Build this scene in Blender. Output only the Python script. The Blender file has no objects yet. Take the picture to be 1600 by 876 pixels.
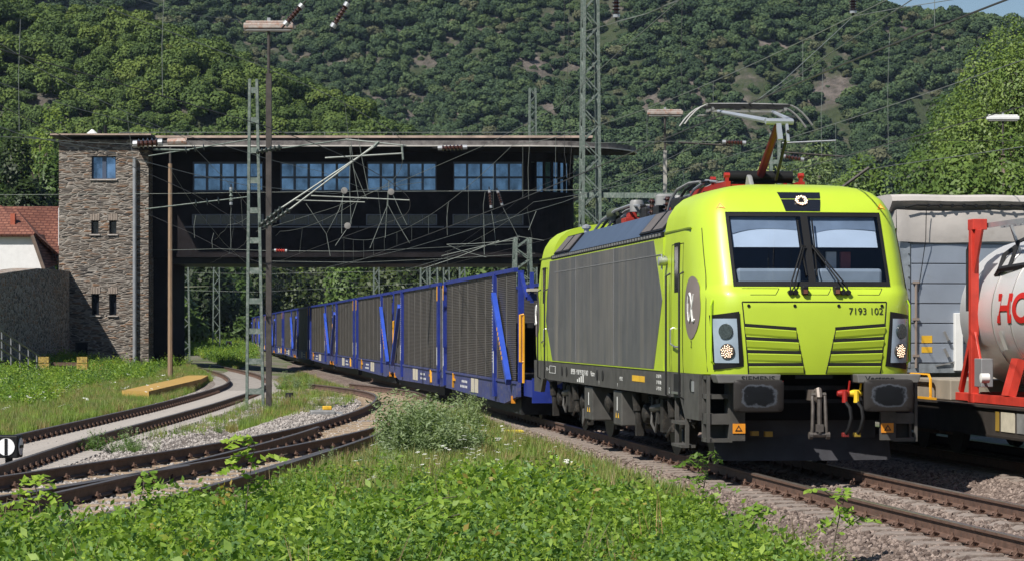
import bpy, math, random
import numpy as np
from mathutils import Vector, Matrix
R = math.radians
rnd = random.Random(7)
C = bpy.context.scene.collection
F = 3900.0; CX = 800.0; HY = 517.0; EYE = 1.9

def P(px, py, Y):
    """photo pixel (1600 wide) at depth Y -> world point"""
    return Vector(((px - CX) / F * Y, Y, EYE + (HY - py) / F * Y))
def G(px, py, z=-.3):
    """photo pixel -> point on the level z"""
    Y = F * (EYE - z) / (py - HY)
    return Vector(((px - CX) / F * Y, Y, z))

# ------------------------------------------------------------------ objects
def tag(o, label=None, cat=None, group=None, kind=None):
    if label: o['label'] = label
    if cat: o['category'] = cat
    if group: o['group'] = group
    if kind: o['kind'] = kind
    return o
def thing(name, label, cat, loc=(0, 0, 0), rz=0.0, group=None):
    o = bpy.data.objects.new(name, None); C.objects.link(o)
    o.location = loc; o.rotation_euler = (0, 0, rz); o.empty_display_size = .2
    return tag(o, label, cat, group)
def copy_thing(o, loc=None, rz=None, label=None):
    r = o.copy(); C.objects.link(r)
    if loc is not None: r.location = loc
    if rz is not None: r.rotation_euler = (0, 0, rz)
    if label: r['label'] = label
    for ch in o.children:
        c = ch.copy(); C.objects.link(c); c.parent = r
        for g in ch.children:
            d = g.copy(); C.objects.link(d); d.parent = c
    return r

class MB:
    def __init__(s): s.v = []; s.f = []
    def add(s, vs, fs):
        n = len(s.v); s.v += [tuple(v) for v in vs]
        s.f += [tuple(i + n for i in f) for f in fs]; return s
    def box(s, x0, x1, y0, y1, z0, z1, M=None):
        vs = [Vector((x, y, z)) for z in (z0, z1) for y in (y0, y1) for x in (x0, x1)]
        if M is not None: vs = [M @ v for v in vs]
        return s.add(vs, [(0, 2, 3, 1), (4, 5, 7, 6), (0, 1, 5, 4), (2, 6, 7, 3), (0, 4, 6, 2), (1, 3, 7, 5)])
    def cbox(s, c, sx, sy, sz, M=None):
        return s.box(c[0]-sx/2, c[0]+sx/2, c[1]-sy/2, c[1]+sy/2, c[2]-sz/2, c[2]+sz/2, M)
    def frame(s, a, b):
        d = (b - a)
        d.normalize()
        up = Vector((0, 0, 1)) if abs(d.z) < .95 else Vector((0, 1, 0))
        x = d.cross(up).normalized(); y = x.cross(d).normalized()
        return x, y
    def bar(s, a, b, w=.05, h=None):
        a = Vector(a); b = Vector(b); h = h or w
        x, y = s.frame(a, b)
        vs = [p + x * (i * w / 2) + y * (j * h / 2) for p in (a, b) for i, j in ((-1, -1), (1, -1), (1, 1), (-1, 1))]
        return s.add(vs, [(3, 2, 1, 0), (4, 5, 6, 7), (0, 1, 5, 4), (1, 2, 6, 5), (2, 3, 7, 6), (3, 0, 4, 7)])
    def tube(s, pts, r=.02, n=6, caps=True):
        pts = [Vector(p) for p in pts]; rs = r if isinstance(r, (list, tuple)) else [r] * len(pts)
        base = len(s.v); px = None
        for i, p in enumerate(pts):
            d = (pts[min(i+1, len(pts)-1)] - pts[max(i-1, 0)])
            if d.length < 1e-9: d = Vector((0, 0, 1))
            d.normalize()
            if px is None:
                up = Vector((0, 0, 1)) if abs(d.z) < .95 else Vector((0, 1, 0))
                px = d.cross(up).normalized()
            else:
                px = (px - d * px.dot(d))
                if px.length < 1e-6: px = d.orthogonal()
                px.normalize()
            py = d.cross(px)
            for k in range(n):
                t = 2 * math.pi * k / n
                s.v.append(tuple(p + px * (rs[i] * math.cos(t)) + py * (rs[i] * math.sin(t))))
        for i in range(len(pts) - 1):
            for k in range(n):
                a = base + i * n + k; b = base + i * n + (k + 1) % n
                s.f.append((a, b, b + n, a + n))
        if caps:
            s.f.append(tuple(base + k for k in reversed(range(n))))
            s.f.append(tuple(base + (len(pts)-1) * n + k for k in range(n)))
        return s
    def lathe(s, prof, n=16, M=None):
        """prof [(r, h)] about local z; M places it"""
        base = len(s.v)
        for r, h in prof:
            for k in range(n):
                t = 2 * math.pi * k / n
                v = Vector((r * math.cos(t), r * math.sin(t), h))
                s.v.append(tuple(M @ v if M is not None else v))
        for i in range(len(prof) - 1):
            for k in range(n):
                a = base + i * n + k; b = base + i * n + (k + 1) % n
                s.f.append((a, b, b + n, a + n))
        s.f.append(tuple(base + k for k in reversed(range(n))))
        s.f.append(tuple(base + (len(prof)-1) * n + k for k in range(n)))
        return s
    def prism(s, poly, f0, f1):
        """poly: 2D points; f0/f1 map a 2D point to 3D at either end"""
        n = len(poly); vs = [f0(*p) for p in poly] + [f1(*p) for p in poly]
        return s.add(vs, [tuple(reversed(range(n))), tuple(range(n, 2 * n))] + [(i, (i+1) % n, (i+1) % n + n, i + n) for i in range(n)])
    def grid(s, rows, flip=False):
        n = len(rows[0]); vs = [p for r in rows for p in r]; fs = []
        for i in range(len(rows) - 1):
            for k in range(n - 1):
                q = (i*n+k, i*n+k+1, (i+1)*n+k+1, (i+1)*n+k)
                fs.append(tuple(reversed(q)) if flip else q)
        return s.add(vs, fs)
    def build(s, name, m, parent=None, smooth=False, bevel=0, fix=True):
        me = bpy.data.meshes.new(name); me.from_pydata(s.v, [], s.f); me.update()
        if fix:
            import bmesh
            b = bmesh.new(); b.from_mesh(me); bmesh.ops.recalc_face_normals(b, faces=b.faces); b.to_mesh(me); b.free()
        o = bpy.data.objects.new(name, me); C.objects.link(o)
        for mm in (m if isinstance(m, (list, tuple)) else [m]): me.materials.append(mm)
        if parent is not None: o.parent = parent
        if smooth:
            me.polygons.foreach_set('use_smooth', [True] * len(me.polygons))
            if smooth != 'all': me.set_sharp_from_angle(angle=R(35))
        if bevel:
            b = o.modifiers.new('bevel', 'BEVEL'); b.width = bevel; b.segments = 2; b.limit_method = 'ANGLE'; b.angle_limit = R(40)
        return o

AX = {'x': Matrix.Rotation(R(90), 4, 'Y'), 'y': Matrix.Rotation(R(-90), 4, 'X'), 'z': Matrix.Identity(4)}
def at(p, ax='z'): return Matrix.Translation(Vector(p)) @ AX[ax]

def text(name, body, size, m, parent, M, bold=0.0, ext=.0015, align='CENTER', sx=1.0):
    cu = bpy.data.curves.new(name, 'FONT'); cu.body = body; cu.size = size; cu.extrude = ext; cu.offset = bold
    cu.align_x = align; cu.align_y = 'CENTER'
    tmp = bpy.data.objects.new(name, cu)
    me = bpy.data.meshes.new_from_object(tmp); bpy.data.objects.remove(tmp)
    me.name = name
    me.transform(M @ Matrix.Diagonal((sx, 1, 1, 1)))
    me.materials.clear(); me.materials.append(m)
    o = bpy.data.objects.new(name, me); C.objects.link(o); o.parent = parent
    return o

# ------------------------------------------------------------------ materials
def newmat(name):
    m = bpy.data.materials.new(name); m.use_nodes = True
    t = m.node_tree; b = t.nodes['Principled BSDF']; return m, t, b
def nd(t, typ, **kw):
    n = t.nodes.new(typ)
    for k, v in kw.items():
        if k in n.inputs: n.inputs[k].default_value = v
        else: setattr(n, k, v)
    return n
def rgb(c): return (c[0], c[1], c[2], 1)
def coords(t, scale=(1, 1, 1), kind='Object'):
    tc = nd(t, 'ShaderNodeTexCoord'); mp = nd(t, 'ShaderNodeMapping'); mp.inputs['Scale'].default_value = scale
    t.links.new(tc.outputs[kind], mp.inputs['Vector']); return mp.outputs['Vector']
def noise(t, vec, scale=5, detail=4, rough=.55):
    n = nd(t, 'ShaderNodeTexNoise'); n.inputs['Scale'].default_value = scale; n.inputs['Detail'].default_value = detail; n.inputs['Roughness'].default_value = rough
    t.links.new(vec, n.inputs['Vector']); return n.outputs['Fac']
def ramp(t, fac, stops):
    r = nd(t, 'ShaderNodeValToRGB'); e = r.color_ramp.elements
    while len(e) < len(stops): e.new(.5)
    for i, (p, c) in enumerate(stops): e[i].position = p; e[i].color = rgb(c) if len(c) == 3 else c
    t.links.new(fac, r.inputs['Fac']); return r.outputs['Color']
def mixc(t, fac, a, b, mode='MIX'):
    m = nd(t, 'ShaderNodeMix'); m.data_type = 'RGBA'; m.blend_type = mode
    for sock, v in ((m.inputs[0], fac), (m.inputs[6], a), (m.inputs[7], b)):
        if hasattr(v, 'is_linked'): t.links.new(v, sock)
        elif isinstance(v, (int, float)): sock.default_value = v
        else: sock.default_value = rgb(v)
    return m.outputs[2]
def bump(t, b, fac, strength=.3, dist=.02):
    n = nd(t, 'ShaderNodeBump'); n.inputs['Strength'].default_value = strength; n.inputs['Distance'].default_value = dist
    t.links.new(fac, n.inputs['Height']); t.links.new(n.outputs['Normal'], b.inputs['Normal'])
_mats = {}
def mat(name, col, rough=.6, metal=0.0, var=.18, scale=3.0, col2=None, amt=.5, bmp=0.0, bscale=30, coat=0.0, stretch=(1, 1, 1), emit=None, spec=.5):
    if name in _mats: return _mats[name]
    m, t, b = newmat(name); v = coords(t, stretch)
    lo = tuple(c * (1 - var) for c in col); hi = tuple(min(1, c * (1 + var)) for c in col)
    c = ramp(t, noise(t, v, scale, 5), [(.3, lo), (.7, hi)])
    if col2 is not None:
        f = ramp(t, noise(t, v, scale * 2.3, 6, .65), [(max(0, 1 - amt - .12), (0, 0, 0)), (min(1, 1 - amt + .12), (1, 1, 1))])
        c = mixc(t, f, c, col2)
    t.links.new(c, b.inputs['Base Color'])
    b.inputs['Roughness'].default_value = rough; b.inputs['Metallic'].default_value = metal
    b.inputs['Coat Weight'].default_value = coat; b.inputs['Coat Roughness'].default_value = .08
    b.inputs['Specular IOR Level'].default_value = spec
    if bmp: bump(t, b, noise(t, v, bscale, 4), bmp, .02)
    if emit: b.inputs['Emission Color'].default_value = rgb(emit[0]); b.inputs['Emission Strength'].default_value = emit[1]
    _mats[name] = m; return m
# ------------------------------------------------------------------ camera, light, sky
sc = bpy.context.scene
cam = bpy.data.cameras.new('camera'); cam.sensor_width = 36; cam.lens = 36 * F / 1600
cam.shift_y = (HY - 438) / 1600; cam.clip_end = 6000; cam.clip_start = .1
co = bpy.data.objects.new('camera', cam); C.objects.link(co); co.location = (0, 0, EYE); co.rotation_euler = (R(90), 0, 0)
sc.camera = co
L = Vector((.56, .64, -1.0)).normalized()
sun = bpy.data.lights.new('sun', 'SUN'); sun.energy = 5.0; sun.angle = R(.5); sun.color = (1, .955, .87)
so = bpy.data.objects.new('sun', sun); C.objects.link(so); so.rotation_euler = L.to_track_quat('-Z', 'Y').to_euler(); so.location = (-20, -20, 60)
w = bpy.data.worlds.new('World'); sc.world = w; w.use_nodes = True
t = w.node_tree; sky = t.nodes.new('ShaderNodeTexSky'); sky.sky_type = 'NISHITA'; sky.sun_disc = False
sky.sun_elevation = math.asin(-L.z); sky.sun_rotation = math.atan2(-L.x, -L.y); sky.air_density = 1.0; sky.dust_density = .2; sky.ozone_density = 3.0
t.links.new(sky.outputs['Color'], t.nodes['Background'].inputs['Color']); t.nodes['Background'].inputs['Strength'].default_value = .06
sc.view_settings.view_transform = 'Standard'; sc.view_settings.look = 'None'; sc.view_settings.gamma = 1; sc.view_settings.exposure = 0.36
sc.cycles.max_bounces = 8; sc.cycles.transparent_max_bounces = 16; sc.cycles.sample_clamp_indirect = 6; sc.cycles.use_denoising = True
sc.cycles.caustics_reflective = False; sc.cycles.caustics_refractive = False

# ------------------------------------------------------------------ shared materials
lime = mat('lime_paint', (.44, .58, .036), .42, var=.05, scale=1.2, col2=(.40, .50, .03), amt=.25, coat=.15)
lime_in = mat('lime_paint_slat', (.40, .62, .015), .4, var=.06)
greybox = mat('underframe_grey', (.075, .072, .068), .6, var=.25, scale=4, col2=(.12, .105, .09), amt=.3, spec=.25)
bogiem = mat('bogie_dust', (.026, .024, .022), .75, var=.35, scale=6, col2=(.09, .075, .06), amt=.35, spec=.2)
blk = mat('black_rubber', (.010, .010, .011), .55, var=.2, spec=.25)
blackgap = mat('black_gap', (.004, .004, .004), .8, var=.1)
darkmetal = mat('dark_metal', (.022, .022, .024), .6, var=.3, scale=8, spec=.2)
steel = mat('bright_steel', (.5, .5, .5), .35, .85, var=.15)
alu = mat('grey_aluminium', (.42, .43, .45), .4, .5, var=.12)
white = mat('white_paint', (.75, .75, .74), .5, var=.06)
lett_w = mat('white_lettering', (.7, .7, .68), .6, var=.03)
lett_k = mat('black_lettering', (.01, .01, .012), .5, var=.03)
orange = mat('warning_orange', (.75, .28, .02), .5, var=.1)
yellow = mat('yellow_paint', (.72, .42, .03), .5, var=.15, col2=(.25, .15, .05), amt=.25)
redp = mat('red_paint', (.34, .025, .015), .5, var=.2, col2=(.2, .03, .02), amt=.3)
redbright = mat('bright_red', (.34, .018, .013), .45, var=.1)
rust = mat('rail_rust', (.105, .06, .043), .75, var=.35, scale=7, col2=(.14, .075, .05), amt=.4, bmp=.3)
railtop = mat('worn_rail_head', (.20, .17, .15), .35, .6, var=.2)
porcelain = mat('brown_porcelain', (.055, .022, .016), .2, var=.2, coat=.5)
greensteel = mat('weathered_green_steel', (.11, .145, .125), .65, var=.3, scale=5, col2=(.24, .26, .24), amt=.42)
polegrey = mat('weathered_grey_pole', (.16, .15, .14), .75, var=.3, scale=5, col2=(.20, .10, .06), amt=.3)
darkpole = mat('dark_brown_pole', (.05, .042, .038), .7, var=.35, scale=6, col2=(.16, .13, .11), amt=.25)
woodpole = mat('weathered_wood_pole', (.27, .18, .115), .8, var=.25, scale=5, stretch=(6, 6, .6))
wire = mat('pale_oxidised_wire', (.20, .22, .20), .55, .3, var=.2)
wiredark = mat('dark_wire', (.05, .05, .05), .6, var=.2)
blue = mat('wagon_blue', (.014, .030, .22), .45, var=.22, scale=2.5, col2=(.05, .06, .22), amt=.3)
blueb = mat('wagon_sill_blue', (.036, .048, .16), .6, var=.25, scale=3, col2=(.12, .11, .13), amt=.4)
conc = mat('pale_concrete', (.40, .36, .33), .85, var=.2, scale=5, col2=(.24, .2, .17), amt=.35, bmp=.2)

def lw_schlick(t):
    lw = nd(t, 'ShaderNodeLayerWeight'); lw.inputs['Blend'].default_value = .5; p = nd(t, 'ShaderNodeMath', operation='POWER'); p.inputs[1].default_value = 4.0
    m = nd(t, 'ShaderNodeMath', operation='MULTIPLY_ADD'); m.inputs[1].default_value = .85; m.inputs[2].default_value = .06
    t.links.new(lw.outputs['Facing'], p.inputs[0]); t.links.new(p.outputs[0], m.inputs[0]); return m
def glass_mat(name, tint=(.75, .85, .95), refl=1.0, rough=.02):
    m = bpy.data.materials.new(name); m.use_nodes = True; t = m.node_tree; t.nodes.clear()
    o = nd(t, 'ShaderNodeOutputMaterial'); tr = nd(t, 'ShaderNodeBsdfTransparent'); gl = nd(t, 'ShaderNodeBsdfGlossy')
    tr.inputs['Color'].default_value = rgb(tint); gl.inputs['Roughness'].default_value = rough; gl.inputs['Color'].default_value = (refl, refl, refl, 1)
    fr = lw_schlick(t); mx = nd(t, 'ShaderNodeMixShader')
    t.links.new(fr.outputs[0], mx.inputs[0]); t.links.new(tr.outputs[0], mx.inputs[1]); t.links.new(gl.outputs[0], mx.inputs[2]); t.links.new(mx.outputs[0], o.inputs[0])
    return m
glass = glass_mat('cab_glass', (.78, .84, .92))

def leaf_mat(name, c1, c2, trans=.35, dry=None, dry_amt=.06, rough=.5, round_=0.0, fine=1.7):
    m = bpy.data.materials.new(name); m.use_nodes = True; t = m.node_tree; t.nodes.clear()
    o = nd(t, 'ShaderNodeOutputMaterial'); oi = nd(t, 'ShaderNodeObjectInfo'); v = coords(t, (1, 1, 1))
    c = ramp(t, noise(t, v, fine, 3), [(.3, c1), (.7, c2)])
    v2 = ramp(t, oi.outputs['Random'], [(0, (.58, .64, .66)), (.5, (1, 1, 1)), (1, (1.36, 1.22, 1.0))])
    c = mixc(t, 1.0, c, v2, 'MULTIPLY')
    if dry is not None:
        f = ramp(t, oi.outputs['Random'], [(1 - dry_amt - .01, (0, 0, 0)), (1 - dry_amt + .01, (1, 1, 1))]); c = mixc(t, f, c, dry)
    d = nd(t, 'ShaderNodeBsdfPrincipled'); d.inputs['Roughness'].default_value = rough; d.inputs['Specular IOR Level'].default_value = .3
    tl = nd(t, 'ShaderNodeBsdfTranslucent'); mx = nd(t, 'ShaderNodeMixShader'); mx.inputs[0].default_value = trans
    if round_:   # shade the leaf clumps by the side of the crown they sit on
        at_ = nd(t, 'ShaderNodeAttribute', attribute_name='outward'); vt = nd(t, 'ShaderNodeVectorTransform', vector_type='NORMAL', convert_from='OBJECT', convert_to='WORLD'); t.links.new(at_.outputs['Vector'], vt.inputs[0])
        ge = nd(t, 'ShaderNodeNewGeometry'); mxn = nd(t, 'ShaderNodeMix'); mxn.data_type = 'VECTOR'; mxn.inputs[0].default_value = round_; t.links.new(ge.outputs['Normal'], mxn.inputs[4]); t.links.new(vt.outputs[0], mxn.inputs[5])
        no = nd(t, 'ShaderNodeVectorMath', operation='NORMALIZE'); t.links.new(mxn.outputs[1], no.inputs[0]); t.links.new(no.outputs[0], d.inputs['Normal'])
    t.links.new(c, d.inputs['Base Color']); t.links.new(mixc(t, 1.0, c, (1.15, 1.25, .6), 'MULTIPLY'), tl.inputs['Color'])
    t.links.new(d.outputs[0], mx.inputs[1]); t.links.new(tl.outputs[0], mx.inputs[2]); t.links.new(mx.outputs[0], o.inputs[0])
    return m

# ------------------------------------------------------------------ ground
def ground_mat():
    m, t, b = newmat('dry_soil_and_gravel'); v = coords(t)
    soil = ramp(t, noise(t, v, 9, 6, .7), [(.3, (.085, .07, .055)), (.55, (.19, .165, .14)), (.75, (.30, .27, .24))])
    green = ramp(t, noise(t, v, 14, 5, .7), [(.35, (.05, .075, .02)), (.7, (.12, .15, .045))])
    f = ramp(t, noise(t, v, .35, 5, .6), [(.44, (0, 0, 0)), (.56, (1, 1, 1))])
    t.links.new(mixc(t, f, soil, green), b.inputs['Base Color']); b.inputs['Roughness'].default_value = .95
    bump(t, b, noise(t, v, 24, 4, .7), .6, .05); return m
def ballast_mat(name, a, b_, c_, scale=22):
    m, t, b = newmat(name); v = coords(t)
    vo = nd(t, 'ShaderNodeTexVoronoi'); vo.inputs['Scale'].default_value = scale; t.links.new(v, vo.inputs['Vector'])
    sep = nd(t, 'ShaderNodeSeparateColor'); t.links.new(vo.outputs['Color'], sep.inputs[0])
    col = ramp(t, sep.outputs[0], [(0, a), (.5, b_), (1, c_)])
    big = ramp(t, noise(t, v, 1.1, 4), [(.35, (.75, .72, .7)), (.65, (1.1, 1.08, 1.05))])
    t.links.new(mixc(t, 1.0, col, big, 'MULTIPLY'), b.inputs['Base Color']); b.inputs['Roughness'].default_value = .9
    inv = nd(t, 'ShaderNodeMath', operation='SUBTRACT'); inv.inputs[0].default_value = 1; t.links.new(vo.outputs['Distance'], inv.inputs[1])
    bump(t, b, inv.outputs[0], .9, .04); return m
stone_red = ballast_mat('reddish_ballast', (.08, .056, .045), (.165, .12, .10), (.28, .225, .20))
stone_grey = ballast_mat('grey_ballast', (.17, .15, .14), (.30, .27, .25), (.46, .42, .40))

g = MB()
xs = [-3000, -400, -120, -40] + list(np.arange(-30, 30.1, 2)) + [40, 120, 400, 3000]
ys = [-200, -20, 0] + list(np.arange(6, 140, 2)) + [170, 220, 300, 420, 600, 1000, 3500]
def gz(x, y):
    z = -.34 + .05 * math.sin(x * .9 + y * .4) * math.sin(y * .31 - x * .2)
    if y > 60: z += max(0, min(1, (-12 - x) / 14)) * min(1, (y - 60) / 60) * .9
    return z
def gz_far(x, y):
    z = gz(x, y)
    return z + max(0, min(1, (y - 260) / 50)) * 1.0
g.grid([[(x, y, gz_far(x, y)) for x in xs] for y in ys])
tag(g.build('ground', ground_mat(), smooth='all'), kind='structure')

def haze_box():
    mb = MB(); mb.box(-420, 560, -60, 960, -6, 175); m = bpy.data.materials.new('thin_summer_haze'); m.use_nodes = True; t = m.node_tree; t.nodes.clear()
    o = nd(t, 'ShaderNodeOutputMaterial'); v = nd(t, 'ShaderNodeVolumePrincipled'); v.inputs['Color'].default_value = (.50, .68, 1, 1); v.inputs['Density'].default_value = .00006; v.inputs['Anisotropy'].default_value = .0
    t.links.new(v.outputs[0], o.inputs['Volume']); return tag(mb.build('haze', m), kind='stuff')
haze_box()
# ------------------------------------------------------------------ hills
def n2(x, y, s):   # smooth value noise
    x /= s; y /= s; xi = math.floor(x); yi = math.floor(y); fx = x - xi; fy = y - yi
    fx = fx*fx*(3-2*fx); fy = fy*fy*(3-2*fy)
    def h(a, b):
        q = math.sin(a * 127.1 + b * 311.7) * 43758.5453; return q - math.floor(q)
    return (h(xi, yi)*(1-fx) + h(xi+1, yi)*fx)*(1-fy) + (h(xi, yi+1)*(1-fx) + h(xi+1, yi+1)*fx)*fy
def smin(a, b, k=10):
    h = max(0, min(1, .5 + .5 * (b - a) / k)); return b * (1 - h) + a * h - k * h * (1 - h)
def far_z(x, y):
    gully = 34 * (n2(x + 60, 7, 62) - .5) + 14 * (n2(x, 31, 24) - .5)
    z = .62 * (y - 560 + gully * (.4 + .6 * min(1, max(0, (y - 560) / 160)))) + 9 * (n2(x, y, 40) - .5) + 4 * (n2(x, y, 15) - .5)
    z += 5 * (n2(x, y * .3, 11) - .5)
    crest = 81 - .17 * (x - 160) + 7 * (n2(x, 3, 50) - .5)
    if x < 60: crest += (60 - x) * .25
    return max(-3, smin(z, crest, 12))
def near_z(x, y):
    z = .62 * (y - 330 + 26 * (n2(x, 9, 42) - .5)) + 6 * (n2(x, y, 26) - .5) + 3 * (n2(x, y, 11) - .5)
    crest = 43 - .5 * (x + 43) if x > -60 else 51.5 - .25 * (x + 60)
    crest += 5 * (n2(x, 5, 22) - .5)
    return max(-3, smin(z, crest, 8))
def hill_mat():
    m, t, b = newmat('hill_rock_and_scrub'); v = coords(t)
    rock = ramp(t, noise(t, v, .35, 7, .7), [(.3, (.04, .036, .03)), (.5, (.11, .092, .08)), (.72, (.21, .175, .155))])
    scrub = ramp(t, noise(t, v, .5, 6, .7), [(.3, (.022, .036, .012)), (.7, (.05, .065, .022))])
    f = ramp(t, noise(t, v, .06, 6, .65), [(.44, (0, 0, 0)), (.58, (1, 1, 1))])
    t.links.new(mixc(t, f, scrub, rock), b.inputs['Base Color']); b.inputs['Roughness'].default_value = .95
    bump(t, b, noise(t, v, .6, 6, .7), 1, 1.2); return m
hm = hill_mat()
def hill(name, fz, x0, x1, y0, y1, st):
    h = MB(); X = np.arange(x0, x1 + .1, st); Y = np.arange(y0, y1 + .1, st)
    h.grid([[(x, y, fz(x, y)) for x in X] for y in Y])
    return tag(h.build(name, hm, smooth='all'), kind='structure')
hill('far_hill', far_z, -330, 420, 540, 860, 6)
hill('near_hill', near_z, -210, 80, 318, 520, 4)
# ------------------------------------------------------------------ locomotive
YAW = math.atan(479 / F)
def trackA(Y): return 8.137 - .1228 * Y + (.0017 * (33 - Y) ** 2 if Y < 33 else 0) + ctrain(Y)
def ctrain(Y):
    pts = [(0, 0), (64, 0), (86, -.24), (102, -.50), (118, -.66), (134, -1.02), (150, -1.25), (200, -1.8), (260, -2.1), (330, -3.2), (430, -7)]
    for (a, p), (b, q) in zip(pts, pts[1:]):
        if a <= Y <= b: return p + (q - p) * (Y - a) / (b - a)
    return -7
BY = 32.8
loco = thing('locomotive', 'lime green and grey electric locomotive numbered 7193 102 with its pantograph raised', 'locomotive', (trackA(BY), BY, 0), YAW)

# body rows: z, front s, front half width, side half width, corner length
ROWS = [(1.325, .515, .98, 1.475, .95), (1.45, .495, 1.0, 1.485, .95), (1.7, .485, 1.01, 1.49, .95), (1.95, .485, 1.02, 1.49, .95), (2.2, .50, 1.03, 1.49, .95),
        (2.36, .52, 1.05, 1.49, .95), (2.44, .575, 1.07, 1.49, .97), (2.50, .645, 1.08, 1.488, 1.0), (2.54, .668, 1.085, 1.487, 1.0), (3.0, .922, 1.09, 1.478, 1.0), (3.30, 1.087, 1.09, 1.462, 1.0),
        (3.49, 1.192, 1.09, 1.425, 1.0), (3.56, 1.235, 1.085, 1.40, 1.0), (3.70, 1.345, 1.05, 1.31, .95), (3.80, 1.48, .98, 1.19, .9), (3.87, 1.66, .86, 1.03, .8), (3.915, 1.88, .70, .84, .7), (3.945, 2.15, .5, .6, .6), (3.96, 2.5, .25, .32, .4)]
BOW = .045
def row_at(z):
    if z <= ROWS[0][0]: return ROWS[0][1:]
    for a, b in zip(ROWS, ROWS[1:]):
        if a[0] <= z <= b[0]:
            f = (z - a[0]) / (b[0] - a[0]); return tuple(p + (q - p) * f for p, q in zip(a[1:], b[1:]))
    return ROWS[-1][1:]
def front_s(x, z):
    s, wf, ws, ln = row_at(z); ax = abs(x)
    if ax <= wf: return s + BOW * (ax / wf) ** 2
    tt = min(.9995, (ax - wf) / (ws - wf)); return s + BOW + ln * (1 - math.sqrt(1 - tt * tt)) 
def side_x(s, z):
    s0, wf, ws, ln = row_at(z); u = (s - s0 - BOW) / ln
    if u >= 1: return ws
    return wf + (ws - wf) * math.sqrt(max(0, 1 - (1 - max(0, u)) ** 2))
SB = 3.62; LEN = 18.98
def outline(z, front):
    s, wf, ws, ln = row_at(z); pts = []
    xsf = [0, .035, .3, .7, 1.0] if z < 3.6 else [0, .035 / 1.06 * wf, .3 * wf, .7 * wf, .94 * wf]
    win = 2.53 < z < 3.5
    half = [(x, front_s(x, z)) for x in (xsf[:4] + [1.055 if z < 3.6 and wf > 1.056 else .96 * wf])]
    half += [(wf + (ws - wf) * math.sin(a), s + BOW + ln * (1 - math.cos(a))) for a in [R(k) for k in (12, 25, 38, 51, 64, 77, 90)]]
    mid = [2.1, 2.6, 3.1, SB]
    half += [(ws, max(m, half[11][1] + .02 * (i + 1))) for i, m in enumerate(mid)]
    return half
def cab_mesh(hole=True):
    m = MB(); rows = []
    for r in ROWS:
        h = outline(r[0], True)
        rows.append([(-x, y, r[0]) for x, y in reversed(h[1:])] + [(x, y, r[0]) for x, y in h])
    n = len(rows[0]); c = n // 2
    for i in range(len(rows) - 1):
        for k in range(n - 1):
            z0, z1 = ROWS[i][0], ROWS[i+1][0]
            if hole and 2.53 < z0 and z1 < 3.5 and (c - 4 <= k < c - 1 or c + 1 <= k < c + 4): continue
            m.add([rows[i][k], rows[i][k+1], rows[i+1][k+1], rows[i+1][k]], [(0, 1, 2, 3)])
    top = rows[-1]; m.add(top, [tuple(range(n))])
    # back wall
    m.add([r[0] for r in rows] + [r[-1] for r in reversed(rows)], [tuple(range(2 * len(rows)))])
    import bmesh
    me = m.build('cab_shell', lime, loco, fix=False)
    b = bmesh.new(); b.from_mesh(me.data); bmesh.ops.remove_doubles(b, verts=b.verts, dist=1e-4); bmesh.ops.recalc_face_normals(b, faces=b.faces); b.to_mesh(me.data); b.free()
    me.data.polygons.foreach_set('use_smooth', [True] * len(me.data.polygons)); me.data.set_sharp_from_angle(angle=R(42))
    return me
cab = cab_mesh()
rear = cab_mesh(False); rear.rotation_euler = (0, 0, math.pi); rear.location = (0, LEN, 0)

def fpatch(name, left, right, z0, z1, nx, nz, off, m, parent, sub=None):
    """panel lying OFF in front of the cab's front; left/right give x at z"""
    mb = MB(); rows = []
    for j in range(nz + 1):
        z = z0 + (z1 - z0) * j / nz; a, b = left(z), right(z)
        rows.append([(a + (b - a) * i / nx, front_s(a + (b - a) * i / nx, z) - off, z) for i in range(nx + 1)])
    mb.grid(rows); return mb.build(name, m, parent, smooth='all')
def fstrip(mb, a, b, w, off, n=8):
    """thin raised strip along the front between (x,z) a and b"""
    pts = []
    for i in range(n + 1):
        x = a[0] + (b[0] - a[0]) * i / n; z = a[1] + (b[1] - a[1]) * i / n
        pts.append(Vector((x, front_s(x, z) - off, z)))
    mb.tube(pts, w / 2, 5)

# windscreen: frame, two panes, interior
wf_ = MB()
for x0, x1, z0, z1 in ((-1.075, 1.075, 2.50, 2.565), (-1.075, 1.075, 3.455, 3.515), (-1.075, -1.03, 2.565, 3.455), (1.03, 1.075, 2.565, 3.455), (-.05, .05, 2.565, 3.455)):
    rows = []
    for j in range(5):
        z = z0 + (z1 - z0) * j / 4
        rows.append([(x0 + (x1 - x0) * i / 6, front_s(x0 + (x1 - x0) * i / 6, min(z, 3.5)) - .012, z) for i in range(7)])
    wf_.grid(rows)
wframe = wf_.build('windscreen_frame', blk, loco, smooth='all')
for sgn in (-1, 1):
    a, b = (-1.032, -.048) if sgn < 0 else (.048, 1.032)
    fpatch('windscreen_pane', lambda z: a, lambda z: b, 2.56, 3.46, 6, 4, .006, glass, wframe)
inn = mat('cab_interior', (.020, .032, .085), .8, var=.15); blind = mat('white_sunblind', (.52, .57, .64), .7, var=.05)
desk = mat('cab_desk', (.30, .33, .36), .6, var=.1); seatm = mat('cab_seat', (.03, .03, .05), .8)
cabin = MB(); cabin.box(-1.3, 1.3, 2.15, 2.2, 1.6, 3.45); cabin.box(-1.30, -1.28, 1.55, 2.15, 1.7, 3.3); cabin.box(1.28, 1.30, 1.55, 2.15, 1.7, 3.3)
cabin.box(-1.1, 1.1, 1.45, 2.15, 3.46, 3.49); cabin.box(-1.25, 1.25, 1.4, 2.15, 1.6, 1.65); cabin.build('cab_interior', inn, loco)
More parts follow.
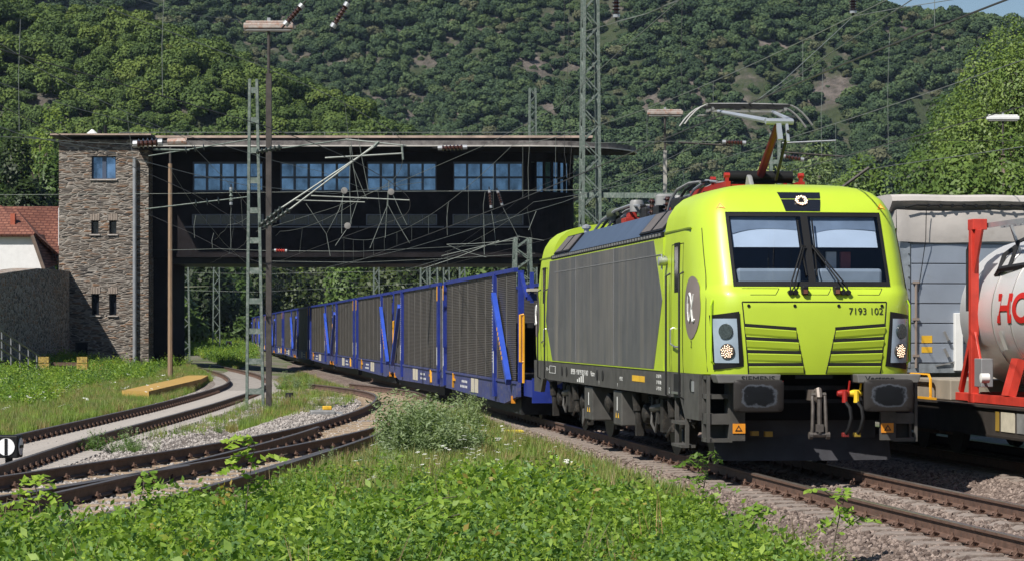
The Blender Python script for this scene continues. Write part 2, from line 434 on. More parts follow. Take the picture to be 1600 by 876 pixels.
for sgn in (-1, 1):
    d = MB()
    for z0, z1 in ((3.03, 3.44),):
        rows = []
        for j in range(6):
            z = z0 + (z1 - z0) * j / 5; xa, xb = (.10, 1.0)
            rows.append([(sgn * (xa + (xb - xa) * i / 6), front_s(xa, z) + .06 + .04 * (i / 6) ** 2, z) for i in range(7)])
        d.grid(rows)
    bo_ = d.build('sun_blind', blind, loco, smooth='all')
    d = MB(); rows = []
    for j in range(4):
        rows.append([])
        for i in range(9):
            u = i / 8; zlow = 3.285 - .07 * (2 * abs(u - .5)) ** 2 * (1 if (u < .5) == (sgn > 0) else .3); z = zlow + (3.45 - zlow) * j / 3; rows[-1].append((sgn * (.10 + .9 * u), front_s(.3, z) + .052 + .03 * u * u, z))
    d.grid(rows); d.build('blind_shade_band', mat('blind_shade_grey', (.17, .21, .27), .7), bo_, smooth='all')  # darker bowed band: roof-edge shade painted across the top of the blind
    d = MB(); d.box(*sorted((sgn * .12, sgn * 1.0)), .80, 1.35, 2.30, 2.74); d.build('driver_desk', desk, loco, bevel=.04)
st = MB(); st.box(.25, .75, 1.7, 1.85, 2.2, 3.02); st.box(.25, .75, 1.4, 1.85, 2.0, 2.2); st.build('driver_seat', seatm, loco, bevel=.04)
for x_, m__ in ((.42, mat('cab_monitor_white', (.5, .5, .52), .6)), (.62, mat('cab_monitor_red', (.18, .03, .03), .6))): mo = MB(); mo.box(x_ - .07, x_ + .07, 1.30, 1.36, 2.74, 2.98); mo.build('cab_monitor', m__, loco)

# head lamp panel on the forehead
zz = lambda a, b: (lambda z: a + (b - a) * (z - 3.53) / .27)
hp = fpatch('top_lamp_panel', zz(-.24, -.30), zz(.24, .30), 3.53, 3.80, 6, 4, .008, mat('dark_lamp_glass', (.012, .014, .02), .12, var=.1), loco)
ledwarm = mat('lit_led', (.9, .8, .7), .4, emit=((1, .66, .42), 1.6)); leddim = mat('led_reflector', (.10, .085, .075), .25, .5, var=.5, scale=60)
def disc_front(name, x, z, r, off, m, parent, tilt=None, ring=0.0, thick=.012):
    s = front_s(x, z); e = .02
    nx = Vector((2*e, front_s(x+e, z) - front_s(x-e, z), 0)); nz = Vector((0, front_s(x, z+e) - front_s(x, z-e), 2*e))
    n = nx.cross(nz).normalized()
    if n.y > 0: n = -n
    M = Matrix.Translation(Vector((x, s, z)) + n * off) @ n.to_track_quat('Z', 'Y').to_matrix().to_4x4()
    mb = MB(); mb.lathe([(r * .98, -.03), (r, 0), (r * .96, thick)], 20, M)
    return mb.build(name, m, parent, smooth=True), M
def led_dots(name, M, r, n, parent, r0=0.0, size=.011):
    mb = MB()
    for i in range(n):
        a = i * 2.39996; q = r0 + (r - r0) * math.sqrt((i + .5) / n)
        p = Vector((q * math.cos(a), q * math.sin(a), .016)); mb.lathe([(size * .8, 0), (size * .5, .006)], 6, M @ Matrix.Translation(p))
    return mb.build(name, ledwarm, parent)
d, M = disc_front('top_headlight', 0, 3.665, .092, .014, leddim, hp); led_dots('led_cluster', M, .085, 40, hp, .035)
disc_front('lamp_centre', 0, 3.665, .028, .03, blk, hp)

# corner headlights
lensm = mat('headlight_housing', (.30, .37, .45), .18, var=.15, coat=.6); lensd = mat('headlight_dark_lens', (.04, .055, .06), .12, var=.5, scale=40, coat=.6)
for sgn in (-1, 1):
    hl = thing('headlight', None, None); hl.parent = loco
    def edge(a, b, z0=1.41, z1=2.14, sg=sgn):
        return lambda z: sg * (a + (b - a) * (z - z0) / (z1 - z0))
    o_in, o_out = edge(.965, 1.03), edge(1.33, 1.375)
    bz = MB(); rows = []
    for j in range(9):
        z = 1.41 + .73 * j / 8; a, b = o_in(z), o_out(z)
        rows.append([(a + (b - a) * i / 10, front_s(a + (b - a) * i / 10, z + .06 * (i / 10 - .5)) - .012, z + (.05 * (.5 - i / 10) if j == 0 else -.05 * (.5 - i / 10) * -1 if j == 8 else 0)) for i in range(11)])
    bz.grid(rows); bz.build('headlight_surround', blk, hl, smooth='all')
    i_in, i_out = edge(1.03, 1.07), edge(1.315, 1.35)
    fpatch('lens_panel', i_in, i_out, 1.48, 2.07, 8, 8, .02, lensm, hl)
    disc_front('upper_lamp', sgn * 1.19, 1.90, .105, .022, lensd, hl)
    d, M = disc_front('lower_lamp', sgn * 1.17, 1.635, .105, .022, leddim, hl); led_dots('led_cluster', M, .088, 34, hl, 0, .011)

# lower front hatch: outline, slats and gaps
gaps = MB()
TL, TR, BL, BR = (-.985, 2.29), (.985, 2.29), (-.90, 1.335), (.90, 1.335)
for a, b in ((TL, TR), (TL, BL), (TR, BR)): fstrip(gaps, a, b, .020, -.002, 14)
for cx_, wd in ((-.72, .5), (0, .48), (.72, .46)):
    a = [(cx_ - wd/2, 2.47), (cx_ + wd/2, 2.47), (cx_ + wd/2 - .06, 2.385), (cx_ - wd/2 + .10, 2.385)]
    for p, q in zip(a[:3], a[1:]): fstrip(gaps, p, q, .010, -.001, 6)
gaps.build('panel_joint', blackgap, loco)
for sgn in (-1, 1):
    for i in range(4):
        zt = 1.955 - i * .158; sl_ = .05 * (1 - i / 3)
        xin = .265 - i * .033; xo = .965 - i * .02
        mb = MB()   # dark slot above, lime slat below
        rows = []
        for j, z in enumerate((zt - .045, zt)):
            rows.append([(sgn * (xin + (xo - xin) * k / 8), front_s(xin + (xo - xin) * k / 8, z + .03 * k / 8) - .006, z + sl_ * (k / 8)) for k in range(9)])
        mb.grid(rows); mb.build('grille_slot', blackgap, loco)
        mb = MB(); rows = []
        for dz, off in ((-.046, .006), (-.046, .022), (-.056, .026), (-.13, .012), (-.152, .003)):
            rows.append([(sgn * (xin + .01 - .018 * (-dz / .17) + (xo - xin - .01) * k / 8), front_s(xin + (xo - xin) * k / 8, max(1.33, zt + dz)) - off, max(1.335, zt + dz + sl_ * (k / 8))) for k in range(9)])
        mb.grid(rows); mb.build('grille_slat', lime, loco)
    mb = MB(); fstrip(mb, (sgn * .275, 1.93), (sgn * .145, 1.335), .014, .006, 6); mb.build('grille_edge', blackgap, loco)
for x in (-.9, -.28, .32, .92): bl = MB(); bl.lathe([(.022, 0), (.022, .02)], 8, at((x, front_s(x, 2.24) - .012, 2.24), 'y')); bl.build('hatch_bolt', blk, loco)
def fmat(x, z, off=.008):
    e = .03; nz = Vector((0, front_s(x, z+e) - front_s(x, z-e), 2*e)).normalized(); X = Vector((1, 0, 0)); n = X.cross(nz)
    m = Matrix((X, nz, n)).transposed().to_4x4(); m.translation = Vector((x, front_s(x, z), z)) + n * off; return m
me_ = text('number_lettering', '7193 102', .128, lett_k, loco, Matrix.Identity(4), .0, .001)
for v in me_.data.vertices: u_, h_, e_ = v.co; v.co = (.695 + u_, front_s(.695 + u_, 2.165 + h_) - .006 - e_, 2.165 + h_)
# wipers
for sgn, xb, xt in ((-1, -.30, -.07), (1, .42, .06)):
    mb = MB(); x0 = xb; pz = 2.44
    for dx in (-.035, .035):
        mb.tube([(xb + dx, front_s(xb, 2.42) - .05, 2.415), (xb + dx * .8, front_s(xb, 2.5) - .09, 2.5), (xt + dx * .4, front_s(xt, 3.05) - .06, 3.04)], .011, 6)
        mb.lathe([(.035, -.03), (.035, .05)], 8, at((xb + dx, front_s(xb, 2.42) - .04, 2.415), 'y'))
    mb.tube([(xt - .03, front_s(xt, 3.05) - .06, 3.05), (xt + .03, front_s(xt, 3.05) - .06, 3.04)], .012, 6)
    mb.tube([(sgn * .10, front_s(.06, 3.38) - .022, 3.40), (sgn * .09 , front_s(.06, 3.0) - .024, 3.0), (sgn * .07, front_s(.06, 2.62) - .022, 2.64)], .012, 5)
    mb.build('wiper', blk, loco, smooth=True)
for x in (-.14, .30):
    mb = MB(); mb.box(x - .042, x + .042, front_s(x, 2.42) - .085, front_s(x, 2.42) + .05, 2.385, 2.50); m_ = mb.build('marker_lamp', blk, loco, bevel=.015)
    mb = MB(); mb.box(x - .028, x + .028, front_s(x, 2.42) - .092, front_s(x, 2.42) - .08, 2.40, 2.455); mb.build('lamp_lens', mat('brown_lens', (.16, .06, .04), .2), m_)
for x in (-1.12, 1.12):
    mb = MB(); z = 3.565
    mb.prism([(x - .06, z), (x + .06, z), (x, z + .085)], lambda a, b: (a, front_s(a, b) - .004, b), lambda a, b: (a, front_s(a, b) - .010, b)); o_ = mb.build('warning_triangle', orange, loco)
    mb = MB(); mb.prism([(x - .035, z + .014), (x + .035, z + .014), (x, z + .062)], lambda a, b: (a, front_s(a, b) - .008, b), lambda a, b: (a, front_s(a, b) - .013, b)); mb.build('triangle_field', mat('yellow_sticker', (.75, .62, .08), .5), o_)

# sides: seams, door, windows, grey panel
def sidex(s, z, sg, off): return sg * (side_x(s, z) + off)
for sg in (-1, 1):
    for flip in (False, True):
        T = (lambda v: Vector((v[0], LEN - v[1], v[2]))) if flip else (lambda v: Vector(v))
        if sg > 0 and flip: continue
        for s_, z0, z1 in ((2.12, 1.33, 3.12), (2.98, 1.33, 3.12), (.93, 1.36, 3.30), (2.0, 1.0, 1.33)):
            mb = MB(); sq = [(max(s_, row_at(z0 + (z1 - z0) * k / 6)[0] + BOW + .30), z0 + (z1 - z0) * k / 6) for k in range(7)]; mb.tube([T((sidex(a_, b_, sg, -.001), a_, b_)) for a_, b_ in sq], .007, 4); mb.build('panel_groove', blackgap, loco)
        mb = MB(); mb.tube([T((sidex(2.12, 3.12, sg, -.001), 2.12, 3.12)), T((sidex(2.98, 3.12, sg, -.001), 2.98, 3.12))], .007, 4)
        mb.build('panel_groove', blackgap, loco)
        mb = MB(); mb.bar(T((sg * 1.455, 1.75, 3.315)), T((sg * 1.462, 3.58, 3.315)), .03, .022); mb.build('roof_seam', mat('lime_seam', (.16, .22, .02), .6), loco)
        dw = MB(); dw.box(*sorted((sg * 1.474, sg * 1.492)), *sorted((T((0, 2.36, 0))[1], T((0, 2.74, 0))[1])), 2.44, 3.14); dwo = dw.build('door_window', blk, loco, bevel=.012)
        dw = MB(); dw.box(*sorted((sg * 1.489, sg * 1.496)), *sorted((T((0, 2.42, 0))[1], T((0, 2.68, 0))[1])), 2.50, 3.08); dw.build('pane', mat('door_glass', (.012, .016, .02), .08, coat=.5), dwo)
        for s_ in (2.06, 3.06):
            mb = MB(); xo = sg * 1.55
            mb.tube([T((sg * 1.485, s_, 2.72)), T((xo, s_, 2.68)), T((xo, s_, 1.0)), T((sg * 1.485, s_, .96))], .016, 6)
            mb.build('grab_rail', darkmetal, loco, smooth=True)
        mb = MB(); mb.tube([T((sg * 1.49, 2.8, 1.95)), T((sg * 1.53, 2.8, 1.93)), T((sg * 1.53, 2.8, 1.72)), T((sg * 1.53, 2.45, 1.68)), T((sg * 1.49, 2.42, 1.68))], .014, 6); mb.build('door_handle', steel, loco)
        mb = MB(); mb.tube([T((sidex(.70, 2.30, sg, .06), .78, 2.32)), T((sidex(.72, 2.25, sg, .07), .76, 2.25)), T((sidex(.72, 1.6, sg, .07), .76, 1.5)), T((sidex(.72, 1.5, sg, .02), .78, 1.45))], .013, 6); mb.build('corner_grab_rail', lime_in, loco)
        if sg < 0:
            lg = MB(); cxs, cz, ra, rb = 1.50, 2.22, .43, .43
            pts = [(cxs + ra * math.cos(a), cz + rb * math.sin(a)) for a in [2 * math.pi * k / 40 for k in range(40)]]
            def on(a, b, off): return T((-(side_x(a, b) + off), a, b))
            rings = []
            for q in (1, .75, .5, .25, .02): rings.append([on(cxs + (p[0]-cxs)*q, cz + (p[1]-cz)*q, .006) for p in pts + pts[:1]])
            lg.grid(rings); lo = lg.build('round_emblem', mat('emblem_taupe', (.19, .155, .145), .5, var=.05), loco, smooth='all')
            al = MB(); sgnm = -1
            U = lambda u, v: on(cxs + .02 - u * .36, cz + v * .30, .013)   # u right in picture, v up
            curve = [(.52, .62), (.44, .30), (.30, -.05), (.12, -.42), (-.10, -.62), (-.32, -.52), (-.44, -.18), (-.42, .22), (-.28, .56), (-.05, .66), (.14, .50), (.28, .10), (.36, -.35), (.48, -.62), (.62, -.60), (.70, -.48)]
            dense = []
            for (a, b), (c, d_) in zip(curve, curve[1:]):
                for k in range(3): dense.append(U(a + (c - a) * k / 3, b + (d_ - b) * k / 3))
            al.tube(dense, [.008 + .008 * abs(math.sin(i * .19)) for i in range(len(dense))], 6); al.build('alpha_letter', lett_w, lo)
# body between the cabs
sb = MB(); sb.box(-1.49, 1.49, SB - .02, LEN - SB + .02, 1.325, 3.255); sb.build('side_wall', lime, loco)
def grey_panel_mat():
    m, t, b = newmat('dusty_grey_side'); v = coords(t, (1, 1.3, .10)); v1 = coords(t, (1, 1, 1))
    base = ramp(t, noise(t, v1, 2.2, 5), [(.3, (.072, .074, .085)), (.7, (.10, .102, .112))])
    st = ramp(t, noise(t, v, 1.6, 6, .6), [(.45, (0, 0, 0)), (.78, (.75, .75, .75))])
    st2 = ramp(t, noise(t, coords(t, (1, 5, .16)), 2.0, 5, .7), [(.45, (0, 0, 0)), (.8, (.6, .6, .6))])
    c = mixc(t, st, base, (.25, .22, .185)); c = mixc(t, st2, c, (.125, .12, .12))
    t.links.new(c, b.inputs['Base Color']); b.inputs['Roughness'].default_value = .42; return m
gp = MB()
for sg in (-1, 1):
    poly = [(4.05, 3.235), (LEN - 4.3, 3.235), (LEN - 3.55, 2.2), (LEN - 4.1, 1.345), (4.05, 1.345), (3.42, 2.2)]
    poly = [(4.35, 3.235), (3.66, 2.35), (4.35, 1.345), (LEN - 3.75, 1.345), (LEN - 2.85, 2.1), (LEN - 3.4, 3.235)]
    x0 = sg * 1.4925; gp.prism(poly, lambda a, b: (sg * 1.488, a, b), lambda a, b: (sg * 1.494, a, b))
gp.build('grey_side_panel', grey_panel_mat(), loco)
mb = MB()
for s_ in (8.0, 12.2): mb.box(-1.499, -1.49, s_ - .008, s_ + .008, 1.35, 3.23)
mb.box(-1.500, -1.49, 3.75, LEN - 4.1, 3.005, 3.017); mb.build('panel_seam', mat('pale_seam', (.2, .2, .21), .5), loco)
# roof of the machine room
mr = MB()
sec = [(-1.47, 3.255), (-1.47, 3.33), (-1.16, 3.70), (-1.10, 3.72), (1.10, 3.72), (1.16, 3.70), (1.47, 3.33), (1.47, 3.255)]
mr.prism(sec, lambda a, b: (a, SB + .01, b), lambda a, b: (a, LEN - SB - .01, b)); mr.build('machine_room_roof', mat('roof_blue_grey', (.085, .115, .18), .35, .2, var=.2, scale=2, col2=(.04, .045, .06), amt=.28, stretch=(1, 5, .3)), loco)
bs = MB()
bs.box(-1.497, -1.465, SB, LEN - SB, 3.262, 3.335); bs.box(1.465, 1.497, SB, LEN - SB, 3.262, 3.335); bs.build('roof_edge_strip', blk, loco)
bb = MB()
for k in range(46): bb.box(-1.512, -1.495, SB + .15 + k * .25, SB + .25 + k * .25, 3.28, 3.318)
bb.build('edge_bolt', mat('bolt_grey', (.2, .2, .2), .5), loco)
gr = mat('roof_grille', (.12, .105, .10), .6, var=.15); 
def roofq(s0, s1, a, b, off):
    def pt(s, f): return Vector((-(1.47 - .31 * f) - .766 * off, s, 3.33 + .37 * f + .643 * off))
    return [pt(s0, a), pt(s1, a), pt(s1, b), pt(s0, b)]
for s0 in (3.78, 4.78, LEN - 4.75, LEN - 5.75):
    q = roofq(s0, s0 + .95, .06, .96, .004); q2 = roofq(s0, s0 + .95, .06, .96, .03)
    mb = MB().add(q + q2, [(3, 2, 1, 0), (4, 5, 6, 7), (0, 1, 5, 4), (1, 2, 6, 5), (2, 3, 7, 6), (3, 0, 4, 7)]); fr = mb.build('roof_grille_frame', blk, loco)
    mb = MB().add(roofq(s0 + .07, s0 + .88, .13, .9, .034), [(0, 1, 2, 3)]); mb.build('grille_mesh', gr, fr)

# roof gear: insulators, cables, boxes
def insulator(mb, p, q, r=.07, n=5):
    p = Vector(p); q = Vector(q); d = q - p; Mx = Matrix.Translation(p) @ d.to_track_quat('Z', 'Y').to_matrix().to_4x4(); ln = d.length
    prof = [(r * .45, 0)]
    for i in range(n): h = ln * (i + .5) / n; prof += [(r * .5, h - ln / n * .35), (r, h), (r * .5, h + ln / n * .2)]
    prof += [(r * .45, ln)]; mb.lathe(prof, 12, Mx)
for (x, s_, h) in ((-.7, 4.4, .25), (.7, 4.4, .25), (-.7, 6.1, .22), (.7, 6.1, .22), (-.75, 7.2, .32), (-.3, 7.2, .32), (-.75, 8.6, .36), (.3, 8.6, .3), (-.6, 10.0, .3), (-.7, 12.6, .28), (.2, 12.8, .3)):
    mb = MB(); insulator(mb, (x, s_, 3.72), (x, s_, 3.72 + h), .085, 4); mb.build('roof_insulator', porcelain if s_ < 9 else darkmetal, loco, smooth=True)
greyk = mat('roof_gear_grey', (.23, .23, .23), .5, var=.25, scale=5)
mb = MB()
for c_, a, b_, c2 in (((-.8, 5.3, 3.83), .4, .7, .18), ((.5, 5.3, 3.85), .7, .8, .2), ((-.55, 8.0, 3.84), .5, .6, .2), ((.4, 9.2, 3.85), .9, 1.2, .2), ((-.65, 9.3, 3.86), .3, .5, .22), ((-.6, 11.3, 3.82), .5, .8, .15), ((.3, 13.3, 3.8), 1.2, .6, .12)): mb.cbox(c_, a, b_, c2)
mb.build('roof_equipment_box', darkmetal, loco, bevel=.03)
for x, s_, h, r_ in ((-.72, 7.6, .18, .16), (-.35, 8.3, .2, .13), (-.8, 9.8, .2, .12)):
    mb = MB(); mb.lathe([(r_, 0), (r_, h * .8), (r_ * .8, h)], 14, at((x, s_, 4.02 - .1), 'z')); mb.build('switch_housing', greyk, loco, smooth=True)
for (x, s_) in ((-.62, 7.0), (-.5, 9.6), (-.75, 10.6)):
    mb = MB(); mb.cbox((x, s_, 3.80), .3, .42, .1); mb.cbox((x, s_, 3.9), .14, .3, .1); mb.build('red_switch_frame', redp, loco, bevel=.01)
for i in range(7):
    mb = MB(); x = -.95 + i * .13; o1 = rnd.uniform(-.1, .1)
    mb.tube([(x, 6.2 + o1, 3.74), (x + .02, 6.0, 3.92), (x + .05, 5.6, 4.06), (x + .1, 4.9, 4.12 + .02 * (i % 3)), (x + .12, 4.2, 4.10)], .022, 6); mb.build('roof_cable', [greyk, blk, alu][i % 3], loco, smooth=True)
for i in range(5):
    mb = MB(); x = -.95 + i * .10
    mb.tube([(x, 13.4, 3.76), (x, 12.6, 3.9), (x + .05, 11.4, 4.02 + .03 * (i % 2)), (x + .1, 10.2, 4.05), (x + .1, 9.3, 4.0)], .026, 6); mb.build('roof_cable', [alu, blk, greyk][i % 3], loco, smooth=True)
mb = MB(); mb.lathe([(.05, 0), (.11, .1), (.11, .5), (.05, .6)], 12, at((-.85, 11.6, 3.98), 'y')); mb.build('surge_arrester', mat('olive_insulator', (.06, .075, .04), .5), loco, smooth=True)
mb = MB()
mb.tube([(-.4, 3.9, 4.1), (-.4, 14.5, 3.98)], .02, 6); mb.tube([(-.1, 6.0, 4.08), (-.1, 9.5, 4.14)], .02, 6); mb.build('roof_busbar', steel, loco)
mb = MB(); mb.lathe([(.05, 0), (.05, .1), (.09, .12), (.09, .16), (.02, .2)], 10, at((-.9, LEN - 4.2, 3.72))); mb.build('roof_antenna', alu, loco, smooth=True)
mb = MB(); mb.prism([(2.9, 3.93), (3.35, 3.93), (3.28, 4.02), (3.18, 4.15), (3.1, 4.12)], lambda a, b: (-.35, a, b), lambda a, b: (-.28, a, b)); mb.build('shark_fin_antenna', greyk, loco, bevel=.02)
mb = MB(); mb.lathe([(.03, -.06), (.065, -.05), (.065, .05), (.04, .09)], 12, at((-1.56, 3.32, 2.90), 'x')); mb.tube([(-1.49, 3.32, 2.95), (-1.56, 3.32, 3.0), (-1.56, 3.32, 2.78)], .016, 6); mb.build('side_lamp', alu, loco, smooth=True)

# ------------------------------------------------------------------ pantograph (raised)
def pz(mb_): return mb_
pb = MB()
for x in (-.55, .55): pb.bar((x, 3.5, 4.03), (x, 6.2, 4.03), .07, .08)
for s_ in (3.6, 4.6, 6.1): pb.bar((-.55, s_, 4.00), (.55, s_, 4.00), .06, .06)
for x in (-.55, .55):
    for s_ in (3.6, 4.6): pb.bar((x, s_, 4.0), (x, s_, 4.15), .05); pb.lathe([(.04, -.04), (.04, .04)], 8, at((x, s_, 4.16), 'x'))
panto = thing('pantograph', None, None); panto.parent = loco
pb.build('base_frame', redbright, panto)
mb = MB(); mb.lathe([(.09, -.5), (.09, .5)], 12, at((0, 3.95, 4.16), 'x')); mb.box(-.28, .28, 4.1, 4.9, 4.06, 4.2); mb.build('spring_drive', blk, panto, smooth=True)
base_, knee = Vector((.02, 3.95, 4.16)), Vector((.02, 2.78, 4.84))
mb = MB(); mb.tube([base_, knee], [.062, .05], 10); mb.build('lower_arm', mat('lower_arm_red', (.10, .008, .006), .5, var=.25), panto, smooth=True)
mb = MB(); mb.tube([(.18, 3.6, 4.1), (.15, 2.70, 4.74)], .024, 6); mb.build('control_rod', darkmetal, panto, smooth=True)
palealu = mat('pale_upper_arm', (.36, .39, .44), .4, .3, var=.1)
mb = MB(); mb.tube([knee + Vector((-.18, 0, .04)), knee + Vector((.22, 0, .04))], .045, 8)
mb.tube([knee + Vector((-.16, .02, .05)), (-.42, 4.85, 5.20)], [.042, .026], 8); mb.tube([knee + Vector((.2, .02, .05)), (.42, 4.85, 5.20)], [.042, .026], 8)
mb.bar(knee + Vector((0, 0, .05)), knee + Vector((.02, -.06, -.22)), .07, .05); mb.bar(knee + Vector((.12, 0, .05)), knee + Vector((.13, -.08, -.25)), .04, .04)
mb.build('upper_arm', palealu, panto, smooth=True)
for s_ in (4.62, 5.02):
    mb = MB(); pts = []
    for k in range(25):
        x = -.975 + 1.95 * k / 24; ax_ = abs(x); z = 5.285 + .012 * (1 - (x / .7) ** 2) if ax_ < .6 else 5.285 - ((ax_ - .6) / .375) ** 1.8 * .30
        pts.append((x, s_, z))
    mb.tube(pts, .016, 6); mb.build('collector_horn', greyk, panto, smooth=True)
    mb = MB(); mb.cbox((0, s_, 5.275), 1.25, .05, .035); mb.build('carbon_strip', darkmetal, panto)
mb = MB()
for x in (-.55, .55):
    mb.bar((x, 4.55, 5.21), (x, 5.1, 5.21), .03); mb.bar((x, 4.62, 5.19), (x, 4.62, 5.28), .03); mb.bar((x, 5.02, 5.19), (x, 5.02, 5.28), .03); mb.box(x * 1.2 - .07, x * 1.2 + .07, 4.7, 4.9, 5.12, 5.14)
mb.bar((-.6, 4.85, 5.205), (.6, 4.85, 5.205), .03); mb.build('head_frame', greyk, panto)

# ------------------------------------------------------------------ underframe, bogies and the front end
uf = MB(); uf.box(-1.478, 1.478, 1.62, LEN - 1.62, .97, 1.322)
for flip in (0, 1):
    T = (lambda a, b: (LEN - a, b)) if flip else (lambda a, b: (a, b))
    poly = [T(*p) for p in ((1.0, 1.322), (1.63, 1.322), (2.9, 1.322), (2.9, .97), (2.35, .97), (2.0, .70), (1.02, .70))]
    for sg in (-1, 1): uf.prism(poly, lambda a, b: (sg * 1.40, a, b), lambda a, b: (sg * 1.48, a, b))
uf.build('underframe', greybox, loco)
mb = MB()
for z0 in (.72, 1.02): mb.box(-1.40, -1.14, .74, .979, z0 - .02, z0); mb.box(1.14, 1.40, .74, .979, z0 - .02, z0)
mb.box(-1.42, 1.42, .98, 1.06, .70, 1.32); mb.box(-.86, .86, .92, .979, .72, 1.30); mb.build('headstock', mat('headstock_black', (.006, .006, .007), .7, var=.3, scale=5, spec=.1), loco)
for sg in (-1, 1):     # corner boxes with step openings
    mb = MB(); xa, xb = sorted((sg * 1.12, sg * 1.44)); 
    mb.box(xa, xb, .98, 1.02, .42, .70)
    for zz_ in ((.42, .47), (.66, .80), (1.0, 1.06), (1.26, 1.31)): mb.box(xa, xb, .66, .98, *zz_)
    mb.box(*sorted((sg * 1.10, sg * 1.14)), .64, .98, .42, 1.31); mb.box(*sorted((sg * 1.40, sg * 1.44)), .64, .70, .42, 1.31); mb.box(*sorted((sg * 1.40, sg * 1.44)), .92, .98, .42, 1.31)
    cb = mb.build('corner_step_box', greybox, loco)
    mb = MB(); mb.box(*sorted((sg * 1.105, sg * .93)), .62, .70, .44, 1.2); mb.build('corner_plate', greybox, loco)
    mb = MB(); mb.box(*sorted((sg * .93, sg * 1.10)), .608, .618, .54, .67); wp = mb.build('warning_plate', orange, loco)
    mb = MB(); mb.prism([(sg * 1.02 - .05, .57), (sg * 1.02 + .05, .57), (sg * 1.02, .65)], lambda a, b: (a, .607, b), lambda a, b: (a, .603, b)); mb.build('plate_symbol', lett_k, wp)
    mb = MB(); mb.prism([(sg * 1.02 - .026, .583), (sg * 1.02 + .026, .583), (sg * 1.02, .625)], lambda a, b: (a, .602, b), lambda a, b: (a, .599, b)); mb.build('plate_symbol', orange, wp)
    # buffer: head, plunger, cover shelf
    bx = sg * .875
    bu = thing('buffer', None, None); bu.parent = loco
    mb = MB(); pl = []
    for k in range(28):
        a = 2 * math.pi * k / 28; c_, s_ = math.cos(a), math.sin(a)
        pl.append((bx + math.copysign(abs(c_) ** .2, c_) * .335, 1.055 + math.copysign(abs(s_) ** .2, s_) * .215))
    rows = []
    for q, dy in ((.2, 0), (.7, .004), (.93, .015), (1.0, .035), (1.0, .065), (.9, .08)): rows.append([Vector((bx + (p[0]-bx)*q, dy, 1.055 + (p[1]-1.055)*q)) for p in pl + pl[:1]])
    mb.grid(rows); mb.add(rows[0][:-1], [tuple(range(28))]); mb.add(rows[-1][:-1], [tuple(range(28))])
    def bufm():
        m, t, b = newmat('greased_buffer_steel'); v = coords(t)
        geo = nd(t, 'ShaderNodeSeparateXYZ'); t.links.new(v, geo.inputs[0])
        dx = nd(t, 'ShaderNodeMath', operation='ABSOLUTE'); t.links.new(geo.outputs[0], dx.inputs[0])
        ax2 = nd(t, 'ShaderNodeMath', operation='SUBTRACT'); t.links.new(dx.outputs[0], ax2.inputs[0]); ax2.inputs[1].default_value = .875
        a1 = nd(t, 'ShaderNodeMath', operation='ABSOLUTE'); t.links.new(ax2.outputs[0], a1.inputs[0])
        z1 = nd(t, 'ShaderNodeMath', operation='SUBTRACT'); t.links.new(geo.outputs[2], z1.inputs[0]); z1.inputs[1].default_value = 1.055
        z2 = nd(t, 'ShaderNodeMath', operation='ABSOLUTE'); t.links.new(z1.outputs[0], z2.inputs[0])
        s1 = nd(t, 'ShaderNodeMath', operation='MULTIPLY'); t.links.new(a1.outputs[0], s1.inputs[0]); s1.inputs[1].default_value = 3.3
        s2 = nd(t, 'ShaderNodeMath', operation='MULTIPLY'); t.links.new(z2.outputs[0], s2.inputs[0]); s2.inputs[1].default_value = 5.2
        pw1 = nd(t, 'ShaderNodeMath', operation='POWER'); t.links.new(s1.outputs[0], pw1.inputs[0]); pw1.inputs[1].default_value = 3
        pw2 = nd(t, 'ShaderNodeMath', operation='POWER'); t.links.new(s2.outputs[0], pw2.inputs[0]); pw2.inputs[1].default_value = 3
        ad = nd(t, 'ShaderNodeMath', operation='ADD'); t.links.new(pw1.outputs[0], ad.inputs[0]); t.links.new(pw2.outputs[0], ad.inputs[1])
        nz = nd(t, 'ShaderNodeMath', operation='MULTIPLY_ADD'); t.links.new(noise(t, v, 9, 5, .7), nz.inputs[0]); nz.inputs[1].default_value = .9; t.links.new(ad.outputs[0], nz.inputs[2])
        c = ramp(t, nz.outputs[0], [(.70, (.007, .008, .010)), (.84, (.07, .078, .095)), (1.2, (.028, .025, .024))])
        t.links.new(c, b.inputs['Base Color']); b.inputs['Roughness'].default_value = .5; b.inputs['Specular IOR Level'].default_value = .2; return m
    if sg < 0: bfm = bufm()
    mb.build('buffer_head', [bfm], bu, smooth=True)
    mb = MB(); mb.lathe([(.12, .04), (.12, .35)], 16, at((bx, .03, 1.055), 'y')); mb.lathe([(.17, .30), (.17, .66), (.24, .66), (.24, .70)], 18, at((bx, 0, 1.055), 'y')); mb.build('buffer_sleeve', mat('buffer_sleeve', (.02, .02, .022), .5), bu, smooth=True)
    mb = MB(); mb.prism([(bx - .52 if sg < 0 else bx - .36, 1.33), (bx + .36 if sg < 0 else bx + .52, 1.33), (bx + .34 if sg < 0 else bx + .48, 1.215), (bx - .34 if sg > 0 else bx - .48, 1.215)], lambda a, b: (a, .30, b), lambda a, b: (a, .66, b)); bc = mb.build('buffer_cover', mat('cover_grey', (.15, .145, .138), .6, var=.2, spec=.2), bu, bevel=.012)
    txm = Matrix(((1, 0, 0, 0), (0, 0, -1, 0), (0, 1, 0, 0), (0, 0, 0, 1)))
    M = Matrix.Translation((bx + (.05 if sg < 0 else -.05), .297, 1.272)) @ txm
    text('lettering', 'SIEMENS' if sg < 0 else 'Vectron', .098, lett_k, bu, M, .0, .002, sx=1.25)
